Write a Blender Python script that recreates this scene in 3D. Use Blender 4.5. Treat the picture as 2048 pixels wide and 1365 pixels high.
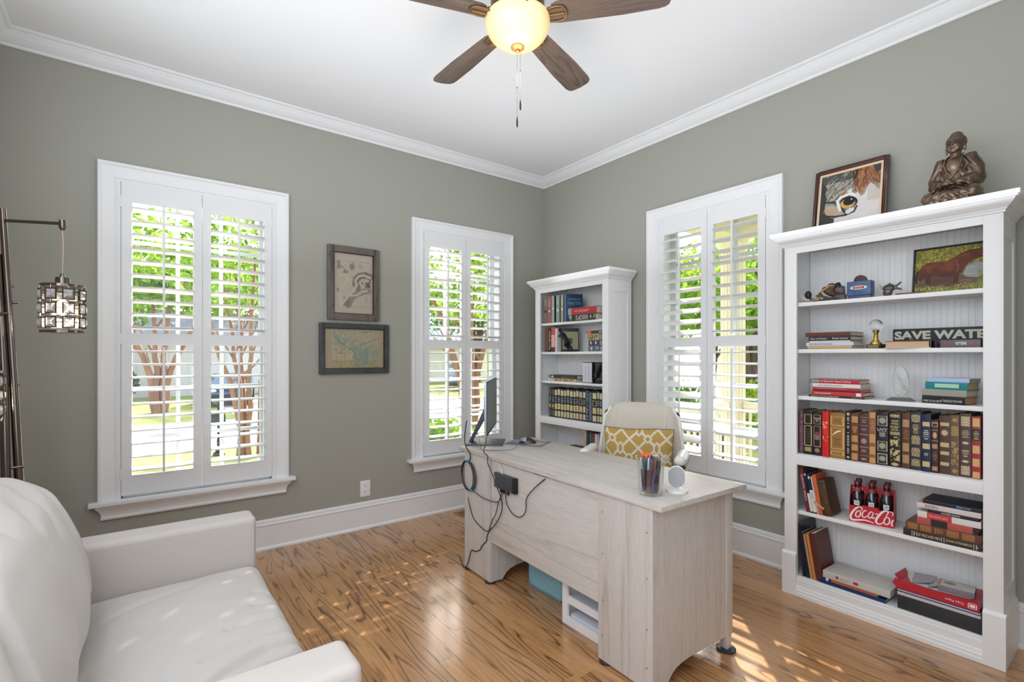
import bpy, bmesh, math, random
import numpy as np
from mathutils import Vector, Matrix, noise

for _o in list(bpy.data.objects):
    bpy.data.objects.remove(_o)
SC = bpy.context.scene
COL = SC.collection
PI = math.pi
rnd = random.Random(7)

# ------------------------------------------------------------------ camera
HC = 1.32                      # eye height
XB, YA = 3.198, 3.72           # right wall plane, left wall plane
XW, YB = -0.62, -0.36          # walls behind the camera
ZC = 3.05                      # ceiling
F_PX, HOR = 990.34, 712.97     # focal length and horizon row for a 2048x1365 frame
cam_d = bpy.data.cameras.new('camera')
cam = bpy.data.objects.new('camera', cam_d)
COL.objects.link(cam)
cam.location = (0, 0, HC)
cam.rotation_euler = (PI / 2, 0, math.radians(53.0095 - 90))
cam_d.sensor_width = 36
cam_d.lens = F_PX / 2048 * 36
cam_d.shift_y = (HOR - 682.5) / 2048
cam_d.clip_start = 0.02
cam_d.clip_end = 400
SC.camera = cam

# ------------------------------------------------------------------ sky, sun, area lights, exposure
SC.view_settings.view_transform = 'Standard'
SC.view_settings.look = 'None'
SC.view_settings.gamma = 1
SC.view_settings.exposure = 0.6
SC.view_settings.use_curve_mapping = False
world = bpy.data.worlds.new('world')
SC.world = world
world.use_nodes = True
wn = world.node_tree
wn.nodes.clear()
sky = wn.nodes.new('ShaderNodeTexSky')
sky.sky_type = 'NISHITA'
sky.sun_disc = False
SUN_EL, SUN_AZ = math.radians(30.7), math.radians(43)      # azimuth from +X towards +Y
sky.sun_elevation = SUN_EL
sky.sun_rotation = PI / 2 - SUN_AZ
sky.dust_density = 2.5
sky.air_density = 1.0
bg = wn.nodes.new('ShaderNodeBackground')
bg.inputs['Strength'].default_value = 0.5
wo = wn.nodes.new('ShaderNodeOutputWorld')
hs_ = wn.nodes.new('ShaderNodeHueSaturation')
hs_.inputs['Saturation'].default_value = 0.55
wn.links.new(sky.outputs[0], hs_.inputs['Color'])
wn.links.new(hs_.outputs[0], bg.inputs[0])
wn.links.new(bg.outputs[0], wo.inputs[0])

sd = bpy.data.lights.new('sun', 'SUN')
sd.energy = 7.5
sd.angle = math.radians(0.55)
sd.color = (1.0, 0.93, 0.82)
sun = bpy.data.objects.new('sun', sd)
COL.objects.link(sun)
sdir = Vector((math.cos(SUN_AZ) * math.cos(SUN_EL), math.sin(SUN_AZ) * math.cos(SUN_EL), math.sin(SUN_EL)))
sun.rotation_euler = sdir.to_track_quat('Z', 'Y').to_euler()
sun.location = (10, 9, 12)


def area(name, loc, target, sx, sy, power, color=(1, 1, 1)):
    d = bpy.data.lights.new(name, 'AREA')
    d.shape = 'RECTANGLE'
    d.size, d.size_y = sx, sy
    d.energy = power
    d.color = color
    o = bpy.data.objects.new(name, d)
    COL.objects.link(o)
    o.location = loc
    o.rotation_euler = (Vector(loc) - Vector(target)).to_track_quat('Z', 'Y').to_euler()
    return o


# unseen area fills added to brighten the room: from the back, side and upwards
area('back_fill', (1.2, YB + 0.04, 1.3), (1.9, 3.0, 1.1), 3.0, 2.0, 17, (0.90, 0.97, 1.07))
area('side_fill', (XW + 0.04, 1.3, 1.6), (3.2, 1.7, 0.9), 3.0, 2.2, 50, (0.90, 0.97, 1.07))
area('ceiling_fill', (1.25, 1.5, 1.95), (1.25, 1.51, 3.0), 3.2, 3.4, 16.5, (0.90, 0.97, 1.07))

SC.cycles.max_bounces = 8
SC.cycles.diffuse_bounces = 4
SC.cycles.glossy_bounces = 4
SC.cycles.transmission_bounces = 8
SC.cycles.transparent_max_bounces = 16
SC.cycles.use_denoising = True
SC.cycles.sample_clamp_indirect = 6
SC.cycles.caustics_reflective = False
SC.cycles.caustics_refractive = False


# ------------------------------------------------------------------ helpers
def lin(c):
    """sRGB 0-255 triple to linear."""
    out = []
    for v in c:
        v = v / 255.0
        out.append(v / 12.92 if v <= 0.04045 else ((v + 0.055) / 1.055) ** 2.4)
    return tuple(out)


MATS = {}


def mat(name, rgb, rough=0.5, metal=0.0, spec=0.5, coat=0.0, emit=None, estr=0.0, bump=None, var=None, alpha=None, sheen=0):
    """Plain principled material; bump=(scale, strength[, stretch]) ; var=(scale, amount[, stretch])."""
    if name in MATS:
        return MATS[name]
    m = bpy.data.materials.new(name)
    m.use_nodes = True
    nt = m.node_tree
    b = nt.nodes['Principled BSDF']
    c = (*lin(rgb), 1)
    b.inputs['Base Color'].default_value = c
    b.inputs['Roughness'].default_value = rough
    b.inputs['Metallic'].default_value = metal
    b.inputs['Specular IOR Level'].default_value = spec
    b.inputs['Coat Weight'].default_value = coat
    b.inputs['Sheen Weight'].default_value = sheen
    if emit:
        b.inputs['Emission Color'].default_value = (*lin(emit), 1)
        b.inputs['Emission Strength'].default_value = estr
    tc = None
    if bump or var:
        tc = nt.nodes.new('ShaderNodeTexCoord')
    if var:
        mp = nt.nodes.new('ShaderNodeMapping')
        mp.inputs['Scale'].default_value = var[2] if len(var) > 2 else (1, 1, 1)
        n = nt.nodes.new('ShaderNodeTexNoise')
        n.inputs['Scale'].default_value = var[0]
        n.inputs['Detail'].default_value = 4
        r = nt.nodes.new('ShaderNodeMapRange')
        r.inputs[1].default_value = 0.3
        r.inputs[2].default_value = 0.7
        r.inputs[3].default_value = 1 - var[1]
        r.inputs[4].default_value = 1 + var[1]
        mx = nt.nodes.new('ShaderNodeMix')
        mx.data_type = 'RGBA'
        mx.blend_type = 'MULTIPLY'
        mx.inputs[0].default_value = 1
        mx.inputs[6].default_value = c
        nt.links.new(tc.outputs['Object'], mp.inputs[0])
        nt.links.new(mp.outputs[0], n.inputs['Vector'])
        nt.links.new(n.outputs['Fac'], r.inputs[0])
        nt.links.new(r.outputs[0], mx.inputs[7])
        nt.links.new(mx.outputs[2], b.inputs['Base Color'])
    if bump:
        mp2 = nt.nodes.new('ShaderNodeMapping')
        mp2.inputs['Scale'].default_value = bump[2] if len(bump) > 2 else (1, 1, 1)
        n2 = nt.nodes.new('ShaderNodeTexNoise')
        n2.inputs['Scale'].default_value = bump[0]
        n2.inputs['Detail'].default_value = 3
        bp = nt.nodes.new('ShaderNodeBump')
        bp.inputs['Strength'].default_value = bump[1]
        bp.inputs['Distance'].default_value = 0.01
        nt.links.new(tc.outputs['Object'], mp2.inputs[0])
        nt.links.new(mp2.outputs[0], n2.inputs['Vector'])
        nt.links.new(n2.outputs['Fac'], bp.inputs['Height'])
        nt.links.new(bp.outputs[0], b.inputs['Normal'])
    MATS[name] = m
    return m


def ramp(nt, fac, stops, interp='LINEAR'):
    r = nt.nodes.new('ShaderNodeValToRGB')
    r.color_ramp.interpolation = interp
    els = r.color_ramp.elements
    while len(els) < len(stops):
        els.new(0.5)
    for e, (p, c) in zip(els, stops):
        e.position = p
        e.color = (*c, 1) if len(c) == 3 else c
    nt.links.new(fac, r.inputs[0])
    return r.outputs[0]


def math_node(nt, op, a, b=None, c=None):
    n = nt.nodes.new('ShaderNodeMath')
    n.operation = op
    for i, v in enumerate((a, b, c)):
        if v is None:
            continue
        if isinstance(v, (int, float)):
            n.inputs[i].default_value = v
        else:
            nt.links.new(v, n.inputs[i])
    return n.outputs[0]


def wood(name, base, dark, axis='y', rough=0.35, lines=9.0, wid=0.16, cross=11.0, along=0.9, tint=0.10, coat=0.0, pores=0.5, bumpy=0.05, blotch=None, spec=0.5, line_amt=0.95):
    """Cathedral-grain wood: contour lines of a stretched noise field, random per object."""
    if name in MATS:
        return MATS[name]
    m = bpy.data.materials.new(name)
    m.use_nodes = True
    nt = m.node_tree
    b = nt.nodes['Principled BSDF']
    tc = nt.nodes.new('ShaderNodeTexCoord')
    oi = nt.nodes.new('ShaderNodeObjectInfo')
    mp = nt.nodes.new('ShaderNodeMapping')
    sc = {'x': (along, cross, cross), 'y': (cross, along, cross), 'z': (cross, cross, along)}[axis]
    mp.inputs['Scale'].default_value = sc
    off = nt.nodes.new('ShaderNodeCombineXYZ')
    for i, k in enumerate((91.0, 57.0, 33.0)):
        nt.links.new(math_node(nt, 'MULTIPLY', oi.outputs['Random'], k), off.inputs[i])
    nt.links.new(off.outputs[0], mp.inputs['Location'])
    nt.links.new(tc.outputs['Object'], mp.inputs[0])
    n = nt.nodes.new('ShaderNodeTexNoise')
    n.inputs['Scale'].default_value = 1.0
    n.inputs['Detail'].default_value = 2.2
    n.inputs['Roughness'].default_value = 0.42
    nt.links.new(mp.outputs[0], n.inputs['Vector'])
    fr = math_node(nt, 'FRACT', math_node(nt, 'MULTIPLY', n.outputs['Fac'], lines))
    ln = ramp(nt, fr, [(0.0, (1, 1, 1)), (wid * 0.5, (1, 1, 1)), (wid * 1.6, (0.25, 0.25, 0.25)), (0.8, (0, 0, 0)), (1.0, (0.55, 0.55, 0.55))])
    # fade the lines in and out over large patches
    mp3 = nt.nodes.new('ShaderNodeMapping')
    mp3.inputs['Scale'].default_value = tuple(v * 0.35 for v in sc)
    nt.links.new(off.outputs[0], mp3.inputs['Location'])
    nt.links.new(tc.outputs['Object'], mp3.inputs[0])
    n3 = nt.nodes.new('ShaderNodeTexNoise')
    n3.inputs['Scale'].default_value = 1.3
    n3.inputs['Detail'].default_value = 3
    nt.links.new(mp3.outputs[0], n3.inputs['Vector'])
    patch = ramp(nt, n3.outputs['Fac'], [(0.36, (0.25, 0.25, 0.25)), (0.6, (1, 1, 1))])
    # pores
    mp4 = nt.nodes.new('ShaderNodeMapping')
    pc = {'x': (14, 420, 420), 'y': (420, 14, 420), 'z': (420, 420, 14)}[axis]
    mp4.inputs['Scale'].default_value = pc
    nt.links.new(off.outputs[0], mp4.inputs['Location'])
    nt.links.new(tc.outputs['Object'], mp4.inputs[0])
    n4 = nt.nodes.new('ShaderNodeTexNoise')
    n4.inputs['Scale'].default_value = 1.0
    n4.inputs['Detail'].default_value = 2
    nt.links.new(mp4.outputs[0], n4.inputs['Vector'])
    pr = ramp(nt, n4.outputs['Fac'], [(0.42, (1, 1, 1)), (0.62, (0, 0, 0))])
    amt = math_node(nt, 'MULTIPLY', math_node(nt, 'MULTIPLY', ln, patch), line_amt)
    amt2 = math_node(nt, 'MULTIPLY', math_node(nt, 'MULTIPLY', pr, 0.35 * pores), 1.0)
    tot = math_node(nt, 'ADD', amt, amt2)
    tot.node.use_clamp = True
    mx = nt.nodes.new('ShaderNodeMix')
    mx.data_type = 'RGBA'
    nt.links.new(tot, mx.inputs[0])
    mx.inputs[6].default_value = (*lin(base), 1)
    mx.inputs[7].default_value = (*lin(dark), 1)
    src = mx.outputs[2]
    if blotch:
        mb = nt.nodes.new('ShaderNodeMix')
        mb.data_type = 'RGBA'
        bl = ramp(nt, n3.outputs['Fac'], [(0.5, (0, 0, 0)), (0.72, (1, 1, 1))])
        nt.links.new(math_node(nt, 'MULTIPLY', bl, blotch[1]), mb.inputs[0])
        nt.links.new(src, mb.inputs[6])
        mb.inputs[7].default_value = (*lin(blotch[0]), 1)
        src = mb.outputs[2]
    tn = nt.nodes.new('ShaderNodeMapRange')
    tn.inputs[3].default_value = 1 - tint
    tn.inputs[4].default_value = 1 + tint
    nt.links.new(oi.outputs['Random'], tn.inputs[0])
    mt = nt.nodes.new('ShaderNodeMix')
    mt.data_type = 'RGBA'
    mt.blend_type = 'MULTIPLY'
    mt.inputs[0].default_value = 1
    nt.links.new(src, mt.inputs[6])
    nt.links.new(tn.outputs[0], mt.inputs[7])
    nt.links.new(mt.outputs[2], b.inputs['Base Color'])
    b.inputs['Roughness'].default_value = rough
    b.inputs['Specular IOR Level'].default_value = spec
    b.inputs['Coat Weight'].default_value = coat
    b.inputs['Coat Roughness'].default_value = 0.12
    if bumpy:
        bp = nt.nodes.new('ShaderNodeBump')
        bp.inputs['Strength'].default_value = bumpy
        bp.inputs['Distance'].default_value = 0.002
        bp.invert = True
        nt.links.new(tot, bp.inputs['Height'])
        nt.links.new(bp.outputs[0], b.inputs['Normal'])
    MATS[name] = m
    return m


def glass(name, tint=(1, 1, 1), refl=1.0, thick=False):
    """Clear glazing that lets light through: fresnel mix of transparent and glossy."""
    if name in MATS:
        return MATS[name]
    m = bpy.data.materials.new(name)
    m.use_nodes = True
    nt = m.node_tree
    nt.nodes.clear()
    out = nt.nodes.new('ShaderNodeOutputMaterial')
    if thick:
        g = nt.nodes.new('ShaderNodeBsdfGlass')
        g.inputs['Color'].default_value = (*tint, 1)
        g.inputs['Roughness'].default_value = 0.0
        g.inputs['IOR'].default_value = 1.46
        nt.links.new(g.outputs[0], out.inputs[0])
    else:
        t = nt.nodes.new('ShaderNodeBsdfTransparent')
        t.inputs[0].default_value = (*tint, 1)
        g = nt.nodes.new('ShaderNodeBsdfGlossy')
        g.inputs['Roughness'].default_value = 0.02
        lw = nt.nodes.new('ShaderNodeLayerWeight')
        lw.inputs[0].default_value = 0.5
        fz = math_node(nt, 'ADD', math_node(nt, 'MULTIPLY', math_node(nt, 'POWER', lw.outputs['Facing'], 4.0), 0.75), 0.045).node
        mx = nt.nodes.new('ShaderNodeMixShader')
        nt.links.new(math_node(nt, 'MULTIPLY', fz.outputs[0], refl), mx.inputs[0])
        nt.links.new(t.outputs[0], mx.inputs[1])
        nt.links.new(g.outputs[0], mx.inputs[2])
        nt.links.new(mx.outputs[0], out.inputs[0])
    MATS[name] = m
    return m


def paint_mat(name, rough=0.5, spec=0.4, bump=0.0):
    """Shows the colour attribute written on a mesh (pictures, printed spines)."""
    if name in MATS:
        return MATS[name]
    m = bpy.data.materials.new(name)
    m.use_nodes = True
    nt = m.node_tree
    b = nt.nodes['Principled BSDF']
    a = nt.nodes.new('ShaderNodeVertexColor')
    a.layer_name = 'Col'
    nt.links.new(a.outputs[0], b.inputs['Base Color'])
    b.inputs['Roughness'].default_value = rough
    b.inputs['Specular IOR Level'].default_value = spec
    MATS[name] = m
    return m


class MB:
    """Collects geometry; build() links it as one mesh object."""

    def __init__(s):
        s.v, s.f, s.mi = [], [], []
        s.cur = 0

    def add(s, vs, fs):
        n = len(s.v)
        s.v += [tuple(v) for v in vs]
        for f in fs:
            s.f.append(tuple(i + n for i in f))
            s.mi.append(s.cur)
        return s

    def box(s, x0, x1, y0, y1, z0, z1):
        return s.add([(x0, y0, z0), (x1, y0, z0), (x1, y1, z0), (x0, y1, z0), (x0, y0, z1), (x1, y0, z1), (x1, y1, z1), (x0, y1, z1)],
                     [(3, 2, 1, 0), (4, 5, 6, 7), (0, 1, 5, 4), (1, 2, 6, 5), (2, 3, 7, 6), (3, 0, 4, 7)])

    def prism(s, poly, a, b, axis='y'):
        """poly in the two other axes (x,z for 'y'; y,z for 'x'; x,y for 'z')."""
        n = len(poly)

        def P(p, t):
            return {'y': (p[0], t, p[1]), 'x': (t, p[0], p[1]), 'z': (p[0], p[1], t)}[axis]
        vs = [P(p, a) for p in poly] + [P(p, b) for p in poly]
        fs = [tuple(range(n))[::-1], tuple(range(n, 2 * n))]
        fs += [(i, (i + 1) % n, n + (i + 1) % n, n + i) for i in range(n)]
        return s.add(vs, fs)

    def tube(s, pts, r, n=8, cap=True, closed=False, flat=1.0):
        pts = [Vector(p) for p in pts]
        m = len(pts)
        rs = r if isinstance(r, (list, tuple)) else [r] * m
        T = []
        for i in range(m):
            a = pts[(i - 1) % m] if closed else pts[max(i - 1, 0)]
            b = pts[(i + 1) % m] if closed else pts[min(i + 1, m - 1)]
            t = (b - a)
            T.append(t.normalized() if t.length > 1e-9 else Vector((0, 0, 1)))
        up = Vector((0, 0, 1)) if abs(T[0].z) < 0.9 else Vector((1, 0, 0))
        u = (up - T[0] * up.dot(T[0])).normalized()
        vs = []
        for i in range(m):
            u = (u - T[i] * u.dot(T[i]))
            u = u.normalized() if u.length > 1e-6 else T[i].orthogonal().normalized()
            w = T[i].cross(u)
            for k in range(n):
                a = 2 * PI * k / n
                vs.append(pts[i] + (u * math.cos(a) + w * math.sin(a) * flat) * rs[i])
        fs = []
        for i in range(m - (0 if closed else 1)):
            j = (i + 1) % m
            for k in range(n):
                k2 = (k + 1) % n
                fs.append((i * n + k, i * n + k2, j * n + k2, j * n + k))
        if cap and not closed:
            fs.append(tuple(range(n))[::-1])
            fs.append(tuple((m - 1) * n + k for k in range(n)))
        return s.add(vs, fs)

    def cyl(s, p0, p1, r0, r1=None, n=16):
        return s.tube([p0, p1], [r0, r0 if r1 is None else r1], n)

    def lathe(s, prof, n=24, c=(0, 0, 0)):
        """prof: list of (r, z)."""
        vs, fs = [], []
        m = len(prof)
        for r, z in prof:
            for k in range(n):
                a = 2 * PI * k / n
                vs.append((c[0] + r * math.cos(a), c[1] + r * math.sin(a), c[2] + z))
        for i in range(m - 1):
            for k in range(n):
                k2 = (k + 1) % n
                fs.append((i * n + k, i * n + k2, (i + 1) * n + k2, (i + 1) * n + k))
        if prof[0][0] > 1e-5:
            fs.append(tuple(range(n))[::-1])
        if prof[-1][0] > 1e-5:
            fs.append(tuple((m - 1) * n + k for k in range(n)))
        return s.add(vs, fs)

    def ball(s, c, r, nu=16, nv=10, rot=None):
        rx, ry, rz = r if isinstance(r, (tuple, list)) else (r, r, r)
        vs, fs = [], []
        for j in range(nv + 1):
            t = PI * j / nv
            for i in range(nu):
                p = 2 * PI * i / nu
                v = Vector((rx * math.sin(t) * math.cos(p), ry * math.sin(t) * math.sin(p), rz * math.cos(t)))
                if rot:
                    v = rot @ v
                vs.append((c[0] + v.x, c[1] + v.y, c[2] + v.z))
        for j in range(nv):
            for i in range(nu):
                i2 = (i + 1) % nu
                fs.append((j * nu + i, (j + 1) * nu + i, (j + 1) * nu + i2, j * nu + i2))
        return s.add(vs, fs)

    def grid(s, fn, nu, nv):
        vs = [fn(i / nu, j / nv) for j in range(nv + 1) for i in range(nu + 1)]
        fs = [(j * (nu + 1) + i, j * (nu + 1) + i + 1, (j + 1) * (nu + 1) + i + 1, (j + 1) * (nu + 1) + i) for j in range(nv) for i in range(nu)]
        return s.add(vs, fs)

    def move(s, M):
        s.v = [tuple(M @ Vector(v)) for v in s.v]
        return s

    def build(s, name, m, parent=None, bevel=0, seg=2, smooth=False, loc=None, rot=None, weld=False, kind=None):
        me = bpy.data.meshes.new(name)
        me.from_pydata(s.v, [], s.f)
        ms = m if isinstance(m, (list, tuple)) else [m]
        for x in ms:
            me.materials.append(x)
        if len(ms) > 1:
            me.polygons.foreach_set('material_index', s.mi)
        bm = bmesh.new()
        bm.from_mesh(me)
        bmesh.ops.remove_doubles(bm, verts=bm.verts, dist=1e-6)
        bmesh.ops.recalc_face_normals(bm, faces=bm.faces)
        if bevel:
            es = [e for e in bm.edges if len(e.link_faces) == 2 and e.calc_face_angle(0) > 0.6]
            bmesh.ops.bevel(bm, geom=es, offset=bevel, segments=seg, profile=0.6, affect='EDGES', clamp_overlap=True)
        bm.to_mesh(me)
        bm.free()
        if smooth or bevel:
            me.polygons.foreach_set('use_smooth', [True] * len(me.polygons))
            me.set_sharp_from_angle(angle=math.radians(38 if smooth is not True else smooth * 50))
        return put(name, me, parent, loc, rot, kind)


def put(name, me, parent=None, loc=None, rot=None, kind=None):
    o = bpy.data.objects.new(name, me)
    COL.objects.link(o)
    if parent:
        o.parent = parent
    if loc is not None:
        o.location = loc
    if rot is not None:
        o.rotation_euler = rot
    if kind:
        o['kind'] = kind
    return o


def thing(name, label, cat, loc=(0, 0, 0), rot=(0, 0, 0), group=None):
    o = bpy.data.objects.new(name, None)
    COL.objects.link(o)
    o.empty_display_size = 0.05
    o.location = loc
    o.rotation_euler = rot if isinstance(rot, (tuple, list)) else (0, 0, rot)
    return tag(o, label, cat, group)


def tag(o, label, cat, group=None, kind=None):
    o['label'] = label
    o['category'] = cat
    if group:
        o['group'] = group
    if kind:
        o['kind'] = kind
    return o


def lettering(name, text, m, parent, origin, right, up, w=None, h=None, ext=0.0006, shear=0.0, bold=0.0, align='L'):
    """Raised or printed letters: text fitted to width w and cap height h, baseline corner at origin."""
    cu = bpy.data.curves.new(name, 'FONT')
    cu.body = text
    cu.size = 1.0
    cu.extrude = 0.0
    cu.offset = bold
    cu.shear = shear
    cu.resolution_u = 3
    t = bpy.data.objects.new('tmp', cu)
    COL.objects.link(t)
    bpy.context.view_layer.update()
    me = bpy.data.meshes.new_from_object(t.evaluated_get(bpy.context.evaluated_depsgraph_get()))
    bpy.data.objects.remove(t)
    bpy.data.curves.remove(cu)
    n = len(me.vertices)
    co = np.empty(n * 3)
    me.vertices.foreach_get('co', co)
    co = co.reshape(-1, 3)
    lo, hi = co.min(0), co.max(0)
    sx = (w / (hi[0] - lo[0])) if w else None
    sy = (h / (hi[1] - lo[1])) if h else None
    if sx is None:
        sx = sy
    if sy is None:
        sy = sx
    R, U = Vector(right).normalized(), Vector(up).normalized()
    N = R.cross(U)
    O = Vector(origin)
    new = np.empty_like(co)
    X = (co[:, 0] - lo[0]) * sx
    if align == 'C':
        X = X - (hi[0] - lo[0]) * sx / 2
    Y = (co[:, 1] - lo[1]) * sy
    for k in range(3):
        new[:, k] = O[k] + R[k] * X + U[k] * Y + N[k] * ext
    me.vertices.foreach_set('co', new.ravel())
    me.name = name
    me.materials.clear()
    me.materials.append(m)
    return put(name, me, parent)


class Paint:
    """Tiny rasteriser in 0..1 coordinates (u right, v down); result is written as mesh colours."""

    def __init__(s, nx, ny, base):
        s.nx, s.ny = nx, ny
        s.u, s.v = np.meshgrid(np.linspace(0, 1, nx), np.linspace(0, 1, ny))
        s.c = np.zeros((ny, nx, 3))
        s.c[:] = base
        s.r = np.random.RandomState(nx * 7 + ny)

    def noise(s, fx, fy, seed=0, det=3):
        r = np.random.RandomState(seed + 11)
        out = np.zeros_like(s.u)
        amp, tot = 1.0, 0.0
        for k in range(det):
            gx, gy = int(fx * 2 ** k) + 3, int(fy * 2 ** k) + 3
            g = r.rand(gy, gx)
            x = s.u * (gx - 2)
            y = s.v * (gy - 2)
            xi, yi = x.astype(int), y.astype(int)
            fx_, fy_ = x - xi, y - yi
            fx_ = fx_ * fx_ * (3 - 2 * fx_)
            fy_ = fy_ * fy_ * (3 - 2 * fy_)
            a = g[yi, xi] * (1 - fx_) + g[yi, xi + 1] * fx_
            b = g[yi + 1, xi] * (1 - fx_) + g[yi + 1, xi + 1] * fx_
            out += amp * (a * (1 - fy_) + b * fy_)
            tot += amp
            amp *= 0.55
        return out / tot

    def mix(s, m, col):
        m = np.clip(m, 0, 1)[..., None]
        s.c = s.c * (1 - m) + np.array(col) * m
        return s

    def inside(s, pts):
        pts = np.array(pts)
        ins = np.zeros(s.u.shape, bool)
        n = len(pts)
        for i in range(n):
            x0, y0 = pts[i]
            x1, y1 = pts[(i + 1) % n]
            if y0 == y1:
                continue
            c = ((y0 > s.v) != (y1 > s.v)) & (s.u < (x1 - x0) * (s.v - y0) / (y1 - y0) + x0)
            ins ^= c
        return ins

    def poly(s, pts, col, a=1.0, tex=None):
        m = s.inside(pts).astype(float) * a
        if tex is not None:
            m = m * tex
        return s.mix(m, col)

    def ell(s, cx, cy, rx, ry, col, a=1.0, soft=0.15, rot=0.0):
        dx, dy = s.u - cx, s.v - cy
        c, q = math.cos(rot), math.sin(rot)
        X, Y = dx * c + dy * q, -dx * q + dy * c
        d = np.sqrt((X / rx) ** 2 + (Y / ry) ** 2)
        return s.mix(np.clip((1 - d) / soft + 0.5, 0, 1) * a, col)

    def line(s, pts, w, col, a=1.0, asp=1.0):
        best = np.full(s.u.shape, 1e9)
        for (x0, y0), (x1, y1) in zip(pts[:-1], pts[1:]):
            dx, dy = (x1 - x0), (y1 - y0) * asp
            L = dx * dx + dy * dy + 1e-12
            t = np.clip(((s.u - x0) * dx + (s.v - y0) * asp * dy) / L, 0, 1)
            d = np.hypot(s.u - x0 - t * dx, (s.v - y0) * asp - t * dy)
            best = np.minimum(best, d)
        px = 1.0 / s.nx
        return s.mix(np.clip((w / 2 - best) / px + 0.5, 0, 1) * a, col)

    def rect(s, u0, u1, v0, v1, col, a=1.0):
        return s.mix(((s.u >= u0) & (s.u <= u1) & (s.v >= v0) & (s.v <= v1)) * a, col)

    def frame(s, u0, u1, v0, v1, tu, tv, col):
        o = (s.u >= u0) & (s.u <= u1) & (s.v >= v0) & (s.v <= v1)
        i = (s.u >= u0 + tu) & (s.u <= u1 - tu) & (s.v >= v0 + tv) & (s.v <= v1 - tv)
        return s.mix((o & ~i).astype(float), col)

    def mesh(s, name, fn, m, parent=None):
        """fn(u, v) -> local point (v down)."""
        vs = [fn(s.u[j, i], s.v[j, i]) for j in range(s.ny) for i in range(s.nx)]
        nx = s.nx
        fs = [(j * nx + i, (j + 1) * nx + i, (j + 1) * nx + i + 1, j * nx + i + 1) for j in range(s.ny - 1) for i in range(nx - 1)]
        me = bpy.data.meshes.new(name)
        me.from_pydata(vs, [], fs)
        ca = me.color_attributes.new('Col', 'FLOAT_COLOR', 'POINT')
        c = np.clip(s.c, 0, 255) / 255.0
        c = np.where(c <= 0.04045, c / 12.92, ((c + 0.055) / 1.055) ** 2.4)
        rgba = np.ones((s.ny * s.nx, 4))
        rgba[:, :3] = c.reshape(-1, 3)
        ca.data.foreach_set('color', rgba.ravel())
        me.materials.append(m)
        me.polygons.foreach_set('use_smooth', [True] * len(me.polygons))
        return put(name, me, parent)


def remesh(mb, name, m, parent, voxel, fn=None, smooth_it=2):
    """Fuse overlapping shapes into one continuous surface."""
    me = bpy.data.meshes.new('t')
    me.from_pydata(mb.v, [], mb.f)
    bm = bmesh.new()
    bm.from_mesh(me)
    bmesh.ops.recalc_face_normals(bm, faces=bm.faces)
    bm.to_mesh(me)
    bm.free()
    o = bpy.data.objects.new('t', me)
    COL.objects.link(o)
    md = o.modifiers.new('r', 'REMESH')
    md.mode = 'VOXEL'
    md.voxel_size = voxel
    ms = o.modifiers.new('s', 'SMOOTH')
    ms.iterations = smooth_it
    ms.factor = 0.5
    bpy.context.view_layer.update()
    out = bpy.data.meshes.new_from_object(o.evaluated_get(bpy.context.evaluated_depsgraph_get()))
    bpy.data.objects.remove(o)
    out.name = name
    out.materials.clear()
    out.materials.append(m)
    if fn:
        out.update()
        nn = [v.normal.copy() for v in out.vertices]
        for v, nv in zip(out.vertices, nn):
            v.co = v.co + nv * fn(v.co)
    out.polygons.foreach_set('use_smooth', [True] * len(out.polygons))
    return put(name, out, parent)


# ------------------------------------------------------------------ materials
M_WALL = mat('sage_wall_paint', (164, 163, 152), 0.85, bump=(220, 0.06), var=(0.7, 0.012))
M_CEIL = mat('ceiling_paint', (240, 240, 240), 0.9)
M_TRIM = mat('white_trim_paint', (236, 236, 237), 0.42)
M_SHUT = mat('white_shutter_paint', (232, 232, 233), 0.4)
M_CASE = mat('white_bookcase_paint', (238, 238, 238), 0.45, bump=(60, 0.04))
M_BLACK = mat('matt_black', (22, 22, 24), 0.45)
M_PAINT = paint_mat('printed_surface', 0.55)
M_SPINE = paint_mat('printed_spine', 0.42)
M_PAGES = mat('paper_pages', (226, 216, 196), 0.8, var=(300, 0.12, (1, 1, 1)))
M_FLOOR = wood('oak_floor', (206, 154, 102), (86, 50, 25), 'y', rough=0.22, lines=12.0, wid=0.12, cross=8.0, along=0.75, tint=0.06, coat=0.6, pores=0.55, bumpy=0.06, blotch=((164, 116, 74), 0.5), line_amt=0.95)
M_DESKV = wood('washed_oak_vertical', (207, 201, 195), (128, 116, 106), 'z', rough=0.5, lines=6.0, wid=0.14, cross=9.0, along=0.6, tint=0.015, pores=0.55, bumpy=0.02, blotch=((186, 172, 158), 0.6), line_amt=0.36)
M_DESKH = wood('washed_oak_horizontal', (210, 204, 198), (128, 116, 106), 'y', rough=0.42, lines=6.0, wid=0.14, cross=9.0, along=0.6, tint=0.015, pores=0.55, bumpy=0.02, blotch=((186, 172, 158), 0.6), line_amt=0.36)


# ------------------------------------------------------------------ room shell
def structure(o):
    o['kind'] = 'structure'
    return o


WT = 0.16                                   # wall thickness
OP = 0.41                                   # half width of a window opening
WZ0, WZ1 = 0.482, 2.36                      # opening bottom and top
WA = (0.322, 2.285)                         # window centres (X) on the left wall
WB = 1.949                                  # window centre (Y) on the right wall


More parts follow.
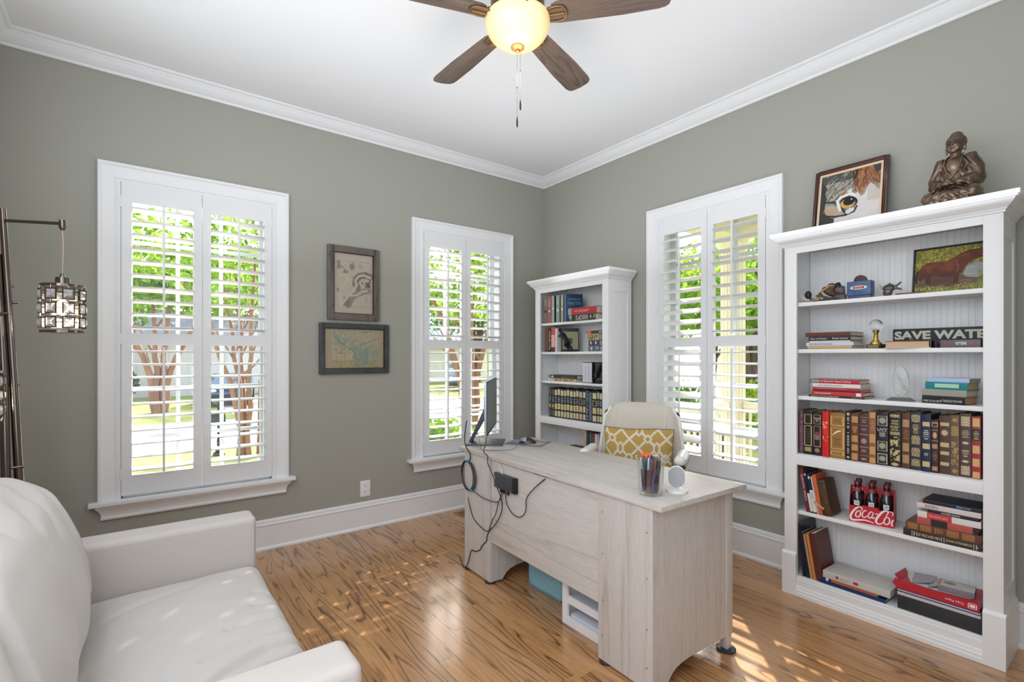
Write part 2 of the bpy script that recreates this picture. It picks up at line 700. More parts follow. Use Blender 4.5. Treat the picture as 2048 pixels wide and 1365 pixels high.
def wall_with_openings(name, a0, a1, centres, plane, outward, axis):
    mb = MB()

    def bx(s0, s1, z0, z1):
        p0, p1 = sorted((plane, plane + outward * WT))
        if axis == 'x':
            mb.box(s0, s1, p0, p1, z0, z1)
        else:
            mb.box(p0, p1, s0, s1, z0, z1)
    cur = a0
    for c in centres:
        bx(cur, c - OP, -0.2, ZC + 0.15)
        bx(c - OP, c + OP, -0.2, WZ0)
        bx(c - OP, c + OP, WZ1, ZC + 0.15)
        cur = c + OP
    bx(cur, a1, -0.2, ZC + 0.15)
    return structure(mb.build(name, M_WALL))


wall_with_openings('wall_left', XW - WT, XB + WT, WA, YA, 1, 'x')
wall_with_openings('wall_right', YB - WT, YA, (WB,), XB, 1, 'y')
structure(MB().box(XW - WT, XB, YB - WT, YB, -0.2, ZC + 0.15).build('wall_back', M_WALL))
structure(MB().box(XW - WT, XW, YB, YA, -0.2, ZC + 0.15).build('wall_side', M_WALL))
structure(MB().box(XW, XB, YB, YA, ZC, ZC + 0.15).build('ceiling', M_CEIL))
sub = structure(MB().box(XW, XB, YB, YA, -0.2, -0.016).build('floor', mat('subfloor', (70, 48, 30), 0.8)))

# oak strips, each its own plank
PW = 0.0826
k = 0
x = XW
pr = random.Random(3)
while x < XB - 0.01:
    x1 = min(x + PW, XB)
    y = YB
    first = pr.uniform(0.35, 1.3)
    while y < YA - 0.01:
        L = first if y == YB else pr.uniform(0.7, 1.9)
        y1 = min(y + L, YA)
        if YA - y1 < 0.3:
            y1 = YA
        w, l, g = (x1 - x) / 2, (y1 - y), 0.0002
        c = 0.0007
        mb = MB()
        prof = [(-w + g, -0.016), (w - g, -0.016), (w - g, -c), (w - g - c, 0), (-w + g + c, 0), (-w + g, -c)]
        mb.prism(prof, g, l - g, 'y')
        mb.build('plank', M_FLOOR, sub, loc=((x + x1) / 2, y, 0))
        y = y1
    x = x1


def sweep(name, prof, A, B, nrm, mitA, mitB, z0, m, kind=True, parent=None):
    """Moulding along a wall from A to B (2D); prof = (distance from wall, z); nrm = into room; mitres pull the ends in by d*mit."""
    A, B, nrm = Vector(A), Vector(B), Vector(nrm)
    t = (B - A).normalized()
    mb = MB()
    n = len(prof)
    vs = []
    for end, mit, sg in ((A, mitA, 1), (B, mitB, -1)):
        for d, z in prof:
            p = end + nrm * d + t * (d * mit * sg)
            vs.append((p.x, p.y, z0 + z))
    fs = [tuple(range(n))[::-1], tuple(range(n, 2 * n))] + [(i, (i + 1) % n, n + (i + 1) % n, n + i) for i in range(n)]
    mb.add(vs, fs)
    o = mb.build(name, m, parent)
    return structure(o) if kind and parent is None else o


base_prof = [(0, 0), (0.028, 0), (0.027, 0.012), (0.018, 0.02), (0.016, 0.022), (0.016, 0.158), (0.02, 0.164), (0.02, 0.172), (0.012, 0.178), (0.014, 0.186), (0.012, 0.196), (0.004, 0.203), (0, 0.203)]
crown_prof = [(0, 2.971), (0.006, 2.969), (0.012, 2.973), (0.014, 2.984), (0.024, 2.988), (0.036, 2.996), (0.05, 3.008), (0.062, 3.022), (0.07, 3.03), (0.07, 3.036), (0.082, 3.038), (0.088, 3.044), (0.09, ZC), (0, ZC)]
corners = [((XW, YA), (XB, YA), (0, -1)), ((XB, YA), (XB, YB), (-1, 0)), ((XB, YB), (XW, YB), (0, 1)), ((XW, YB), (XW, YA), (1, 0))]
for i, (A, B, nr) in enumerate(corners):
    sweep('baseboard_' + ('left', 'right', 'back', 'side')[i], base_prof, A, B, nr, 1, 1, 0, M_TRIM)
    sweep('trim_%d' % (i + 1), crown_prof, A, B, nr, 1, 1, 0, M_TRIM)


# ------------------------------------------------------------------ windows and shutters
def on_wall(kind, c):
    """Local frame of a window: s along the wall, d out of the room (negative = into the room), z up.
    kind 'A' looks along +Y (s = +X); kind 'B' looks along +X (s = -Y)."""
    if kind == 'A':
        return lambda s, d, z: (c + s, YA + d, z)
    return lambda s, d, z: (XB + d, c - s, z)


def boxw(mb, W, s0, s1, d0, d1, z0, z1):
    a, b = W(s0, d0, z0), W(s1, d1, z1)
    mb.box(min(a[0], b[0]), max(a[0], b[0]), min(a[1], b[1]), max(a[1], b[1]), a[2], b[2])


def window(idx, kind, c, shutter_label, tilt_up, tilt_dn):
    W = on_wall(kind, c)
    root = bpy.data.objects.new('window_%d' % idx, None)
    COL.objects.link(root)
    root['kind'] = 'structure'
    # casing, one mitred moulding
    prof = [(0, 0), (0, 0.030), (0.006, 0.034), (0.016, 0.034), (0.020, 0.028), (0.026, 0.024), (0.060, 0.020), (0.078, 0.018), (0.082, 0.022), (0.088, 0.022), (0.092, 0.016), (0.098, 0.018), (0.104, 0.018), (0.108, 0.010), (0.108, 0)]
    ho, zt, zb = 0.513, 2.452, WZ0
    mb = MB()
    n = len(prof)
    rings = [[W(-ho + q, -h, zb) for q, h in prof], [W(-ho + q, -h, zt - q) for q, h in prof], [W(ho - q, -h, zt - q) for q, h in prof], [W(ho - q, -h, zb) for q, h in prof]]
    vs = [p for r in rings for p in r]
    fs = [tuple(range(n))[::-1], tuple(range(3 * n, 4 * n))]
    for r in range(3):
        fs += [(r * n + i, r * n + (i + 1) % n, (r + 1) * n + (i + 1) % n, (r + 1) * n + i) for i in range(n)]
    mb.add(vs, fs)
    mb.build('casing', M_TRIM, root)
    # stool (sill board) and apron
    mb = MB()
    boxw(mb, W, -0.553, 0.553, -0.062, 0.0, 0.456, 0.482)
    mb.build('sill', M_TRIM, root, bevel=0.006)
    mb = MB()
    ap = [(0.0, 0.456), (0.046, 0.456), (0.046, 0.446), (0.04, 0.438), (0.030, 0.425), (0.022, 0.408), (0.018, 0.39), (0.022, 0.384), (0.020, 0.372), (0.0, 0.372)]
    n = len(ap)
    vs = [W(-0.478 - h, -h, z) for h, z in ap] + [W(0.478 + h, -h, z) for h, z in ap]
    mb.add(vs, [tuple(range(n))[::-1], tuple(range(n, 2 * n))] + [(i, (i + 1) % n, n + (i + 1) % n, n + i) for i in range(n)])
    mb.build('apron', M_TRIM, root)
    # jamb lining
    mb = MB()
    boxw(mb, W, -OP, -OP + 0.012, 0.0, 0.17, WZ0, WZ1)
    boxw(mb, W, OP - 0.012, OP, 0.0, 0.17, WZ0, WZ1)
    boxw(mb, W, -OP, OP, 0.0, 0.17, WZ1 - 0.012, WZ1)
    boxw(mb, W, -OP, OP, 0.0, 0.19, WZ0 - 0.01, WZ0 + 0.012)
    mb.build('jamb', M_TRIM, root)
    # sashes with muntins, three by three lights each, every pane its own piece
    hw = OP - 0.012
    zm = 1.425
    pw = (2 * hw - 2 * 0.045 - 2 * 0.022) / 3
    for nm, z0, z1, dd in (('upper_sash', zm - 0.02, WZ1 - 0.012, 0.125), ('lower_sash', WZ0 + 0.012, zm + 0.02, 0.09)):
        mb = MB()
        boxw(mb, W, -hw, -hw + 0.045, dd, dd + 0.032, z0, z1)
        boxw(mb, W, hw - 0.045, hw, dd, dd + 0.032, z0, z1)
        boxw(mb, W, -hw + 0.045, hw - 0.045, dd, dd + 0.032, z1 - 0.04, z1)
        boxw(mb, W, -hw + 0.045, hw - 0.045, dd, dd + 0.032, z0, z0 + 0.045)
        ih = (z1 - z0 - 0.085 - 2 * 0.022) / 3
        for q in (1, 2):
            s = -hw + 0.045 + q * pw + (q - 1) * 0.022
            boxw(mb, W, s, s + 0.022, dd + 0.004, dd + 0.028, z0 + 0.045, z1 - 0.04)
            z = z0 + 0.045 + q * ih + (q - 1) * 0.022
            for qq in range(3):
                sa = -hw + 0.045 + qq * (pw + 0.022)
                boxw(mb, W, sa, sa + pw, dd + 0.004, dd + 0.028, z, z + 0.022)
        mb.build(nm, mat('sash_shaded_white', (204, 209, 216), 0.5), root)  # white sash, its blue-grey shade put into the colour
        pane = None
        for a in range(3):
            for b in range(3):
                s = -hw + 0.045 + a * (pw + 0.022) + pw / 2
                z = z0 + 0.045 + b * (ih + 0.022) + ih / 2
                if pane is None:
                    pb = MB()
                    if kind == 'A':
                        pb.add([(-pw / 2, 0, -ih / 2), (pw / 2, 0, -ih / 2), (pw / 2, 0, ih / 2), (-pw / 2, 0, ih / 2)], [(0, 1, 2, 3)])
                    else:
                        pb.add([(0, -pw / 2, -ih / 2), (0, pw / 2, -ih / 2), (0, pw / 2, ih / 2), (0, -pw / 2, ih / 2)], [(0, 1, 2, 3)])
                    o = pb.build('pane', glass('window_glass'), root, loc=W(s, dd + 0.016, z))
                    pane = o.data
                else:
                    put('pane', pane, root, W(s, dd + 0.016, z))
    # plantation shutters: two hinged panels, louvre by louvre
    sh = thing('plantation_shutter', shutter_label, 'shutter', W(0, 0, WZ0))
    Ls = W(0, 0, WZ0)

    def WL(s, d, z):
        p = W(s, d, z)
        return (p[0] - Ls[0], p[1] - Ls[1], p[2] - Ls[2])
    slat_me = {}
    for side in (-1, 1):
        # stile pair, rails
        s_out, s_in = side * 0.405, side * 0.0015
        a0, a1 = sorted((s_out, s_in))
        l0 = a0 + (0.049 if side < 0 else 0.046)
        l1 = a1 - (0.046 if side < 0 else 0.049)
        mb = MB()
        z0, z1 = 0.497, 2.352
        d0, d1 = -0.020, 0.010
        boxw(mb, WL, a0, l0, d0, d1, z0, z1)
        boxw(mb, WL, l1, a1, d0, d1, z0, z1)
        boxw(mb, WL, l0, l1, d0 + 0.001, d1 - 0.001, 2.236, z1)
        boxw(mb, WL, l0, l1, d0 + 0.001, d1 - 0.001, 1.388, 1.458)
        boxw(mb, WL, l0, l1, d0 + 0.001, d1 - 0.001, z0, 0.612)
        pn = mb.build('panel', M_SHUT, sh)
        tu, td = tilt_up[0 if side < 0 else 1], tilt_dn[0 if side < 0 else 1]
        for half, zz0, tl in ((0, 1.491, tu), (1, 0.645, td)):
            key = (side, tl)
            if key not in slat_me:
                t = math.radians(tl)
                hw_, th = 0.0445, 0.0055
                pr2 = []
                for (p, q) in ((-1, 0), (-0.93, 0.6), (-0.6, 0.95), (0, 1.1), (0.6, 0.95), (0.93, 0.6), (1, 0), (0.93, -0.6), (0.6, -0.95), (0, -1.1), (-0.6, -0.95), (-0.93, -0.6)):
                    d, z = p * hw_, q * th
                    pr2.append((d * math.cos(t) - z * math.sin(t), d * math.sin(t) + z * math.cos(t)))
                lm = MB()
                wl = (l1 - l0) / 2 - 0.001
                if kind == 'A':
                    lm.prism([(d, z) for d, z in pr2], -wl, wl, 'x')
                else:
                    lm.prism([(d, z) for d, z in pr2], -wl, wl, 'y')
                so = lm.build('slat', M_SHUT, smooth=True)
                slat_me[key] = so.data
                bpy.data.objects.remove(so)
            for q in range(10):
                z = zz0 + q * 0.0782
                put('slat', slat_me[key], pn, WL((l0 + l1) / 2, -0.005, z))
            # tilt rod in front of the louvres
            nz = math.sin(math.radians(tl))
            dr = -0.005 - 0.0445 * math.cos(math.radians(tl)) - 0.008
            mb = MB()
            cs = (l0 + l1) / 2 - side * 0.0
            zoff = -0.0445 * nz
            boxw(mb, WL, cs - 0.006, cs + 0.006, dr - 0.005, dr + 0.005, zz0 - 0.02 + zoff, zz0 + 9 * 0.0782 + 0.025 + zoff)
            rod = mb.build('tilt_rod', M_SHUT, pn, bevel=0.002)
        for hz in (0.62, 1.42, 2.23):
            mb = MB()
            so_ = s_out + side * 0.002
            boxw(mb, WL, so_ - 0.004, so_ + 0.004, -0.026, -0.019, hz - 0.032, hz + 0.032)
            mb.build('hinge', M_TRIM, pn, bevel=0.0015)
    return root


window(1, 'A', WA[0], 'white plantation shutters in the large window behind the cream sofa', (-7, -7), (3, 3))
window(2, 'A', WA[1], 'white plantation shutters in the window behind the monitor', (-7, -7), (3, 3))
window(3, 'B', WB, 'white plantation shutters in the window between the two bookcases', (26, -5), (28, 3))


# ------------------------------------------------------------------ bookcases
SH_TOPS = (1.617, 1.359, 1.101)             # loose shelves
MID, LOW, BOT = 0.783, 0.466, 0.106         # fixed rail shelf, low loose shelf, bottom
BX = 2.90                                   # face plane


def bookcase(yc, label):
    t = thing('bookcase', label, 'bookcase', (BX, yc, 0))
    hw, ho = 0.4365, 0.378
    # sides with raised stiles and a recessed panel
    for s in (-1, 1):
        mb = MB()
        ya, yb = sorted((s * hw, s * (hw - 0.02)))
        mb.box(0.02, 0.272, ya, yb, 0.02, 1.94)
        e0, e1 = sorted((s * hw, s * (hw + 0.005)))
        mb.box(0.0, 0.045, e0, e1, 0.02, 1.94)
        mb.box(0.225, 0.272, e0, e1, 0.02, 1.94)
        mb.box(0.045, 0.225, e0, e1, 1.83, 1.94)
        mb.box(0.045, 0.225, e0, e1, 0.02, 0.32)
        mb.build('side_panel', M_CASE, t)
        mb = MB()
        ya, yb = sorted((s * ho, s * hw))
        mb.box(0.0, 0.02, ya, yb, 0.02, 1.94)
        mb.build('stile', M_CASE, t, bevel=0.002)
        # plinth block, chamfered on top
        mb = MB()
        ya, yb = sorted((s * (ho + 0.0), s * (hw + 0.014)))
        pr2 = [(-0.012, 0), (-0.012, 0.222), (0.0, 0.236), (0.0, 0)]
        mb.prism(pr2, ya, yb, 'y')
        e0, e1 = sorted((s * (hw + 0.005), s * (hw + 0.014)))
        mb.prism([(s * (hw + 0.005), 0), (s * (hw + 0.014), 0), (s * (hw + 0.014), 0.222), (s * (hw + 0.005), 0.236)], 0.0005, 0.272, 'x')
        mb.build('plinth_block', M_CASE, t)
    mb = MB()
    mb.box(0.0, 0.02, -ho, ho, 1.888, 1.94)
    mb.build('top_rail', M_CASE, t)
    mb = MB()
    mb.box(0.0, 0.02, -ho, ho, 0.722, MID - 0.003)
    mb.build('middle_rail', M_CASE, t, bevel=0.0015)
    mb = MB()
    mb.prism([(0.02, 0), (-0.013, 0), (-0.013, 0.018), (-0.010, 0.022), (-0.010, 0.034), (-0.006, 0.038), (-0.004, 0.05), (0.002, 0.054), (0.002, 0.088), (0.006, 0.09), (0.006, 0.1), (0.02, 0.1)], -ho, ho, 'y')
    mb.build('bottom_rail', M_CASE, t)
    # beadboard back: boards with grooves between
    mb = MB()
    n = 16
    w = 2 * (hw - 0.02) / n
    prof = []
    for i in range(n):
        y0 = -hw + 0.02 + i * w
        prof += [(0.262, y0 + 0.0015), (0.259, y0 + 0.004), (0.259, y0 + w * 0.5 - 0.0035), (0.262, y0 + w * 0.5), (0.259, y0 + w * 0.5 + 0.0035), (0.259, y0 + w - 0.004), (0.262, y0 + w - 0.0015)]
    prof += [(0.272, hw - 0.02), (0.272, -hw + 0.02)]
    mb.prism(prof, 0.05, 1.93, 'z')
    mb.build('back_panel', M_CASE, t)
    for z, th, x0, nm in [(z, 0.022, 0.024, 'shelf') for z in SH_TOPS] + [(LOW, 0.022, 0.024, 'shelf'), (MID, 0.018, 0.021, 'shelf'), (BOT, 0.018, 0.012, 'shelf'), (1.95, 0.018, 0.0, 'top_board')]:
        mb = MB()
        mb.box(x0, 0.2585, -hw + 0.0205, hw - 0.0205, z - th, z)
        mb.build(nm, M_CASE, t, bevel=0.004 if nm == 'shelf' else 0)
    # cornice, mitred round front and sides
    cp = [(0.0, 1.925), (0.006, 1.927), (0.008, 1.936), (0.012, 1.938), (0.014, 1.944), (0.022, 1.950), (0.032, 1.960), (0.040, 1.972), (0.042, 1.976), (0.049, 1.978), (0.050, 1.984), (0.056, 1.986), (0.056, 2.004), (0.0, 2.004)]
    mb = MB()
    n = len(cp)
    hh = hw + 0.005
    rings = [[(0.272, hh + d, z) for d, z in cp], [(-d, hh + d, z) for d, z in cp], [(-d, -hh - d, z) for d, z in cp], [(0.272, -hh - d, z) for d, z in cp]]
    vs = [p for r in rings for p in r]
    fs = [tuple(range(n))[::-1], tuple(range(3 * n, 4 * n))]
    for r in range(3):
        fs += [(r * n + i, r * n + (i + 1) % n, (r + 1) * n + (i + 1) % n, (r + 1) * n + i) for i in range(n)]
    mb.add(vs, fs)
    mb.box(0.0, 0.272, -hh, hh, 1.98, 2.004)
    mb.build('cornice', M_CASE, t)
    return t


YC1, YC2 = 0.8605, 3.0525
bookcase(YC1, 'large white bookcase nearest the camera, with the bronze statue on top')
bookcase(YC2, 'white bookcase in the far corner behind the desk chair')


# ------------------------------------------------------------------ desk
DR = math.radians(-1.65)
desk = thing('desk', 'whitewashed wood grain office desk standing on the oak floor', 'desk', (1.89, 1.92, 0), DR)


def DW(x, y, z=0):
    """desk-local point to world."""
    c, s = math.cos(DR), math.sin(DR)
    return (1.89 + x * c - y * s, 1.92 + x * s + y * c, z)


mb = MB().box(-0.295, 0.295, -0.778, 0.778, 0.729, 0.75)
mb.build('desktop', M_DESKH, desk, bevel=0.0012)
arch = [(-0.275, 0.012), (-0.197, 0.012), (-0.185, 0.028), (-0.165, 0.048), (-0.138, 0.062), (-0.10, 0.071), (-0.05, 0.075), (0.1, 0.075), (0.215, 0.072), (0.215, 0.728), (-0.275, 0.728)]
for s, ys in ((-1, (-0.728, -0.436)), (1, (0.43, 0.722))):
    y0, y1 = ys
    outer, inner = (y0, y1) if s < 0 else (y1, y0)
    for yy, nm in ((y0, 'side_panel'), (y1 - 0.016, 'side_panel')):
        MB().prism(arch, yy, yy + 0.016, 'y').build(nm, M_DESKV, desk)
    MB().box(-0.2925 + 0.008, -0.275, y0, y1, 0.012, 0.728).build('back_panel', M_DESKV, desk)
    MB().box(-0.27, 0.24, y0 + 0.016, y1 - 0.016, 0.09, 0.105).build('bottom_board', M_DESKV, desk)
    for yy in (y0 - 0.004, y1 - 0.034):
        mb = MB().box(0.215, 0.262, yy, yy + 0.038, 0.075, 0.728)
        mb.prism([(0.218, 0.075), (0.259, 0.075), (0.254, 0.012), (0.223, 0.012)], yy + 0.003, yy + 0.035, 'y')
        mb.build('corner_post', M_DESKV, desk, bevel=0.001)
    for q, (z0, z1) in enumerate(((0.11, 0.40), (0.405, 0.56), (0.565, 0.722))):
        dr = MB().box(0.236, 0.254, y0 + 0.038, y1 - 0.036, z0, z1).build('drawer', M_DESKH, desk, bevel=0.001)
        kb = MB().lathe([(0.004, 0), (0.005, 0.012), (0.013, 0.02), (0.012, 0.027), (0.0, 0.03)], 12)
        kb.move(Matrix.Translation((0.254, (y0 + y1) / 2, (z0 + z1) / 2)) @ Matrix.Rotation(PI / 2, 4, 'Y'))
        kb.build('knob', M_BLACK, dr, smooth=True)
    # feet: small dark glides under the pedestal, felt coasters under the posts
    for fx in (-0.25, ):
        for yy in (y0 + 0.03, y1 - 0.03):
            MB().lathe([(0.034, 0.0), (0.034, 0.007), (0.025, 0.012), (0, 0.012)], 16, (fx - 0.012, yy, 0)).build('glide', mat('dark_glide', (52, 40, 34), 0.5), desk, smooth=True)
    for yy in (y0 + 0.015, y1 - 0.015):
        MB().lathe([(0.04, 0.0), (0.042, 0.003), (0.042, 0.009), (0.035, 0.0115), (0.0, 0.0115)], 24, (0.24, yy, 0)).build('coaster', mat('slate_coaster', (46, 50, 58), 0.45), desk, smooth=True)
MB().box(-0.278, -0.264, -0.436, 0.425, 0.245, 0.728).build('modesty_panel', M_DESKH, desk)
for z in (0.10, 0.25, 0.45, 0.63):
    MB().lathe([(0.0032, 0), (0.0032, 0.0012), (0, 0.0014)], 8).move(Matrix.Translation((-0.2845, -0.70, z)) @ Matrix.Rotation(-PI / 2, 4, 'Y')).build('screw', mat('screw_grey', (120, 112, 106), 0.5), desk)
    MB().lathe([(0.0032, 0), (0.0032, 0.0012), (0, 0.0014)], 8).move(Matrix.Translation((-0.2845, -0.462, z + 0.02)) @ Matrix.Rotation(-PI / 2, 4, 'Y')).build('screw', MATS['screw_grey'], desk)
MB().prism([(-0.283, 0.729), (-0.283, 0.722), (-0.2, 0.70), (-0.2, 0.729)], -0.085, 0.03, 'y').build('cable_tray', M_BLACK, desk)

# ------------------------------------------------------------------ sofa
M_SOFA = mat('cream_canvas', (198, 190, 183), 0.85, bump=(420, 0.12), var=(3, 0.015), sheen=0.15)
M_SOFA2 = mat('cream_canvas_cushion', (197, 191, 186), 0.85, bump=(420, 0.10), var=(2, 0.012), sheen=0.15)
sofa = thing('sofa', 'cream canvas loveseat with puffy back cushion beside the left wall window', 'sofa', (-0.02, 1.77, 0))
SX, SY = -0.02, 1.77


def rounded_box(nm, x0, x1, y0, y1, z0, z1, r, disp, n=60, m=M_SOFA, pw=None):
    """Dense box with soft corners; disp(p, n) moves points along their normals."""
    c = Vector(((x0 + x1) / 2, (y0 + y1) / 2, (z0 + z1) / 2))
    h = Vector(((x1 - x0) / 2, (y1 - y0) / 2, (z1 - z0) / 2))
    bm = bmesh.new()
    bmesh.ops.create_cube(bm, size=2)
    bmesh.ops.subdivide_edges(bm, edges=bm.edges, cuts=n, use_grid_fill=True)
    for v in bm.verts:
        p = Vector((v.co.x * h.x, v.co.y * h.y, v.co.z * h.z))
        q = Vector([max(-(h[i] - r), min(h[i] - r, p[i])) for i in range(3)])
        d = p - q
        if d.length > 1e-9:
            nn = d.normalized()
            p = q + nn * r
        else:
            nn = Vector((0, 0, 1))
        v.co = p + c
        if disp:
            v.co = v.co + disp(v.co.copy(), nn)
    me = bpy.data.meshes.new(nm)
    bm.to_mesh(me)
    bm.free()
    me.materials.append(m)
    me.polygons.foreach_set('use_smooth', [True] * len(me.polygons))
    return me


def nz(x, y, z):
    return noise.noise(Vector((x, y, z)))


def local(me, t):
    """shift world-built mesh into a thing's frame."""
    me.transform(Matrix.Translation(-Vector(t.location)))
    return me


for y0, y1 in ((1.075, 1.215), (2.33, 2.47)):
    mb = MB().box(-0.50 - SX, 0.40 - SX, y0 - SY, y1 - SY, 0.045, 0.64)
    arm = mb.build('arm', M_SOFA, sofa, bevel=0.03, seg=6)
    # welt along the front edge of the arm on both faces
    for yy in (y0 + 0.004, y1 - 0.004):
        mb = MB().tube([(-0.45, yy, 0.618)] + [(0.352 + 0.034 * math.sin(t), yy, 0.584 + 0.034 * math.cos(t)) for t in [PI / 2 * i / 7 for i in range(8)]] + [(0.386, yy, 0.5), (0.386, yy, 0.08)], 0.0045, 6)
        put('piping', local(mb.build('p', M_SOFA).data, sofa), arm)
        bpy.data.objects.remove(bpy.data.objects['p'])
me = rounded_box('frame', -0.52, 0.36, 1.20, 2.345, 0.05, 0.30, 0.02, None, 6)
put('base', local(me, sofa), sofa)
me = rounded_box('frame', -0.585, -0.36, 1.10, 2.445, 0.05, 0.78, 0.05, None, 14)
put('back_frame', local(me, sofa), sofa)


def fold(px, py, curve, w):
    """soft crease: 1 on the polyline, falling off over w"""
    best = 9.0
    for (x0, y0), (x1, y1) in zip(curve[:-1], curve[1:]):
        dx, dy = x1 - x0, y1 - y0
        t = max(0, min(1, ((px - x0) * dx + (py - y0) * dy) / (dx * dx + dy * dy)))
        d = math.hypot(px - x0 - t * dx, py - y0 - t * dy)
        best = min(best, d)
    return math.exp(-(best / w) ** 2)


SEATF = [([(0.40, 1.62), (0.30, 1.60), (0.18, 1.52), (0.08, 1.42)], 0.014, 0.010), ([(0.40, 1.70), (0.28, 1.68), (0.14, 1.62)], 0.012, 0.007),
         ([(0.40, 1.54), (0.30, 1.50), (0.20, 1.42), (0.12, 1.34)], 0.016, 0.012), ([(0.40, 1.46), (0.32, 1.40), (0.24, 1.33), (0.20, 1.26)], 0.015, 0.012),
         ([(0.40, 1.38), (0.34, 1.33), (0.30, 1.26)], 0.013, 0.010), ([(0.40, 1.80), (0.30, 1.79), (0.22, 1.76)], 0.012, 0.006), ([(0.40, 1.90), (0.32, 1.90)], 0.012, 0.005),
         ([(0.05, 1.50), (-0.02, 1.40), (-0.05, 1.28)], 0.02, 0.008), ([(0.14, 1.44), (0.06, 1.36), (0.02, 1.26)], 0.016, 0.008), ([(0.40, 2.0), (0.34, 2.02)], 0.012, 0.004),
         ([(-0.08, 2.1), (0.05, 2.16), (0.15, 2.2)], 0.02, 0.004)]


def seat_disp(p, n):
    d = 0.0
    if p.z > 0.38:
        u, v = (p.x + 0.12) / 0.53, (p.y - 1.21) / 1.12
        d += 0.030 * (1 - ((u - 0.5) * 2) ** 2) * (1 - ((v - 0.5) * 2) ** 4) - 0.008
        for cv, w, a in SEATF:
            d -= 2.2 * a * fold(p.x + 0.006 * nz(p.x * 9, p.y * 9, 1), p.y + 0.006 * nz(p.x * 9, p.y * 9, 7), cv, w)
        d += 0.006 * nz(p.x * 5, p.y * 5, 1) + 0.0025 * nz(p.x * 14, p.y * 14, 3)
        return Vector((0, 0, d))
    return n * 0.0


me = rounded_box('seat', -0.36, 0.405, 1.222, 2.326, 0.27, 0.455, 0.05, seat_disp, 130, M_SOFA2)
seat = put('seat_cushion', local(me, sofa), sofa)


BACKF = [([(2.26, 0.88), (2.20, 0.80), (2.17, 0.68), (2.18, 0.52)], 0.014, 0.018), ([(2.22, 0.92), (2.12, 0.86), (2.06, 0.76), (2.04, 0.62)], 0.016, 0.013),
         ([(2.14, 0.94), (2.02, 0.90), (1.94, 0.82)], 0.016, 0.010), ([(2.27, 0.80), (2.24, 0.68), (2.24, 0.50)], 0.012, 0.014), ([(2.05, 0.94), (1.90, 0.91), (1.80, 0.87)], 0.018, 0.008),
         ([(2.10, 0.56), (2.16, 0.49), (2.26, 0.46)], 0.016, 0.012), ([(1.96, 0.95), (1.80, 0.94), (1.66, 0.91)], 0.018, 0.007), ([(1.55, 0.93), (1.42, 0.90), (1.30, 0.84)], 0.018, 0.010),
         ([(1.34, 0.90), (1.30, 0.76), (1.30, 0.60)], 0.015, 0.014), ([(2.12, 0.66), (2.14, 0.56), (2.20, 0.50)], 0.012, 0.010)]


def back_disp(p, n):
    # leaning, puffy: bulges forward in the middle, gathers towards the seam on top
    hz = (p.z - 0.44) / 0.50
    v = (p.y - 1.77) / 0.555
    out = Vector((0, 0, 0))
    out.x -= 0.13 * hz
    if n.x > 0.1:
        out.x += 0.055 * math.sin(PI * max(0, min(1, hz))) * (1 - abs(v) ** 5)
    out.z -= 0.035 * max(0, hz - 0.3) * abs(v) ** 6
    yy, zz = p.y + 0.010 * nz(p.y * 8, p.z * 8, 1), p.z + 0.010 * nz(p.y * 8, p.z * 8, 6)
    c = sum(1.5 * a * fold(yy, zz, cv, w) for cv, w, a in BACKF)
    out.x -= c * max(0, n.x) + 0.5 * c * max(0, n.z)
    out.z -= c * max(0, n.z) * 0.8
    out.x += (0.007 * nz(p.y * 5, p.z * 5, 2) + 0.003 * nz(p.y * 12, p.z * 12, 8)) * max(0, n.x)
    out.y -= 0.008 * n.y * abs(nz(p.x * 9, p.z * 9, 2))
    return out


me = rounded_box('back', -0.355, -0.125, 1.20, 2.30, 0.44, 0.945, 0.095, back_disp, 90, M_SOFA2)
bc = put('back_cushion', local(me, sofa), sofa)
pts = []
for i in range(41):
    y = 1.235 + 1.03 * i / 40
    v = (y - 1.77) / 0.555
    pts.append((-0.368 + 0.004 * nz(y * 9, 0, 0), y, 0.947 - 0.024 * abs(v) ** 6))
pts = [(-0.35, 2.292, 0.80), (-0.36, 2.294, 0.88)][::-1] and pts + [(-0.362, 2.292, 0.90), (-0.35, 2.297, 0.85), (-0.32, 2.297, 0.75), (-0.29, 2.296, 0.62)]
mb = MB().tube(pts, 0.0045, 6)
put('piping', local(mb.build('p', M_SOFA).data, sofa), bc)
bpy.data.objects.remove(bpy.data.objects['p'])
for fx, fy in ((0.33, 1.12), (0.33, 2.42), (-0.5, 1.12), (-0.5, 2.42)):
    put('leg', local(MB().lathe([(0.018, 0), (0.024, 0.05)], 12, (fx, fy, 0)).build('p', mat('dark_wood_leg', (50, 34, 26), 0.4)).data, sofa), sofa)
    bpy.data.objects.remove(bpy.data.objects['p'])

# ------------------------------------------------------------------ desk chair
chair = thing('office_chair', 'cream upholstered office chair behind the desk', 'chair', (2.40, 1.95, 0), math.radians(209))
M_LEATH = mat('cream_leatherette', (205, 196, 182), 0.55, bump=(90, 0.08))
M_CHW = mat('white_plastic', (232, 230, 224), 0.3)


def back_pt(u, v, side):
    # u across -1..1, v up 0..1 ; curved shell narrowing to the top
    hw = 0.265 - 0.055 * v ** 2 - 0.02 * max(0, v - 0.86) / 0.14
    top = 1.018
    z = 0.50 + (top - 0.50) * v
    z -= 0.03 * abs(u) ** 6 * (v > 0.9) * 1.0
    x = -0.225 - 0.05 * v + 0.04 * u * u
    th = 0.055 * (1 - abs(u) ** 6) * (1 - (abs(2 * v - 1)) ** 10)
    return (x + (th if side > 0 else -th * 0.6), u * hw, z)


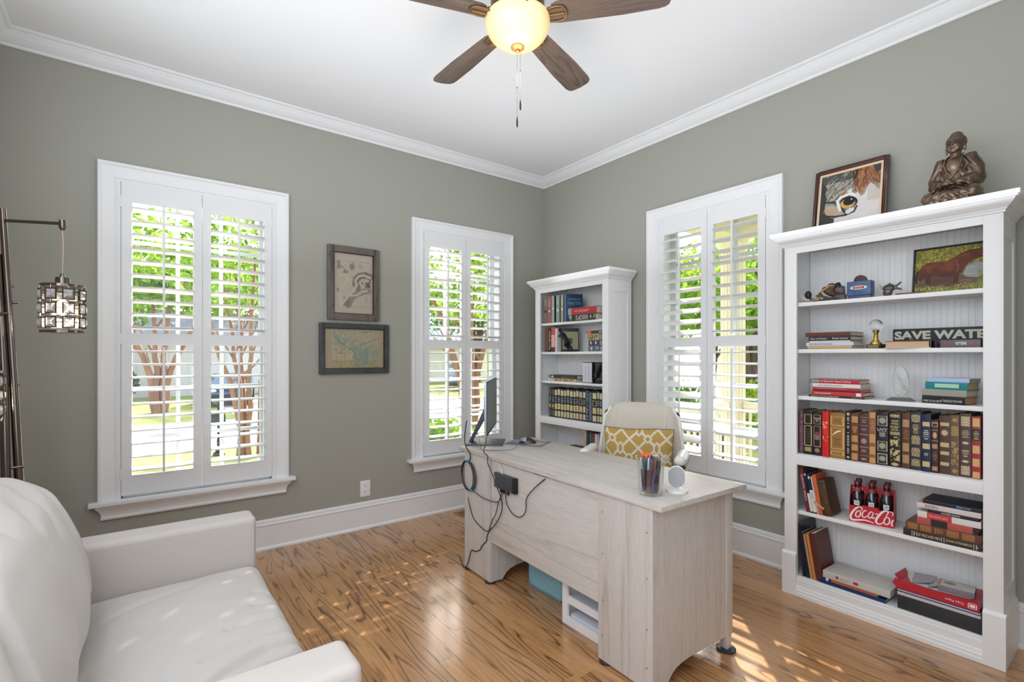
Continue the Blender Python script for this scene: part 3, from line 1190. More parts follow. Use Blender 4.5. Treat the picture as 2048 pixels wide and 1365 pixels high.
mb = MB()
mb.grid(lambda a, b: back_pt(a * 2 - 1, b, 1), 24, 24)
mb.grid(lambda a, b: back_pt(a * 2 - 1, b, -1), 24, 24)
mb.build('backrest', M_LEATH, chair, smooth=True)
for s in (-1, 1):
    mb = MB().tube([Vector(back_pt(s * (0.80 - 0.16 * (1 - t)), 0.69 + 0.30 * t, 1)) + Vector((0.002, 0, 0)) for t in (0, 0.25, 0.5, 0.75, 1)], 0.0035, 6)
    mb.build('seam', mat('seam_cream', (224, 217, 204), 0.6), chair, smooth=True)
    mb = MB().tube([Vector(back_pt(s * 1.0, t, 1)) + Vector((0, s * 0.006, 0)) for t in [i / 12 for i in range(13)]], 0.011, 8)
    mb.build('back_rim', M_CHW, chair, smooth=True)
    mb = MB().tube([Vector(back_pt(s * 0.985, 0.80 + 0.02 * i, -1)) + Vector((0.0, s * 0.012, 0)) for i in range(8)], 0.006, 6)
    mb.build('trim_strip', M_BLACK, chair, smooth=True)
me = rounded_box('seat', -0.22, 0.27, -0.255, 0.255, 0.42, 0.51, 0.035, None, 12, M_LEATH)
put('seat', me, chair)
for s in (-1, 1):
    mb = MB()
    for i in range(1):
        pass
    me = rounded_box('armrest', -0.10, 0.17, s * 0.275 - 0.033, s * 0.275 + 0.033, 0.705, 0.762, 0.028, None, 10, M_CHW)
    ar = put('armrest', me, chair)
    me = rounded_box('pad', -0.10, 0.168, s * 0.275 - 0.030, s * 0.275 + 0.030, 0.692, 0.712, 0.0098, None, 6, M_BLACK)
    put('armrest_shell', me, ar)
    MB().tube([(-0.02, s * 0.275, 0.70), (-0.03, s * 0.29, 0.6), (-0.03, s * 0.27, 0.46), (-0.01, s * 0.15, 0.415)], [0.02, 0.018, 0.018, 0.02], 10).build('arm_support', M_CHW, ar, smooth=True)
MB().cyl((0, 0, 0.12), (0, 0, 0.42), 0.028).build('gas_lift', M_BLACK, chair, smooth=True)
for q in range(5):
    a = q * 2 * PI / 5 + 0.3
    cx, cy = math.cos(a), math.sin(a)
    lg = MB().tube([(0, 0, 0.12), (cx * 0.28, cy * 0.28, 0.075)], [0.03, 0.016], 8).build('base_leg', M_CHW, chair, smooth=True)
    wh = MB()
    wh.cyl((cx * 0.28 - cy * 0.02, cy * 0.28 + cx * 0.02, 0.03), (cx * 0.28 + cy * 0.02, cy * 0.28 - cx * 0.02, 0.03), 0.03)
    wh.build('caster', M_BLACK, lg, smooth=True)

# lumbar pillow on the chair
pil = thing('throw_pillow', 'mustard pillow with white lattice pattern on the desk chair', 'pillow', (2.40, 1.95, 0), math.radians(209))


def lattice():
    P = Paint(190, 150, (186, 152, 84))
    asp = 0.42 / 0.33
    U, V = P.u * asp * 3.0, P.v * 3.0
    a, b = (U + V), (U - V)
    w = 0.085
    wht = (222, 215, 202)
    fa, fb = np.abs((a % 1.0) - 0.5), np.abs((b % 1.0) - 0.5)
    l1 = 0.5 - fa
    l2 = 0.5 - fb
    ia = np.floor(a + 0.5).astype(int) % 2
    ib = np.floor(b + 0.5).astype(int) % 2
    m = np.maximum((l1 < w), (l2 < w)).astype(float)
    # small diamonds and almond links between the straight runs
    cu, cv = (U % 1.0) - 0.5, (V % 1.0) - 0.5
    d1 = np.abs(np.abs(cu) + np.abs(cv) - 0.20)
    link = np.abs(np.hypot(np.abs((U + 0.5) % 1.0 - 0.5) + 0.20, ((V + 0.5) % 1.0 - 0.5)) - 0.36)
    even = ((np.floor(U) + np.floor(V)) % 2 == 0)
    m = np.maximum(m * 0.0 + np.maximum((l1 < w), (l2 < w)), 0)
    m = np.where((np.abs(cu) + np.abs(cv) < 0.20) & even, 0, m)
    m = np.maximum(m, ((d1 < 0.06) & even))
    e2 = ((np.floor(U + 0.5) + np.floor(V + 0.5)) % 2 == 0)
    inner = np.hypot(np.abs((U + 0.5) % 1.0 - 0.5) + 0.20, ((V + 0.5) % 1.0 - 0.5)) < 0.36
    m = np.where(inner & e2, 0, m)
    m = np.maximum(m, ((link < 0.05) & e2))
    P.mix(m * 0.95, wht)
    P.mix(P.noise(30, 30, 2) * 0.12, (150, 120, 60))
    return P


def pillow_pt(u, v, s):
    a, b = u * 2 - 1, v * 2 - 1
    pin = (1 - 0.07 * (1 - b * b) * 0) * (1 - 0.05 * (1 - abs(a)) ** 0)
    hw = 0.215 * (1 - 0.05 * (1 - b * b) ** 1 * 0)
    th = 0.062 * (max(0, 1 - abs(a) ** 3) * max(0, 1 - abs(b) ** 3)) ** 0.45
    y = a * (hw - 0.012 * (1 - abs(b)) ** 0.7 * abs(a))
    z = 0.695 - b * (0.172 - 0.010 * (1 - abs(a)) ** 0.7 * abs(b)) + 0.004 * math.sin(a * 3)
    x = -0.118 - 0.03 * (-b) * 0.5 + (th if s > 0 else -th * 0.6)
    return (x, y, z)


# u runs from the chair's left to right as seen from the front: local +y is on the viewer's left? keep symmetric
PL = lattice()
PL.mesh('front', lambda u, v: pillow_pt(u, v, 1), paint_mat('pillow_print', 0.85, 0.2), pil)
MB().grid(lambda u, v: pillow_pt(u, v, -1), 24, 20).build('back', mat('mustard_cloth', (190, 156, 84), 0.9), pil, smooth=True)
rim = [pillow_pt(u, 0, 1) for u in np.linspace(0, 1, 20)] + [pillow_pt(1, v, 1) for v in np.linspace(0.05, 1, 16)] + [pillow_pt(u, 1, 1) for u in np.linspace(0.95, 0, 19)] + [pillow_pt(0, v, 1) for v in np.linspace(0.95, 0.05, 15)]
MB().tube(rim, 0.0035, 6, closed=True).build('welt', mat('welt_grey', (120, 104, 84), 0.8), pil, smooth=True)

# ------------------------------------------------------------------ ceiling fan
FX, FY, FZ = 1.328, 1.722, 2.80
fan = thing('ceiling_fan', 'five-blade ceiling fan with lit amber glass bowl', 'ceiling fan', (FX, FY, FZ))
M_BLADE = wood('walnut_blade', (112, 92, 78), (58, 46, 40), 'x', rough=0.42, lines=9, wid=0.22, cross=16, along=1.3, tint=0.08, pores=0.7, bumpy=0.03, line_amt=0.6)
M_BRZ = mat('aged_bronze', (132, 104, 76), 0.38, 0.75)
MB().lathe([(0.0, 0.25), (0.075, 0.25), (0.08, 0.22), (0.05, 0.195), (0.045, 0.15), (0.10, 0.135), (0.118, 0.11), (0.118, 0.055), (0.10, 0.03), (0.06, 0.02), (0.0, 0.02)], 40).build('motor_housing', M_BRZ, fan, smooth=True)
MB().lathe([(0.0, 0.03), (0.085, 0.03), (0.1, 0.02), (0.112, 0.0), (0.11, -0.018), (0.09, -0.022), (0.0, -0.022)], 40).build('light_fitter', M_BRZ, fan, smooth=True)
bm_ = mat('amber_bowl_glass', (255, 226, 170), 0.35, emit=(255, 214, 150), estr=1.0)
_nt = bm_.node_tree
_lw = _nt.nodes.new('ShaderNodeLayerWeight')
_lw.inputs[0].default_value = 0.35
_r = ramp(_nt, _lw.outputs['Facing'], [(0.0, lin((255, 244, 205))), (0.45, lin((255, 226, 160))), (1.0, lin((240, 190, 120)))])
_nt.links.new(_r, _nt.nodes['Principled BSDF'].inputs['Emission Color'])
_b = _nt.nodes['Principled BSDF']
_b.inputs['Base Color'].default_value = (*lin((190, 168, 128)), 1)
_s = ramp(_nt, _lw.outputs['Facing'], [(0.0, (0.56, 0.56, 0.56)), (0.35, (0.42, 0.42, 0.42)), (1.0, (0.30, 0.30, 0.30))])
_nt.links.new(_s, _b.inputs['Emission Strength'])
prof = [(0.142 * math.sin(t), -0.028 - 0.108 * math.cos(t) + 0.012) for t in [PI / 2 * i / 12 for i in range(13)]]
prof = [(0.0, -0.124)] + prof[1:] + [(0.143, -0.008), (0.138, 0.002), (0.12, 0.004)]
MB().lathe(prof, 48).build('glass_bowl', bm_, fan, smooth=True)
MB().lathe([(0.0, -0.146), (0.006, -0.145), (0.010, -0.139), (0.009, -0.135), (0.02, -0.133), (0.030, -0.126), (0.030, -0.120), (0.0, -0.118)], 24).build('finial', mat('finial_brass', (176, 128, 84), 0.35, 0.6), fan, smooth=True)
for q in range(5):
    a = math.radians(20 + 72 * q)
    R = Matrix.Rotation(a, 4, 'Z')
    pitch = Matrix.Rotation(math.radians(-11), 4, 'X')
    # blade outline
    pts = []
    L0, L1 = 0.155, 0.645
    w0, w1 = 0.052, 0.068
    out = [(L0, -w0 * 0.8), (L0 + 0.02, -w0), (0.45, -w1), (L1 - 0.05, -w1), (L1 - 0.022, -w1 * 0.94), (L1 - 0.006, -w1 * 0.78), (L1, -w1 * 0.5), (L1 + 0.004, 0), (L1, w1 * 0.5), (L1 - 0.006, w1 * 0.78), (L1 - 0.022, w1 * 0.94), (L1 - 0.05, w1), (0.45, w1), (L0 + 0.02, w0), (L0, w0 * 0.8)]
    mb = MB().prism(out, -0.003, 0.003, 'z')
    bl = mb.build('blade', M_BLADE, fan, bevel=0.0008)
    bl.matrix_local = R @ pitch
    mb = MB()
    mb.tube([(0.07, 0, 0.022), (0.12, 0, 0.012), (0.165, 0, -0.004)], [0.016, 0.014, 0.012], 10, flat=0.6)
    hx = [(0.125, -0.018), (0.14, -0.032), (0.17, -0.038), (0.20, -0.034), (0.213, -0.018), (0.216, 0), (0.213, 0.018), (0.20, 0.034), (0.17, 0.038), (0.14, 0.032), (0.125, 0.018)]
    mb.tube([(p[0], p[1], -0.007) for p in hx], 0.005, 8, closed=True)
    mb.prism([(p[0], p[1] * 0.75) for p in hx], -0.008, -0.0032, 'z')
    mb.tube([(0.13, 0, -0.01), (0.208, 0, -0.01)], 0.006, 8)
    br = mb.build('bracket', M_BRZ, bl, smooth=True)
for dx, zb in ((-0.002, -0.43), (0.012, -0.355)):
    # chain strings with a bead and a pull
    ox, oy = dx * 0.8, -dx * 0.6
    ch = MB().cyl((ox, oy, -0.13), (ox, oy, zb), 0.0011, n=6).build('pull_chain', mat('chain_grey', (150, 146, 140), 0.4, 0.6), fan)
    MB().lathe([(0.0, zb - 0.045), (0.0035, zb - 0.042), (0.004, zb - 0.02), (0.002, zb), (0, zb)], 10, (ox, oy, 0)).build('pull', M_BLACK, ch, smooth=True)
    MB().ball((ox, oy, zb + 0.13), 0.0028, 8, 6).build('bead', M_BLACK, ch, smooth=True)
pl = bpy.data.lights.new('fan_lamp', 'POINT')
pl.energy = 2.0
pl.color = (1.0, 0.78, 0.5)
pl.shadow_soft_size = 0.10
po = bpy.data.objects.new('fan_lamp', pl)
COL.objects.link(po)
po.location = (FX, FY, FZ - 0.24)

# ------------------------------------------------------------------ floor lamp
lamp = thing('floor_lamp', 'chrome tree lamp with crystal cage shades behind the sofa', 'lamp', (-0.36, 2.93, 0))
LX, LY = -0.36, 2.93
M_CHR = mat('smoked_chrome', (120, 110, 104), 0.18, 1.0)
M_CRY = mat('crystal', (250, 246, 250), 0.04, spec=1.0, coat=1.0)
MATS['crystal'].node_tree.nodes['Principled BSDF'].inputs['Transmission Weight'].default_value = 0.72
MATS['crystal'].node_tree.nodes['Principled BSDF'].inputs['IOR'].default_value = 1.35
MB().lathe([(0, 0.025), (0.03, 0.024), (0.12, 0.014), (0.125, 0.0), (0, 0)], 36).build('base', M_CHR, lamp, smooth=True)


def LP(x, y, z):
    return (x - LX, y - LY, z)


mb = MB().tube([LP(-0.375, 2.93, 0.02), LP(-0.40, 2.94, 0.6), LP(-0.425, 2.955, 1.2), LP(-0.462, 2.975, 1.945)], [0.017, 0.017, 0.015, 0.012], 12)
mb.build('pole', M_CHR, lamp, smooth=True)
mb = MB().tube([LP(-0.415, 2.90, 0.02), LP(-0.44, 2.91, 0.6), LP(-0.452, 2.94, 1.2), LP(-0.475, 2.965, 1.75)], [0.017, 0.017, 0.014, 0.011], 12)
mb.build('pole', M_CHR, lamp, smooth=True)
for z, x, y in ((1.62, -0.457, 2.97), (1.55, -0.445, 2.966), (1.2, -0.437, 2.95), (0.85, -0.42, 2.93)):
    MB().tube([LP(x - 0.03, y, z), LP(x + 0.03, y + 0.006, z)], 0.006, 8).build('coupling', M_CHR, lamp, smooth=True)


def shade(x, y, ztop, jx, jy, jz):
    """pendant: arm, cord, cap and a cage of metal squares with faceted crystals"""
    ar = MB().tube([LP(jx, jy, jz), LP(x, y, jz - 0.012)], 0.007, 8)
    ar.lathe([(0.0, 0.012), (0.012, 0.012), (0.013, -0.018), (0.008, -0.03), (0, -0.03)], 12, LP(x, y, jz - 0.01))
    arm = ar.build('arm', M_CHR, lamp, smooth=True)
    MB().tube([LP(x, y, jz - 0.03), LP(x + 0.003, y, (jz + ztop) / 2 + 0.02), LP(x, y, ztop + 0.05)], 0.0028, 6).build('cord', mat('lamp_cord', (170, 150, 140), 0.4), lamp, smooth=True)
    MB().lathe([(0.0, 0.052), (0.006, 0.05), (0.010, 0.032), (0.024, 0.031), (0.025, 0.0), (0, 0.0)], 20, LP(x, y, ztop)).build('socket_cap', M_CHR, lamp, smooth=True)
    r = 0.073
    zt, zb = ztop, ztop - 0.203
    mb = MB()
    c = LP(x, y, 0)
    for za, zc in ((zt - 0.010, zt), (zb, zb + 0.010)):
        mb.lathe([(r - 0.002, za), (r, za), (r, zc), (r - 0.002, zc), (r - 0.002, za)], 40, c)
    mb.tube([(c[0] - r, c[1], zt - 0.004), (c[0] + r, c[1], zt - 0.004)], 0.003, 6)
    mb.tube([(c[0], c[1] - r, zt - 0.004), (c[0], c[1] + r, zt - 0.004)], 0.003, 6)
    NC = 8
    crys = []
    for k in range(NC):
        a = 2 * PI * k / NC + 0.35
        for row in range(3):
            zc = zt - 0.043 - row * 0.0585
            er, et = Vector((math.cos(a), math.sin(a), 0)), Vector((-math.sin(a), math.cos(a), 0))
            ctr = Vector(c) + er * (r * 0.985)
            ctr.z = zc
            s, b = 0.0205, 0.0042
            sv = 0.0235
            for (u0, u1, v0, v1) in ((-s, s, sv - b, sv), (-s, s, -sv, -sv + b), (-s, -s + b, -sv, sv), (s - b, s, -sv, sv)):
                q = []
                for dd in (-0.002, 0.002):
                    for (uu, vv) in ((u0, v0), (u1, v0), (u1, v1), (u0, v1)):
                        q.append(ctr + et * uu + Vector((0, 0, vv)) + er * dd)
                mb.add(q, [(3, 2, 1, 0), (4, 5, 6, 7), (0, 1, 5, 4), (1, 2, 6, 5), (2, 3, 7, 6), (3, 0, 4, 7)])
            # links to neighbours
            a2 = a + 2 * PI / NC
            p1 = Vector((c[0] + r * math.cos(a + 0.25), c[1] + r * math.sin(a + 0.25), zc))
            p2 = Vector((c[0] + r * math.cos(a2 - 0.25), c[1] + r * math.sin(a2 - 0.25), zc))
            mb.tube([p1, p2], 0.0022, 6)
            mb.tube([ctr + Vector((0, 0, sv)), ctr + Vector((0, 0, sv + 0.0125))], 0.003, 6)
            crys.append((ctr, er, et, s - b, sv - b))
    cage = mb.build('shade_cage', M_CHR, lamp)
    for ctr, er, et, s, sv in crys:
        q = []
        for (uu, vv, dd) in ((-s, -sv, 0), (s, -sv, 0), (s, sv, 0), (-s, sv, 0), (-s * .5, -sv * .5, 0.008), (s * .5, -sv * .5, 0.008), (s * .5, sv * .5, 0.008), (-s * .5, sv * .5, 0.008), (0, 0, -0.006)):
            q.append(ctr + et * uu + Vector((0, 0, vv)) + er * dd)
        MB().add(q, [(4, 5, 6, 7), (0, 1, 5, 4), (1, 2, 6, 5), (2, 3, 7, 6), (3, 0, 4, 7), (1, 0, 8), (2, 1, 8), (3, 2, 8), (0, 3, 8)]).build('crystal', M_CRY, cage)
    MB().ball((c[0], c[1], zt - 0.095), (0.021, 0.021, 0.034), 16, 12).build('bulb', mat('warm_bulb', (255, 240, 210), 0.3, emit=(255, 222, 170), estr=6.0), lamp, smooth=True)
    ld = bpy.data.lights.new('shade_lamp', 'POINT')
    ld.energy = 1.2
    ld.color = (1.0, 0.86, 0.68)
    ld.shadow_soft_size = 0.02
    lo = bpy.data.objects.new('shade_lamp', ld)
    COL.objects.link(lo)
    lo.location = (x, y, ztop - 0.15)


shade(-0.259, 2.824, 1.622, -0.452, 2.965, 1.895)
shade(-0.515, 2.86, 1.262, -0.445, 2.945, 1.50)


# ------------------------------------------------------------------ books
def cloth(rgb, rough=0.5):
    return mat('cover_%d_%d_%d' % rgb, rgb, rough, bump=(260, 0.05))


GOLD = (214, 184, 120)


def spine_paint(base, ops, gold=GOLD, seed=0, nx=24, ny=120):
    P = Paint(nx, ny, base)
    rr = random.Random(seed)
    P.mix(P.noise(6, 20, seed) * 0.18, tuple(v * 0.7 for v in base))
    for op in ops:
        k = op[0]
        if k == 'band':
            P.rect(0.02, 0.98, op[1], op[2], op[3] if len(op) > 3 else gold, 0.9)
        elif k == 'panel':
            m = ((P.u > 0.12) & (P.u < 0.88) & (P.v > op[1]) & (P.v < op[2])).astype(float)
            t = (np.sin(P.u * 26) * np.sin((P.v - op[1]) * 150) > -0.25)
            P.mix(m * np.where(t, 0.9, 0.15), gold)
        elif k == 'solid':
            P.rect(0.10, 0.90, op[1], op[2], gold, 0.9)
        elif k == 'frame':
            P.frame(0.08, 0.92, op[1], op[2], 0.09, 0.012, gold)
        elif k == 'lines':
            n = op[3]
            for i in range(n):
                v = op[1] + (op[2] - op[1]) * (i + 0.3) / n
                w = rr.uniform(0.18, 0.36)
                P.rect(0.5 - w, 0.5 + w, v, v + 0.42 * (op[2] - op[1]) / n, op[4] if len(op) > 4 else gold, 0.85)
        elif k == 'waves':
            m = ((P.u > 0.12) & (P.u < 0.88) & (P.v > op[1]) & (P.v < op[2])).astype(float)
            t = (np.sin((P.v - op[1]) * 230 + np.abs(P.u - 0.5) * 9) > 0)
            P.mix(m * t * 0.9, gold)
        elif k == 'blob':
            P.ell(0.5, op[1], 0.30, op[2], op[3] if len(op) > 3 else gold, 0.9, 0.4)
        elif k == 'scroll':
            m = ((P.u > 0.12) & (P.u < 0.88) & (P.v > op[1]) & (P.v < op[2])).astype(float)
            P.mix(m * (P.noise(5, 26, seed + 5) > 0.5) * 0.9, gold)
        elif k == 'split':
            P.rect(-1, 2, op[1], op[2], op[3], 1)
        elif k == 'vtext':
            for i in range(int((op[2] - op[1]) * 34)):
                v = op[1] + i / 34.0
                if rr.random() < 0.86:
                    P.rect(0.28, 0.72, v, v + 0.019, op[3] if len(op) > 3 else gold, 0.85)
    return P


def make_book(nm, label, th, h, d, cover, loc, rot=(0, 0, 0), group=None, ops=None, base=None, gold=GOLD, pages=None, title=None, seed=0, round_=0.35, texts=(), cat='book', nx=24):
    """Standing book. Local frame: spine at x=0 facing -x, thickness along y, height along z."""
    t = thing(nm, label, cat, loc, rot, group)
    b = th * 0.5 * round_ * 0.35
    n = 6
    ct = min(0.0024, th * 0.12)
    sp = [(-b * (1 - (2 * i / n - 1) ** 2), -th / 2 + th * i / n) for i in range(n + 1)]
    inner = [(max(0.0012, p[0] + ct), max(-th / 2 + ct, min(th / 2 - ct, p[1]))) for p in sp]
    outl = [(d, -th / 2)] + sp + [(d, th / 2), (d, th / 2 - ct)] + inner[::-1] + [(d, -th / 2 + ct)]
    MB().prism(outl, 0, h, 'z').build('cover', cover, t)
    pg = MB().box(0.004, d - 0.004, -th / 2 + ct * 1.02, th / 2 - ct * 1.02, 0.003, h - 0.003)
    pg.build('pages', pages or M_PAGES, t)
    e = 0.0005

    def sx(u):
        return -b * (1 - (2 * u - 1) ** 2) - e
    if ops is not None:
        P = spine_paint(base, ops, gold, seed, nx=nx)
        # u runs left to right seen from the front, i.e. from +y to -y
        P.mesh('spine_print', lambda u, v: (sx(u), th / 2 - th * u, h * (1 - v)), M_SPINE, t)
    for tx in texts:
        s, v0, v1, colr, w, orient = tx[:6]
        m = mat('ink_%d_%d_%d' % colr, colr, 0.5)
        if orient == 'h':       # reads across the spine; v0 = centre height fraction, v1 = cap height (m)
            lettering('title', s, m, t, (-b - e - 0.0004, 0, h * v0), (0, -1, 0), (0, 0, 1), w=w * th, h=v1, ext=0.0003, align='C')
        else:                   # reads top to bottom from fraction v0 to v1
            off = tx[6] if len(tx) > 6 else 0.0
            lettering('title', s, m, t, (-b - e - 0.0004, w * th / 2 + off * th, h * v0), (0, 0, -1), (0, -1, 0), w=h * (v0 - v1), h=w * th, ext=0.0003)
    return t


FX0 = 2.925      # books' spines on the shelves
# ---- long row of leather bound volumes on the big bookcase
MARB = (110, 70, 84)
row = [
    ('maroon marbled book at the left end of the leather-bound row', (1.2368, 1.2142, 0.241), (96, 62, 72), [('scroll', 0.02, 0.98)], (132, 92, 104), None),
    ('black leather-bound book with tall gold frames, next to the marbled one', (1.2125, 1.1685, 0.238), (34, 34, 30), [('frame', 0.08, 0.30), ('frame', 0.34, 0.80), ('lines', 0.40, 0.74, 7, (92, 66, 70)), ('panel', 0.84, 0.93)], (206, 190, 128), None),
    ('black book with white title and small red emblem, left of the red book', (1.1655, 1.1240, 0.239), (44, 30, 34), [('frame', 0.08, 0.29), ('lines', 0.14, 0.24, 4, (230, 224, 214)), ('frame', 0.33, 0.80), ('blob', 0.49, 0.025, (196, 60, 70)), ('lines', 0.53, 0.64, 5, (220, 214, 204)), ('blob', 0.88, 0.05)], (170, 140, 110), None),
    ('bright red book with gold oriental lettering in the leather-bound row', (1.1185, 1.0865, 0.242), (214, 40, 40), [('scroll', 0.22, 0.37), ('scroll', 0.54, 0.66), ('lines', 0.40, 0.50, 4, (232, 96, 80))], (244, 196, 130), None),
    ('wide tan book with gold frames and a quill on its spine', (1.0845, 1.0128, 0.239), (160, 116, 62), [('frame', 0.08, 0.28), ('lines', 0.13, 0.22, 2, (122, 78, 50)), ('frame', 0.32, 0.79), ('lines', 0.55, 0.72, 4, (122, 70, 46)), ('frame', 0.84, 0.93)], (214, 174, 108), 'quill'),
    ('thin black book with title running down, right of the wide tan book', (1.0108, 0.9872, 0.253), (34, 26, 28), [('blob', 0.06, 0.03, (210, 205, 190)), ('vtext', 0.12, 0.36, (206, 200, 184)), ('vtext', 0.40, 0.88, (206, 200, 184)), ('blob', 0.94, 0.02, (210, 205, 190))], (206, 200, 184), None),
    ('brown book with four gold diaper panels', (0.9855, 0.9505, 0.246), (112, 62, 38), [('panel', 0.06, 0.20), ('lines', 0.26, 0.42, 5), ('panel', 0.47, 0.60), ('panel', 0.65, 0.78), ('panel', 0.84, 0.97)], (216, 176, 116), None),
    ('plum brown book with ridged spine and gold medallion', (0.9485, 0.9082, 0.246), (84, 56, 56), [('band', 0.07, 0.08), ('lines', 0.11, 0.19, 2), ('band', 0.24, 0.25), ('lines', 0.30, 0.36, 2), ('band', 0.42, 0.43), ('blob', 0.56, 0.055), ('band', 0.68, 0.69), ('lines', 0.73, 0.79, 2), ('band', 0.85, 0.86), ('blob', 0.93, 0.02)], (190, 150, 126), None),
    ('slim tan and gold book left of the black history volume', (0.9062, 0.8758, 0.261), (150, 96, 66), [('solid', 0.02, 0.12), ('lines', 0.17, 0.38, 5, (190, 150, 110)), ('solid', 0.43, 0.60), ('solid', 0.67, 0.82), ('solid', 0.88, 0.98)], (208, 160, 104), None),
    ('black book with silver leaf emblems in three square frames', (0.8732, 0.8262, 0.259), (36, 38, 44), [('frame', 0.06, 0.25), ('blob', 0.15, 0.06), ('lines', 0.375, 0.47, 3, (226, 220, 202)), ('frame', 0.54, 0.73), ('blob', 0.63, 0.06), ('frame', 0.78, 0.97), ('blob', 0.87, 0.05)], (182, 174, 152), 'LIVY'),
    ('black book with dense gold scrollwork and whaling title', (0.8245, 0.7760, 0.263), (34, 34, 28), [('panel', 0.03, 0.09), ('lines', 0.13, 0.22, 3), ('panel', 0.36, 0.41), ('scroll', 0.44, 0.62), ('scroll', 0.66, 0.89), ('blob', 0.95, 0.03)], (214, 198, 142), 'MOBY'),
    ('brown book with three gold lozenges', (0.7735, 0.7415, 0.267), (96, 60, 44), [('panel', 0.12, 0.26), ('lines', 0.31, 0.47, 6, (160, 116, 84)), ('panel', 0.54, 0.69), ('panel', 0.75, 0.90)], (206, 172, 118), None),
    ('dark grey book with gold feather waves', (0.7402, 0.6990, 0.273), (54, 50, 48), [('waves', 0.05, 0.17), ('lines', 0.21, 0.37, 7), ('waves', 0.41, 0.55), ('waves', 0.62, 0.76), ('waves', 0.81, 0.94)], (222, 206, 160), None),
    ('navy blue book with three gold squares', (0.6968, 0.6625, 0.266), (34, 46, 78), [('solid', 0.13, 0.21), ('lines', 0.26, 0.44, 5, (226, 216, 190)), ('solid', 0.51, 0.60), ('lines', 0.67, 0.73, 2, (226, 216, 190)), ('solid', 0.82, 0.91)], (220, 196, 140), None),
    ('short dark brown book right of the navy one', (0.6615, 0.6360, 0.244), (66, 40, 38), [('frame', 0.05, 0.13), ('band', 0.19, 0.20), ('blob', 0.29, 0.06), ('band', 0.39, 0.40), ('panel', 0.46, 0.54), ('lines', 0.60, 0.78, 6, (170, 126, 104)), ('panel', 0.88, 0.95)], (218, 178, 140), None),
    ('umber book with four broad gold bands', (0.6350, 0.5952, 0.265), (84, 62, 52), [('solid', 0.11, 0.17), ('blob', 0.29, 0.05), ('solid', 0.46, 0.53), ('solid', 0.61, 0.67), ('solid', 0.79, 0.85)], (214, 192, 142), None),
    ('lighter brown book with faint gold scrolls', (0.5945, 0.5632, 0.272), (112, 88, 66), [('blob', 0.08, 0.03), ('panel', 0.18, 0.34), ('scroll', 0.44, 0.82), ('blob', 0.92, 0.03)], (178, 148, 98), None),
    ('dark brown book with gold woven panels at head and foot', (0.5622, 0.5245, 0.282), (86, 66, 60), [('panel', 0.05, 0.20), ('lines', 0.26, 0.38, 5, (224, 204, 166)), ('blob', 0.46, 0.02), ('lines', 0.57, 0.68, 4, (224, 204, 166)), ('blob', 0.75, 0.02), ('panel', 0.82, 0.96)], (226, 208, 168), None),
    ('crimson and gold book at the right end of the leather-bound row', (0.5228, 0.4930, 0.273), (168, 48, 62), [('solid', 0.03, 0.16), ('split', 0.20, 0.39, (50, 54, 52)), ('lines', 0.23, 0.37, 5), ('solid', 0.47, 0.59), ('solid', 0.68, 0.80), ('solid', 0.89, 0.99)], (216, 186, 118), None),
]
rr = random.Random(5)
for i, (lab, (ya, yb, h), base, ops, gold, special) in enumerate(row):
    th = ya - yb - 0.0006
    xx = FX0 + rr.uniform(-0.004, 0.004)
    texts = []
    if special == 'LIVY':
        texts = [('LIVY', 0.655, 0.013, (232, 228, 216), 0.86, 'h'), ('HISTORY OF EARLY ROME', 0.635, 0.004, (220, 214, 198), 0.7, 'h')]
    if special == 'MOBY':
        texts = [('MOBY', 0.715, 0.012, (222, 206, 150), 0.72, 'h'), ('DICK', 0.665, 0.011, (222, 206, 150), 0.6, 'h')]
    bk = make_book('book', lab, th, h, rr.uniform(0.15, 0.17), cloth(base, 0.42), (xx, (ya + yb) / 2, MID), ops=ops, base=base, gold=gold, seed=i, pages=mat('gilt_pages', (186, 160, 104), 0.5), texts=texts, group='leather-bound volumes on the wide shelf')
    if special == 'quill':
        mb = MB()
        q = [(0.024, 0.115), (0.014, 0.125), (-0.002, 0.137), (-0.018, 0.145), (-0.022, 0.150), (-0.010, 0.149), (0.004, 0.143), (0.014, 0.133)]
        mb.prism([(a, b) for a, b in q], -0.0016 - th * 0.5 * 0.35 * 0.35, -0.0008 - th * 0.5 * 0.35 * 0.35, 'x')
        mb.build('quill_emblem', mat('pale_gold', (244, 226, 176), 0.4), bk)

LIE = (-PI / 2, 0, 0)


def lying(label, ya, yb, zb, th, cover, x=FX0, d=0.15, dz=0.0, rz=0.0, nm='book', group=None, texts=(), ops=None, base=None, gold=GOLD, seed=0, pages=None, cat='book', round_=0.2, nx=24):
    """Book on its side, spine to the room; spans ya (left) to yb (right), resting at height zb."""
    th -= 0.0004
    h = ya - yb
    return make_book(nm, label, th, h, d, cover, (x, yb, zb + th / 2 + 0.0002), (-PI / 2, 0, rz) if rz == 0 else (-PI / 2, 0, rz), group, ops=ops, base=base, gold=gold, texts=texts, seed=seed, pages=pages, cat=cat, round_=round_, nx=nx)


S1, S2, S3 = SH_TOPS
WH = (236, 234, 230)
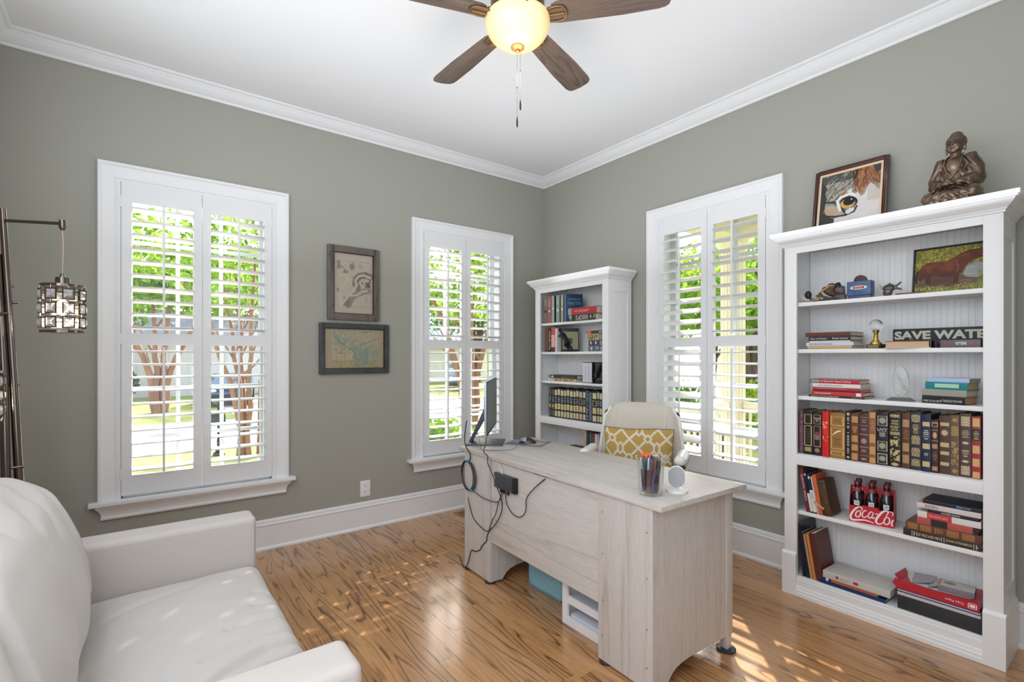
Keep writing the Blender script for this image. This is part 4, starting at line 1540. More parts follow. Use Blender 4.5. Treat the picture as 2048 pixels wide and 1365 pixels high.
# ---- second shelf, left stack
g = 'stack beside the glass ball trophy'
z = S2
for lab, ya, yb, th, rgb, txts, pg in [
    ('tan paperback at the bottom of the stack left of the glass ball trophy', 1.192, 0.981, 0.017, (196, 164, 118), [], None),
    ('lavender white paperback second from the bottom, left of the trophy', 1.199, 0.974, 0.018, (206, 208, 222), [('THE  SEAT OF THE SOUL', 0.93, 0.42, (58, 66, 110), 0.5, 'v')], None),
    ('thin white paperback in the middle of the stack left of the trophy', 1.182, 0.989, 0.009, (214, 206, 198), [], None),
    ('black paperback with white title in the stack left of the trophy', 1.186, 0.987, 0.023, (24, 20, 20), [('How to Practice', 0.95, 0.55, WH, 0.42, 'v'), ('Dalai Lama', 0.42, 0.06, WH, 0.42, 'v')], None),
    ('dark brown hardback on top of the stack left of the trophy', 1.203, 0.988, 0.022, (92, 46, 34), [], None)]:
    lying(lab, ya, yb, z, th, cloth(rgb, 0.5), texts=txts, group=g, d=0.16 if rgb != (92, 46, 34) else 0.19)
    z += th
# ---- third shelf, left stack of red books
z = S3
g = 'business paperbacks on the third shelf'
for lab, ya, yb, th, rgb, txts in [
    ('black trivia paperback at the bottom of the red stack', 1.186, 0.926, 0.011, (28, 24, 30), [('AMAZING FACTS FOR CURIOUS MINDS', 0.96, 0.44, (232, 220, 190), 0.5, 'v'), ('JORDAN MOORE', 0.22, 0.03, (220, 206, 180), 0.36, 'v')]),
    ('bright red paperback with white square label, second from the bottom of the red stack', 1.174, 0.932, 0.020, (206, 46, 44), [('THE CHALLENGER', 0.93, 0.60, WH, 0.38, 'v')]),
    ('thin dark red paperback in the red stack', 1.168, 0.942, 0.010, (96, 18, 28), []),
    ('crimson paperback with small white mark in the red stack', 1.167, 0.944, 0.013, (190, 36, 62), [('CONVERSATIONS THAT WIN THE COMPLEX SALE', 0.95, 0.28, (236, 176, 186), 0.36, 'v')]),
    ('white paperback with grey capitals in the red stack', 1.167, 0.943, 0.020, (226, 224, 218), [('THE TRUSTED ADVISOR', 0.88, 0.36, (104, 106, 106), 0.38, 'v')]),
    ('red and grey sales paperback on top of the red stack', 1.186, 0.949, 0.022, (184, 26, 48), [('Secrets of Question Based Selling', 0.93, 0.16, WH, 0.55, 'v')])]:
    b = lying(lab, ya, yb, z, th, cloth(rgb, 0.45), texts=txts, group=g, d=0.15)
    if 'square label' in lab:
        MB().box(-0.0022, -0.0012, -0.008, 0.008, 0.008, 0.030).build('label_square', cloth(WH), b)
    if 'on top of' in lab:
        MB().box(-0.0013, -0.0004, -0.0105, 0.0105, 0.185, 0.236).build('grey_end', cloth((120, 112, 104)), b)
        MB().box(0.002, 0.145, -0.0112, -0.0107, 0.004, 0.232).build('front_cover_print', cloth((150, 146, 140)), b)
    z += th
# ---- third shelf, right stack
z = S3
g = 'novels at the right end of the third shelf'
for lab, ya, yb, th, rgb, pgc, txts in [
    ('black paperback with yellowed pages at the bottom of the turquoise stack', 0.707, 0.545, 0.036, (26, 26, 32), (196, 148, 96), [('WHERE THE SEA MEETS', 0.97, 0.55, (226, 214, 196), 0.26, 'v', 0.2), ('AT THE EDGE OF THE WATER', 0.55, 0.06, WH, 0.3, 'v', 0.1)]),
    ('grey hardback in the turquoise stack', 0.707, 0.540, 0.030, (160, 156, 144), (206, 190, 168), []),
    ('turquoise paperback with pale green label', 0.695, 0.536, 0.034, (30, 132, 140), (188, 166, 128), []),
    ('pale blue and pink paperback on top of the turquoise stack', 0.684, 0.531, 0.019, (176, 198, 232), (188, 166, 128), [])]:
    b = lying(lab, ya, yb, z, th, cloth(rgb, 0.35), texts=txts, group=g, pages=mat('pages_%d' % pgc[0], pgc, 0.8, var=(200, 0.1)), d=0.11, rz=-0.20, x=FX0 + 0.002)
    if 'turquoise paperback' in lab:
        MB().box(-0.0042, -0.0030, -0.010, 0.008, 0.03, 0.12).build('label_strip', cloth((170, 218, 190)), b)
    z += th
# ---- low shelf, right stack
z = LOW
g = 'mixed stack at the right end of the low shelf'
for lab, ya, yb, th, rgb, txts, dd in [
    ('black classic with cream lettering at the bottom of the mixed stack', 0.768, 0.493, 0.032, (44, 42, 36), [('OF MICE AND MEN', 0.80, 0.50, (226, 212, 176), 0.42, 'v'), ('JOHN STEINBECK', 0.43, 0.10, (226, 212, 176), 0.42, 'v')], 0.18),
    ('thick brown leather book with gold squares in the mixed stack', 0.758, 0.492, 0.037, (106, 66, 50), [], 0.17),
    ('faded red book with black label in the mixed stack', 0.716, 0.506, 0.031, (186, 84, 74), [], 0.15),
    ('white hardback with red block on its spine in the mixed stack', 0.714, 0.493, 0.028, (224, 220, 214), [], 0.15),
    ('thin black paperback with white title in the mixed stack', 0.676, 0.502, 0.016, (34, 36, 40), [('ALEXANDER CALDWELL', 0.72, 0.34, WH, 0.45, 'v')], 0.14),
    ('pale pink and mint paperback in the mixed stack', 0.716, 0.493, 0.024, (222, 206, 204), [('REIKI', 0.86, 0.66, (96, 86, 78), 0.6, 'v')], 0.15),
    ('dark navy paperback on top of the mixed stack', 0.694, 0.494, 0.018, (28, 34, 46), [('THE NAVEL', 0.36, 0.16, (206, 214, 224), 0.35, 'v')], 0.16)]:
    b = lying(lab, ya, yb, z, th, cloth(rgb, 0.4), texts=txts, group=g, d=dd, x=FX0 + 0.004,
              ops=[('panel', 0.03, 0.17), ('panel', 0.21, 0.36), ('lines', 0.40, 0.53, 4), ('panel', 0.57, 0.72), ('panel', 0.76, 0.92)] if 'gold squares' in lab else None, base=rgb, gold=(176, 126, 70))
    if 'red block' in lab:
        MB().box(-0.0030, -0.0020, -0.0138, 0.0138, 0.098, 0.185).build('red_block', cloth((206, 50, 62)), b)
        lettering('title', 'THE WASTE LAND', mat('ink_244_190_190', (244, 190, 190), 0.5), b, (-0.0034, 0.006, 0.18), (0, 0, -1), (0, -1, 0), w=0.07, h=0.011)
    if 'black label' in lab:
        MB().box(-0.0030, -0.0020, -0.0152, 0.0152, 0.10, 0.158).build('label_block', cloth((32, 34, 34)), b)
        MB().box(-0.0030, -0.0020, -0.0152, 0.0152, 0.0, 0.014).build('label_block', cloth((32, 34, 34)), b)
    if 'bottom of the mixed' in lab:
        mb = MB()
        for zz in (0.240, 0.232, 0.222, 0.132, 0.123, 0.022, 0.014):
            mb.box(-0.0030, -0.0020, -0.011, 0.011, zz, zz + 0.002)
        for k in (0.226, 0.0065):
            mb.tube([(-0.0025, -0.007, k + 0.010), (-0.0025, 0, k + 0.002), (-0.0025, 0.007, k + 0.010)], 0.001, 4)
        mb.build('gilt_marks', mat('ink_226_212_176', (226, 212, 176)), b)
    if 'navy' in lab:
        MB().ball((-0.0016, 0, 0.075), (0.001, 0.006, 0.008), 10, 6).build('blue_emblem', cloth((40, 130, 190)), b)
    z += th


def leaning(label, yfoot, ytop, zb, th, h, rgb, x=FX0, d=0.16, texts=(), group=None, ops=None, gold=GOLD, pages=None, rough=0.5):
    """Standing book tipped towards the left side (+y) by the offset ytop-yfoot."""
    a = math.asin(max(-0.6, min(0.6, (ytop - yfoot) / h)))
    # rotate about x so the top moves to +y: angle -a ; rest on the lower-left edge
    z0 = zb + abs(math.sin(a)) * th / 2 + 0.0004
    return make_book('book', label, th - 0.0006, h, d, cloth(rgb, rough), (x, yfoot, z0), (-a, 0, 0), group, texts=texts, ops=ops, base=rgb, gold=gold, pages=pages, round_=0.15)


g = 'books leaning in the left end of the low shelf'
ang = 0.044 / 0.24
leaning('maroon science book with white letters, leftmost of the leaning books on the low shelf', 1.1885, 1.2285, LOW, 0.020, 0.235, (112, 34, 52), group=g, texts=[('SCIENTIFIC GENIUS', 0.86, 0.26, (236, 214, 214), 0.45, 'v')])
leaning('slim black and cream paperback, second of the leaning books on the low shelf', 1.1700, 1.2110, LOW, 0.014, 0.232, (30, 28, 34), group=g, ops=[('split', 0.55, 0.97, (222, 216, 200)), ('blob', 0.12, 0.03, (230, 230, 230))])
leaning('white and blue paperback, third of the leaning books on the low shelf', 1.1530, 1.1900, LOW, 0.018, 0.212, (34, 44, 66), group=g, ops=[('split', 0.42, 0.97, (224, 222, 216)), ('blob', 0.10, 0.04, (236, 236, 236)), ('vtext', 0.48, 0.68, (90, 96, 120))])
leaning('thin red and white booklet between the blue and orange books', 1.1395, 1.1750, LOW, 0.007, 0.200, (214, 198, 190), group=g)
leaning('orange hardback leaning on the low shelf', 1.1255, 1.1620, LOW, 0.018, 0.212, (214, 98, 54), group=g, d=0.13)
tb = thing('wooden_box', 'dark walnut box leaning against the orange book', 'box', (FX0 - 0.002, 1.0925, LOW + 0.0055), (-math.asin(0.20), 0, 0))
MB().box(0, 0.13, -0.020, 0.020, 0, 0.185).build('body', wood('old_walnut', (92, 66, 44), (48, 34, 24), 'z', rough=0.45, lines=8, cross=30, along=4), tb, bevel=0.003)
MB().box(-0.002, 0.0, -0.020, 0.020, 0.168, 0.171).build('lid_seam', M_BLACK, tb)
sp = thing('wooden_fan', 'small folded wooden fan lying across the leaning books', 'fan', (FX0 - 0.012, 1.128, LOW + 0.052), (0.55, 0, 0))
for i in range(5):
    a = (i - 2) * 0.05
    MB().prism([(-0.026, -0.004), (0.030, -0.0055), (0.034, 0), (0.030, 0.0055), (-0.026, 0.004)], -0.003 + i * 0.0012, -0.002 + i * 0.0012, 'x').move(Matrix.Rotation(a, 4, 'X')).build('stick', mat('pale_wood', (196, 158, 116), 0.6), sp)

# ---- bottom shelf, left: dark leaning books
g = 'books leaning in the left end of the bottom shelf'
leaning('tall dark blue magazine at the left end of the bottom shelf', 1.212, 1.2385, BOT, 0.012, 0.285, (30, 38, 62), group=g, d=0.20, rough=0.3)
leaning('black book leaning on the bottom shelf', 1.190, 1.2270, BOT, 0.022, 0.24, (24, 24, 28), group=g)
leaning('slim tan hardback leaning on the bottom shelf', 1.1715, 1.2110, BOT, 0.011, 0.235, (190, 150, 110), group=g)
leaning('orange brown hardback leaning on the bottom shelf', 1.1560, 1.1950, BOT, 0.014, 0.240, (214, 134, 70), group=g)
leaning('wide reddish brown hardback leaning on the bottom shelf', 1.1290, 1.1700, BOT, 0.030, 0.250, (92, 44, 36), group=g, d=0.17)
# ---- bottom shelf: flat stack
wb = thing('flat_box', 'flat white board game box on the bottom shelf', 'box', (FX0 + 0.045, 0.965, BOT + 0.034), (0, 0, -0.03))
MB().box(-0.05, 0.13, -0.150, 0.150, 0.0, 0.036).build('box_body', mat('box_grey_white', (206, 202, 196), 0.6), wb, bevel=0.001)
for yy, w in ((0.082, 0.012), (-0.004, 0.022)):
    MB().box(-0.0508, -0.050, yy - w / 2, yy + w / 2, 0.011, 0.024).build('red_logo', cloth((196, 36, 48)), wb)
lettering('box_lettering', 'BOOKS', mat('ink_120', (130, 132, 138)), wb, (-0.0510, 0.066, 0.013), (0, -1, 0), (0, 0, 1), w=0.035, h=0.007)
lying('navy blue binder at the bottom of the stack on the bottom shelf', 1.132, 0.836, BOT, 0.018, cloth((26, 52, 96), 0.3), d=0.17, rz=0.0, x=FX0 - 0.003, round_=0.5)
lying('thin orange and blue hardback between the binder and the white box', 1.122, 0.870, BOT + 0.018, 0.015, cloth((190, 110, 62), 0.4), d=0.16, x=FX0, ops=[('split', 0.0, 0.18, (40, 50, 96)), ('split', 0.08, 0.13, (230, 230, 230))], base=(190, 110, 62))

# ---- bottom shelf: paper, folders and black box
z = BOT
bb = thing('storage_box', 'long black storage box on the bottom shelf under the papers', 'box', (FX0, 0.640, z))
MB().box(0.0, 0.2, -0.150, 0.150, 0.0, 0.066).build('body', mat('black_board', (46, 46, 48), 0.6), bb, bevel=0.001)
MB().box(-0.0006, 0.0, 0.1, 0.104, 0.008, 0.012).build('stud', mat('stud_grey', (90, 90, 90)), bb)
z += 0.066
for lab, th, rgb, nmx in [('cream pad of paper directly on the black storage box', 0.014, (206, 200, 198), 'paper_pad'), ('thin purple folder on the cream paper pad', 0.006, (70, 58, 110), 'folder'), ('white folder between the purple and the dark folders', 0.007, (200, 198, 212), 'folder'), ('dark navy folder under the red paper ream', 0.006, (44, 46, 66), 'folder')]:
    t = thing(nmx, lab, 'folder' if nmx == 'folder' else 'paper', (FX0 - 0.004 + rr.uniform(0, 0.006), 0.642, z), (0, 0, rr.uniform(-0.015, 0.015)), 'papers on the black box')
    MB().box(0.0, 0.2, -0.148, 0.148, 0.0003, th - 0.0003).build('sheet_stack', mat('sheets_%d' % rgb[0], rgb, 0.7), t, bevel=0.0006)
    MB().box(0.001, 0.199, -0.147, 0.147, th * 0.35, th * 0.65).build('sheet_edges', mat('sheets_edge', (190, 186, 190), 0.8), t)
    z += th
rm = thing('paper_ream', 'torn red and white copy paper ream on the papers', 'paper', (FX0 - 0.008, 0.650, z))
RED = mat('ream_red', (188, 38, 54), 0.4)
RWH = mat('ream_white', (226, 222, 220), 0.5)
MB().box(0.004, 0.19, -0.150, 0.128, 0.0006, 0.034).build('paper_block', RWH, rm)
MB().prism([(0.14, 0.0), (0.158, 0.020), (0.146, 0.046), (0.128, 0.036), (-0.154, 0.036), (-0.154, 0.0)], -0.0005, 0.003, 'x').build('front_wrap', RED, rm)
mb = MB()
mb.add([(0.0, 0.131, 0.036), (0.0, -0.150, 0.0362), (0.035, -0.150, 0.0362), (0.012, 0.0, 0.0364), (0.02, 0.09, 0.0364), (0.09, 0.12, 0.0364), (0.15, 0.135, 0.0366), (0.17, 0.15, 0.05), (0.02, 0.155, 0.055)], [(0, 1, 2, 3, 4), (0, 4, 5, 8), (5, 6, 7, 8)])
mb.add([(0.19, -0.150, 0.0362), (0.035, -0.150, 0.0362), (0.035, -0.118, 0.0363), (0.19, -0.105, 0.0363)], [(0, 1, 2, 3)])
mb.build('torn_wrap', RED, rm)
mb = MB()
mb.add([(0.02, 0.09, 0.037), (0.06, 0.02, 0.05), (0.15, 0.02, 0.055), (0.16, 0.11, 0.042)], [(0, 1, 2), (0, 2, 3)])
mb.add([(0.02, 0.03, 0.037), (0.05, -0.03, 0.06), (0.12, 0.03, 0.05)], [(0, 1, 2)])
mb.build('torn_paper', mat('torn_paper_grey', (176, 172, 174), 0.6), rm)
lettering('ream_lettering', 'Copy Paper', mat('ink_250', (250, 232, 230)), rm, (-0.0012, -0.103, 0.025), (0, 1, 0), (0, 0, -1), w=0.066, h=0.013)
mb = MB()
for (a, b, c, d) in ((-0.146, -0.116, 0.028, 0.030), (-0.146, -0.116, 0.006, 0.008), (-0.146, -0.143, 0.006, 0.030), (-0.119, -0.116, 0.006, 0.030), (-0.140, -0.122, 0.012, 0.024)):
    mb.box(-0.0012, -0.0008, a, b, c, d)
mb.build('ream_emblem', MATS['ink_250'], rm)
cb = thing('card_box', 'small grey and white picture box lying on the paper ream', 'box', (2.985, 0.585, z + 0.0368), (0, 0.0, 0.12))
MB().box(-0.035, 0.055, -0.062, 0.062, 0.0, 0.024).build('body', mat('box_grey', (128, 122, 126), 0.5), cb, bevel=0.001)
P = Paint(50, 40, (208, 204, 200))
P.rect(0, 1, 0, 0.06, (206, 110, 116)).rect(0, 0.05, 0, 1, (206, 110, 116)).ell(0.3, 0.4, 0.17, 0.2, (136, 134, 120), 0.9, 0.3)
P.mesh('lid_print', lambda u, v: (0.055 - 0.09 * v, 0.062 - 0.124 * u, 0.0246), M_PAINT, cb)

# ------------------------------------------------------------------ other things on the big bookcase
# glass ball trophy
tr = thing('trophy', 'glass ball trophy on a gold stem and marble base', 'trophy', (2.985, 0.895, S2), (0, 0, -0.15))
MG = mat('trophy_gold', (226, 198, 100), 0.2, 1.0)
MB().box(-0.030, 0.030, -0.030, 0.030, 0.0, 0.022).build('base', mat('dark_marble', (52, 42, 34), 0.25, var=(40, 0.4)), tr, bevel=0.001)
MB().box(-0.0312, -0.0302, -0.024, 0.024, 0.003, 0.019).build('plate', mat('brass_plate', (150, 132, 92), 0.35, 0.7), tr)
MB().lathe([(0.026, 0.022), (0.025, 0.028), (0.018, 0.036), (0.011, 0.046), (0.009, 0.058), (0.011, 0.060), (0.011, 0.063), (0.008, 0.065), (0.009, 0.076), (0.014, 0.086), (0.016, 0.092), (0.0, 0.092)], 28).build('stem', MG, tr, smooth=True)
MB().ball((0, 0, 0.118), 0.030, 32, 20).build('ball', glass('clear_glass', thick=True), tr, smooth=True)
# open book with pages to the room + frog figurine
pb = thing('book', 'brown hardback lying with its page edges facing the room, below the long sign', 'book', (2.915, 0.745, S2), (0, 0, 0.22))
MB().box(0.0, 0.13, -0.075, 0.085, 0.004, 0.031).build('pages', mat('pages_peach', (214, 176, 142), 0.8, var=(260, 0.15)), pb)
MB().box(-0.002, 0.135, -0.080, 0.090, 0.0, 0.004).build('cover', cloth((206, 196, 186)), pb)
mb = MB().box(-0.002, 0.135, -0.080, 0.088, 0.031, 0.034)
mb.box(-0.002, 0.135, -0.083, -0.079, 0.0, 0.034)
mb.build('cover', cloth((100, 62, 44)), pb)
fg = thing('figurine', 'tiny brown animal figurine sitting on the book below the long sign', 'figurine', (2.955, 0.742, S2 + 0.0342))
mb = MB().ball((0, 0, 0.006), (0.007, 0.008, 0.006), 12, 8).ball((-0.005, 0, 0.013), 0.0042, 10, 6).tube([(0.004, -0.003, 0.004), (0.014, -0.010, 0.003), (0.02, -0.016, 0.006)], [0.002, 0.0014, 0.0006], 6)
mb.tube([(-0.004, 0.003, 0.012), (-0.005, 0.006, 0.019)], 0.001, 5).tube([(0, 0, 0.003), (-0.008, 0.006, 0.001)], 0.002, 5).tube([(0, 0, 0.003), (-0.008, -0.006, 0.001)], 0.002, 5)
remesh(mb, 'body', mat('brown_ceramic', (120, 90, 60), 0.4), fg, 0.0009)
# sign SAVE WATER
sg = thing('wooden_sign', 'long black wooden sign with cream capitals on the second shelf', 'sign', (3.07, 0.66, S2), (0, 0, 0))
MB().box(0.0, 0.022, -0.205, 0.188, 0.0, 0.098).build('board', mat('sign_black', (38, 38, 44), 0.6, var=(30, 0.2)), sg, bevel=0.001)
lettering('sign_lettering', 'SAVE WATER', mat('sign_cream', (206, 204, 186), 0.7), sg, (-0.0008, 0.181, 0.044), (0, -1, 0), (0, 0, 1), w=0.385, h=0.042, bold=0.045)
# kittens box
kb = thing('card_game', 'grey card game box with red lettering at the right end of the second shelf', 'box', (2.93, 0.563, S2))
MB().box(0.0, 0.11, -0.068, 0.068, 0.0, 0.035).build('box', mat('card_grey', (92, 92, 96), 0.5), kb, bevel=0.001)
lettering('lettering', 'EXPLODING', mat('ink_red', (196, 62, 66)), kb, (-0.0006, 0.062, 0.014), (0, -1, 0), (0, 0, 1), w=0.044, h=0.009)
lettering('lettering', 'KITTENS', mat('ink_white', (240, 240, 238)), kb, (-0.0006, 0.014, 0.012), (0, -1, 0), (0, 0, 1), w=0.036, h=0.013, bold=0.02)
MB().box(-0.0008, 0, -0.044, -0.032, 0.014, 0.023).build('red_mark', MATS['ink_red'], kb)
MB().box(-0.0008, 0, -0.061, -0.056, 0.014, 0.023).build('red_mark', MATS['ink_red'], kb)
kd = thing('card_game', 'black and red triangular game box between the brown book and the grey card box', 'box', (2.965, 0.647, S2), (0, 0, 0.5))
MB().box(0.0, 0.05, -0.013, 0.013, 0.0, 0.034).build('box', mat('game_black', (30, 24, 30), 0.5), kd, bevel=0.001)
MB().prism([(-0.012, 0.034), (0.012, 0.034), (-0.012, 0.012)], -0.0008, 0, 'x').build('red_print', mat('dull_red', (110, 34, 48)), kd)
kn = thing('book', 'dark navy book standing on edge at the right end of the second shelf', 'book', (2.95, 0.484, S2), (0, 0, 0))
MB().box(0.0, 0.13, -0.010, 0.010, 0.0, 0.038).build('cover', cloth((36, 42, 62)), kn, bevel=0.001)
MB().box(0.002, 0.1315, -0.008, 0.008, 0.002, 0.0385).build('pages', M_PAGES, kn)
# glass award
aw = thing('glass_award', 'clear oval glass award on a dark slanted base', 'award', (2.985, 0.793, S3), (0, 0, 0.10))
mb = MB()
mb.add([(-0.022, -0.056, 0), (0.022, -0.056, 0), (0.022, 0.056, 0), (-0.022, 0.056, 0), (-0.014, -0.038, 0.016), (0.014, -0.038, 0.016), (0.014, 0.038, 0.016), (-0.014, 0.038, 0.016)], [(3, 2, 1, 0), (4, 5, 6, 7), (0, 1, 5, 4), (1, 2, 6, 5), (2, 3, 7, 6), (3, 0, 4, 7)])
mb.build('base', mat('pewter_base', (92, 92, 96), 0.35, 0.3), aw)
ov = [(0.032 * math.cos(t), 0.092 + 0.076 * math.sin(t)) for t in np.linspace(-1.2, PI + 1.2, 36)]
MB().prism(ov, -0.007, 0.007, 'x').build('plaque', glass('award_glass', (0.96, 0.98, 0.97), thick=True), aw, bevel=0.002)
lm_ = mat('etched_text', (206, 202, 180), 0.7)
for q in range(6):
    w = 0.016 + 0.004 * ((q * 7) % 3) / 2
    MB().box(-0.0076, -0.0072, -w, w, 0.098 - q * 0.010, 0.1005 - q * 0.010).build('etched_line', lm_, aw)

# soda carrier
CKR = 0.20
ck = thing('bottle_carrier', 'red cardboard six-bottle cola carrier on the low shelf', 'bottle carrier', (2.963, 0.9095, LOW), (0, 0, CKR))
CR = mat('carrier_red', (190, 26, 38), 0.45)
L2 = 0.0915
mb = MB()
mb.box(0.0, 0.0015, -L2, L2, 0.0, 0.062)
mb.prism([(L2, 0.0), (L2, 0.084), (0.040, 0.081), (0.040, 0.091), (-0.030, 0.089), (-0.030, 0.079), (-L2, 0.083), (-L2, 0.0)], -0.0006, 0.0009, 'x')
mb.box(0.128, 0.1295, -L2, L2, 0.0, 0.084)
mb.box(0.0, 0.1295, -L2, L2, 0.0005, 0.002)
mb.build('carton', CR, ck)
for s in (-1, 1):
    MB().prism([(0.0, 0.0), (0.1295, 0.0), (0.1295, 0.084), (0.085, 0.175), (0.045, 0.175), (0.0, 0.084)], s * L2 - 0.0008, s * L2 + 0.0008, 'y').build('end_panel', CR, ck)
# centre divider with handle slot, seen between the necks
mb = MB().box(0.063, 0.0648, -L2, L2, 0.002, 0.125)
mb.box(0.063, 0.0648, -L2, L2, 0.150, 0.178)
for yy in (-L2, -0.034, 0.026, L2 - 0.008):
    mb.box(0.063, 0.0648, yy, yy + 0.008, 0.125, 0.150)
mb.build('divider', CR, ck)
BG = mat('dark_cola_glass', (22, 20, 26), 0.08, spec=0.8, coat=0.6)
for i, yy in enumerate((0.061, 0.0, -0.061)):
    for j, xx in enumerate((0.032, 0.097)):
        bt = MB().lathe([(0.0, 0.0), (0.026, 0.001), (0.0285, 0.006), (0.0285, 0.05), (0.0265, 0.08), (0.028, 0.105), (0.0255, 0.125), (0.017, 0.15), (0.0128, 0.17), (0.0115, 0.183), (0.0135, 0.186), (0.0135, 0.190), (0.0115, 0.192), (0.0, 0.192)], 24)
        b = thing('cola_bottle', ('left', 'middle', 'right')[i] + (' glass cola bottle in the front row of the red carrier' if j == 0 else ' glass cola bottle in the back row of the red carrier'), 'bottle', (2.963 + xx * math.cos(CKR) - yy * math.sin(CKR), 0.9095 + xx * math.sin(CKR) + yy * math.cos(CKR), LOW + 0.0022), (0, 0, CKR), 'cola bottles in the carrier')
        bt.build('glass_body', BG, b, smooth=True)
        MB().lathe([(0.0118, 0.192), (0.0142, 0.190), (0.0145, 0.200), (0.012, 0.2035), (0.0, 0.204)], 20).build('cap', mat('cap_red', (132, 60, 66), 0.35, 0.5), b, smooth=True)
        MB().lathe([(0.0128, 0.172), (0.0166, 0.152), (0.0166, 0.1525), (0.0130, 0.1725)], 20).build('neck_band', mat('neck_red', (150, 70, 78), 0.5), b, smooth=True)
        if j == 0:
            MB().grid(lambda u, v: (-0.0268 * math.cos((u - 0.5) * 0.9) - 0.0014, -0.0268 * math.sin((u - 0.5) * 0.9), 0.084 + v * 0.024), 6, 2).build('bottle_label', mat('label_white', (226, 230, 236), 0.5), b)
            for q in range(5):
                MB().box(-0.0292, -0.0288, -0.007 + 0.003 * q, -0.0058 + 0.003 * q, 0.090, 0.103).build('label_bar', mat('ink_grey', (110, 116, 130)), b)


# the white script on the carton: strokes of varying width traced as ribbons
def ribbon(mb, pts, x, w0, w1=None):
    """pts in (y, z) centre line (smoothed); width swells w0->w1->w0."""
    P2 = []
    n = len(pts)
    for i in range(n - 1):
        p0, p1, p2, p3 = pts[max(i - 1, 0)], pts[i], pts[i + 1], pts[min(i + 2, n - 1)]
        for k in range(6):
            t = k / 6
            P2.append(tuple(0.5 * ((2 * p1[c]) + (-p0[c] + p2[c]) * t + (2 * p0[c] - 5 * p1[c] + 4 * p2[c] - p3[c]) * t * t + (-p0[c] + 3 * p1[c] - 3 * p2[c] + p3[c]) * t ** 3) for c in (0, 1)))
    P2.append(pts[-1])
    m = len(P2)
    vs = []
    for i, (a, b) in enumerate(P2):
        q0, q1 = P2[max(i - 1, 0)], P2[min(i + 1, m - 1)]
        dx, dy = q1[0] - q0[0], q1[1] - q0[1]
        l = math.hypot(dx, dy) or 1
        nx_, ny_ = -dy / l, dx / l
        s = math.sin(PI * i / (m - 1))
        w = (w0 + ((w1 or w0) - w0) * s) / 2
        vs += [(x, a + nx_ * w, b + ny_ * w), (x, a - nx_ * w, b - ny_ * w)]
    mb.add(vs, [(2 * i, 2 * i + 1, 2 * i + 3, 2 * i + 2) for i in range(m - 1)])


mb = MB()


def C(pts):      # photo-zoom coordinates of the label (1010..1800, 800..1200) to carton face
    out = []
    for px, py in pts:
        u = (px - 1010) / 785.0
        base = 1082 + (1192 - 1082) * u
        out.append((L2 - u * 2 * L2, (base - py) / 285.0 * 0.083))
    return out


xf = -0.0014
ribbon(mb, C([(1225, 900), (1245, 860), (1205, 830), (1140, 850), (1070, 920), (1035, 990), (1045, 1045), (1100, 1062), (1190, 1060), (1300, 1062), (1385, 1085), (1455, 1108)]), xf, 0.003, 0.0095)
ribbon(mb, C([(1205, 905), (1160, 905), (1125, 960), (1140, 1005), (1190, 1000), (1215, 950), (1205, 905)]), xf, 0.0052, 0.0058)
ribbon(mb, C([(1320, 905), (1290, 895), (1250, 940), (1250, 1000), (1290, 1012), (1335, 985)]), xf, 0.0045, 0.0055)
ribbon(mb, C([(1440, 930), (1400, 915), (1360, 960), (1355, 1010), (1390, 1022), (1430, 975), (1448, 925), (1425, 985), (1435, 1028), (1475, 1010)]), xf, 0.0045, 0.0052)
ribbon(mb, C([(1480, 950), (1525, 950)]), xf, 0.004, 0.006)
ribbon(mb, C([(1660, 985), (1700, 920), (1660, 890), (1600, 915), (1530, 990), (1490, 1060), (1510, 1110), (1570, 1120), (1630, 1075)]), xf, 0.003, 0.0095)
ribbon(mb, C([(1715, 1010), (1670, 1000), (1630, 1060), (1640, 1110), (1690, 1120), (1725, 1075), (1715, 1010)]), xf, 0.0052, 0.0058)
ribbon(mb, C([(1768, 975), (1782, 930), (1740, 905), (1690, 905)]), xf, 0.003, 0.004)
ribbon(mb, C([(1788, 1040), (1765, 1080), (1760, 1130), (1785, 1150)]), xf, 0.005, 0.006)
mb.build('script_lettering', mat('carton_white', (246, 226, 226), 0.5), ck)
for yy in (0.083, 0.046):
    lettering('six_mark', '6', MATS['carton_white'], ck, (0.062, yy, 0.158), (0, -1, 0), (0, 0, 1), h=0.011)

# top shelf curios
bd = thing('carved_bird', 'carved brown wooden duck figurine at the left of the top shelf', 'figurine', (2.955, 1.105, S1), (0, 0, 0))
mb = MB()
mb.ball((0.02, 0.0, 0.052), (0.024, 0.040, 0.020), 20, 12, Matrix.Rotation(0.65, 3, 'X'))
mb.ball((0.02, -0.012, 0.075), (0.02, 0.022, 0.022), 16, 10)
mb.tube([(0.01, 0.030, 0.040), (0.005, 0.058, 0.030)], [0.012, 0.005], 10)
mb.tube([(0.01, 0.05, 0.036), (0.0, -0.005, 0.014), (0.0, -0.05, 0.006)], [0.006, 0.008, 0.006], 8)
mb.ball((0.0, 0.0, 0.006), (0.025, 0.06, 0.007), 16, 8)
remesh(mb, 'body', mat('carved_brown', (92, 72, 54), 0.5, var=(30, 0.4)), bd, 0.0025, fn=lambda p: 0.0012 * math.sin(p.y * 500 + p.z * 300))
bw = MB().tube([(-0.003, 0.045, 0.043), (0.0, 0.02, 0.060), (0.0, -0.012, 0.082), (0.004, -0.03, 0.080)], [0.003, 0.006, 0.006, 0.003], 8).build('wing_edge', mat('carved_tan', (170, 140, 96), 0.5), bd, smooth=True)
bh = thing('carved_ornament', 'small speckled carved piece in front of the wooden duck', 'figurine', (2.925, 1.152, S1), (0, 0, 0.2))
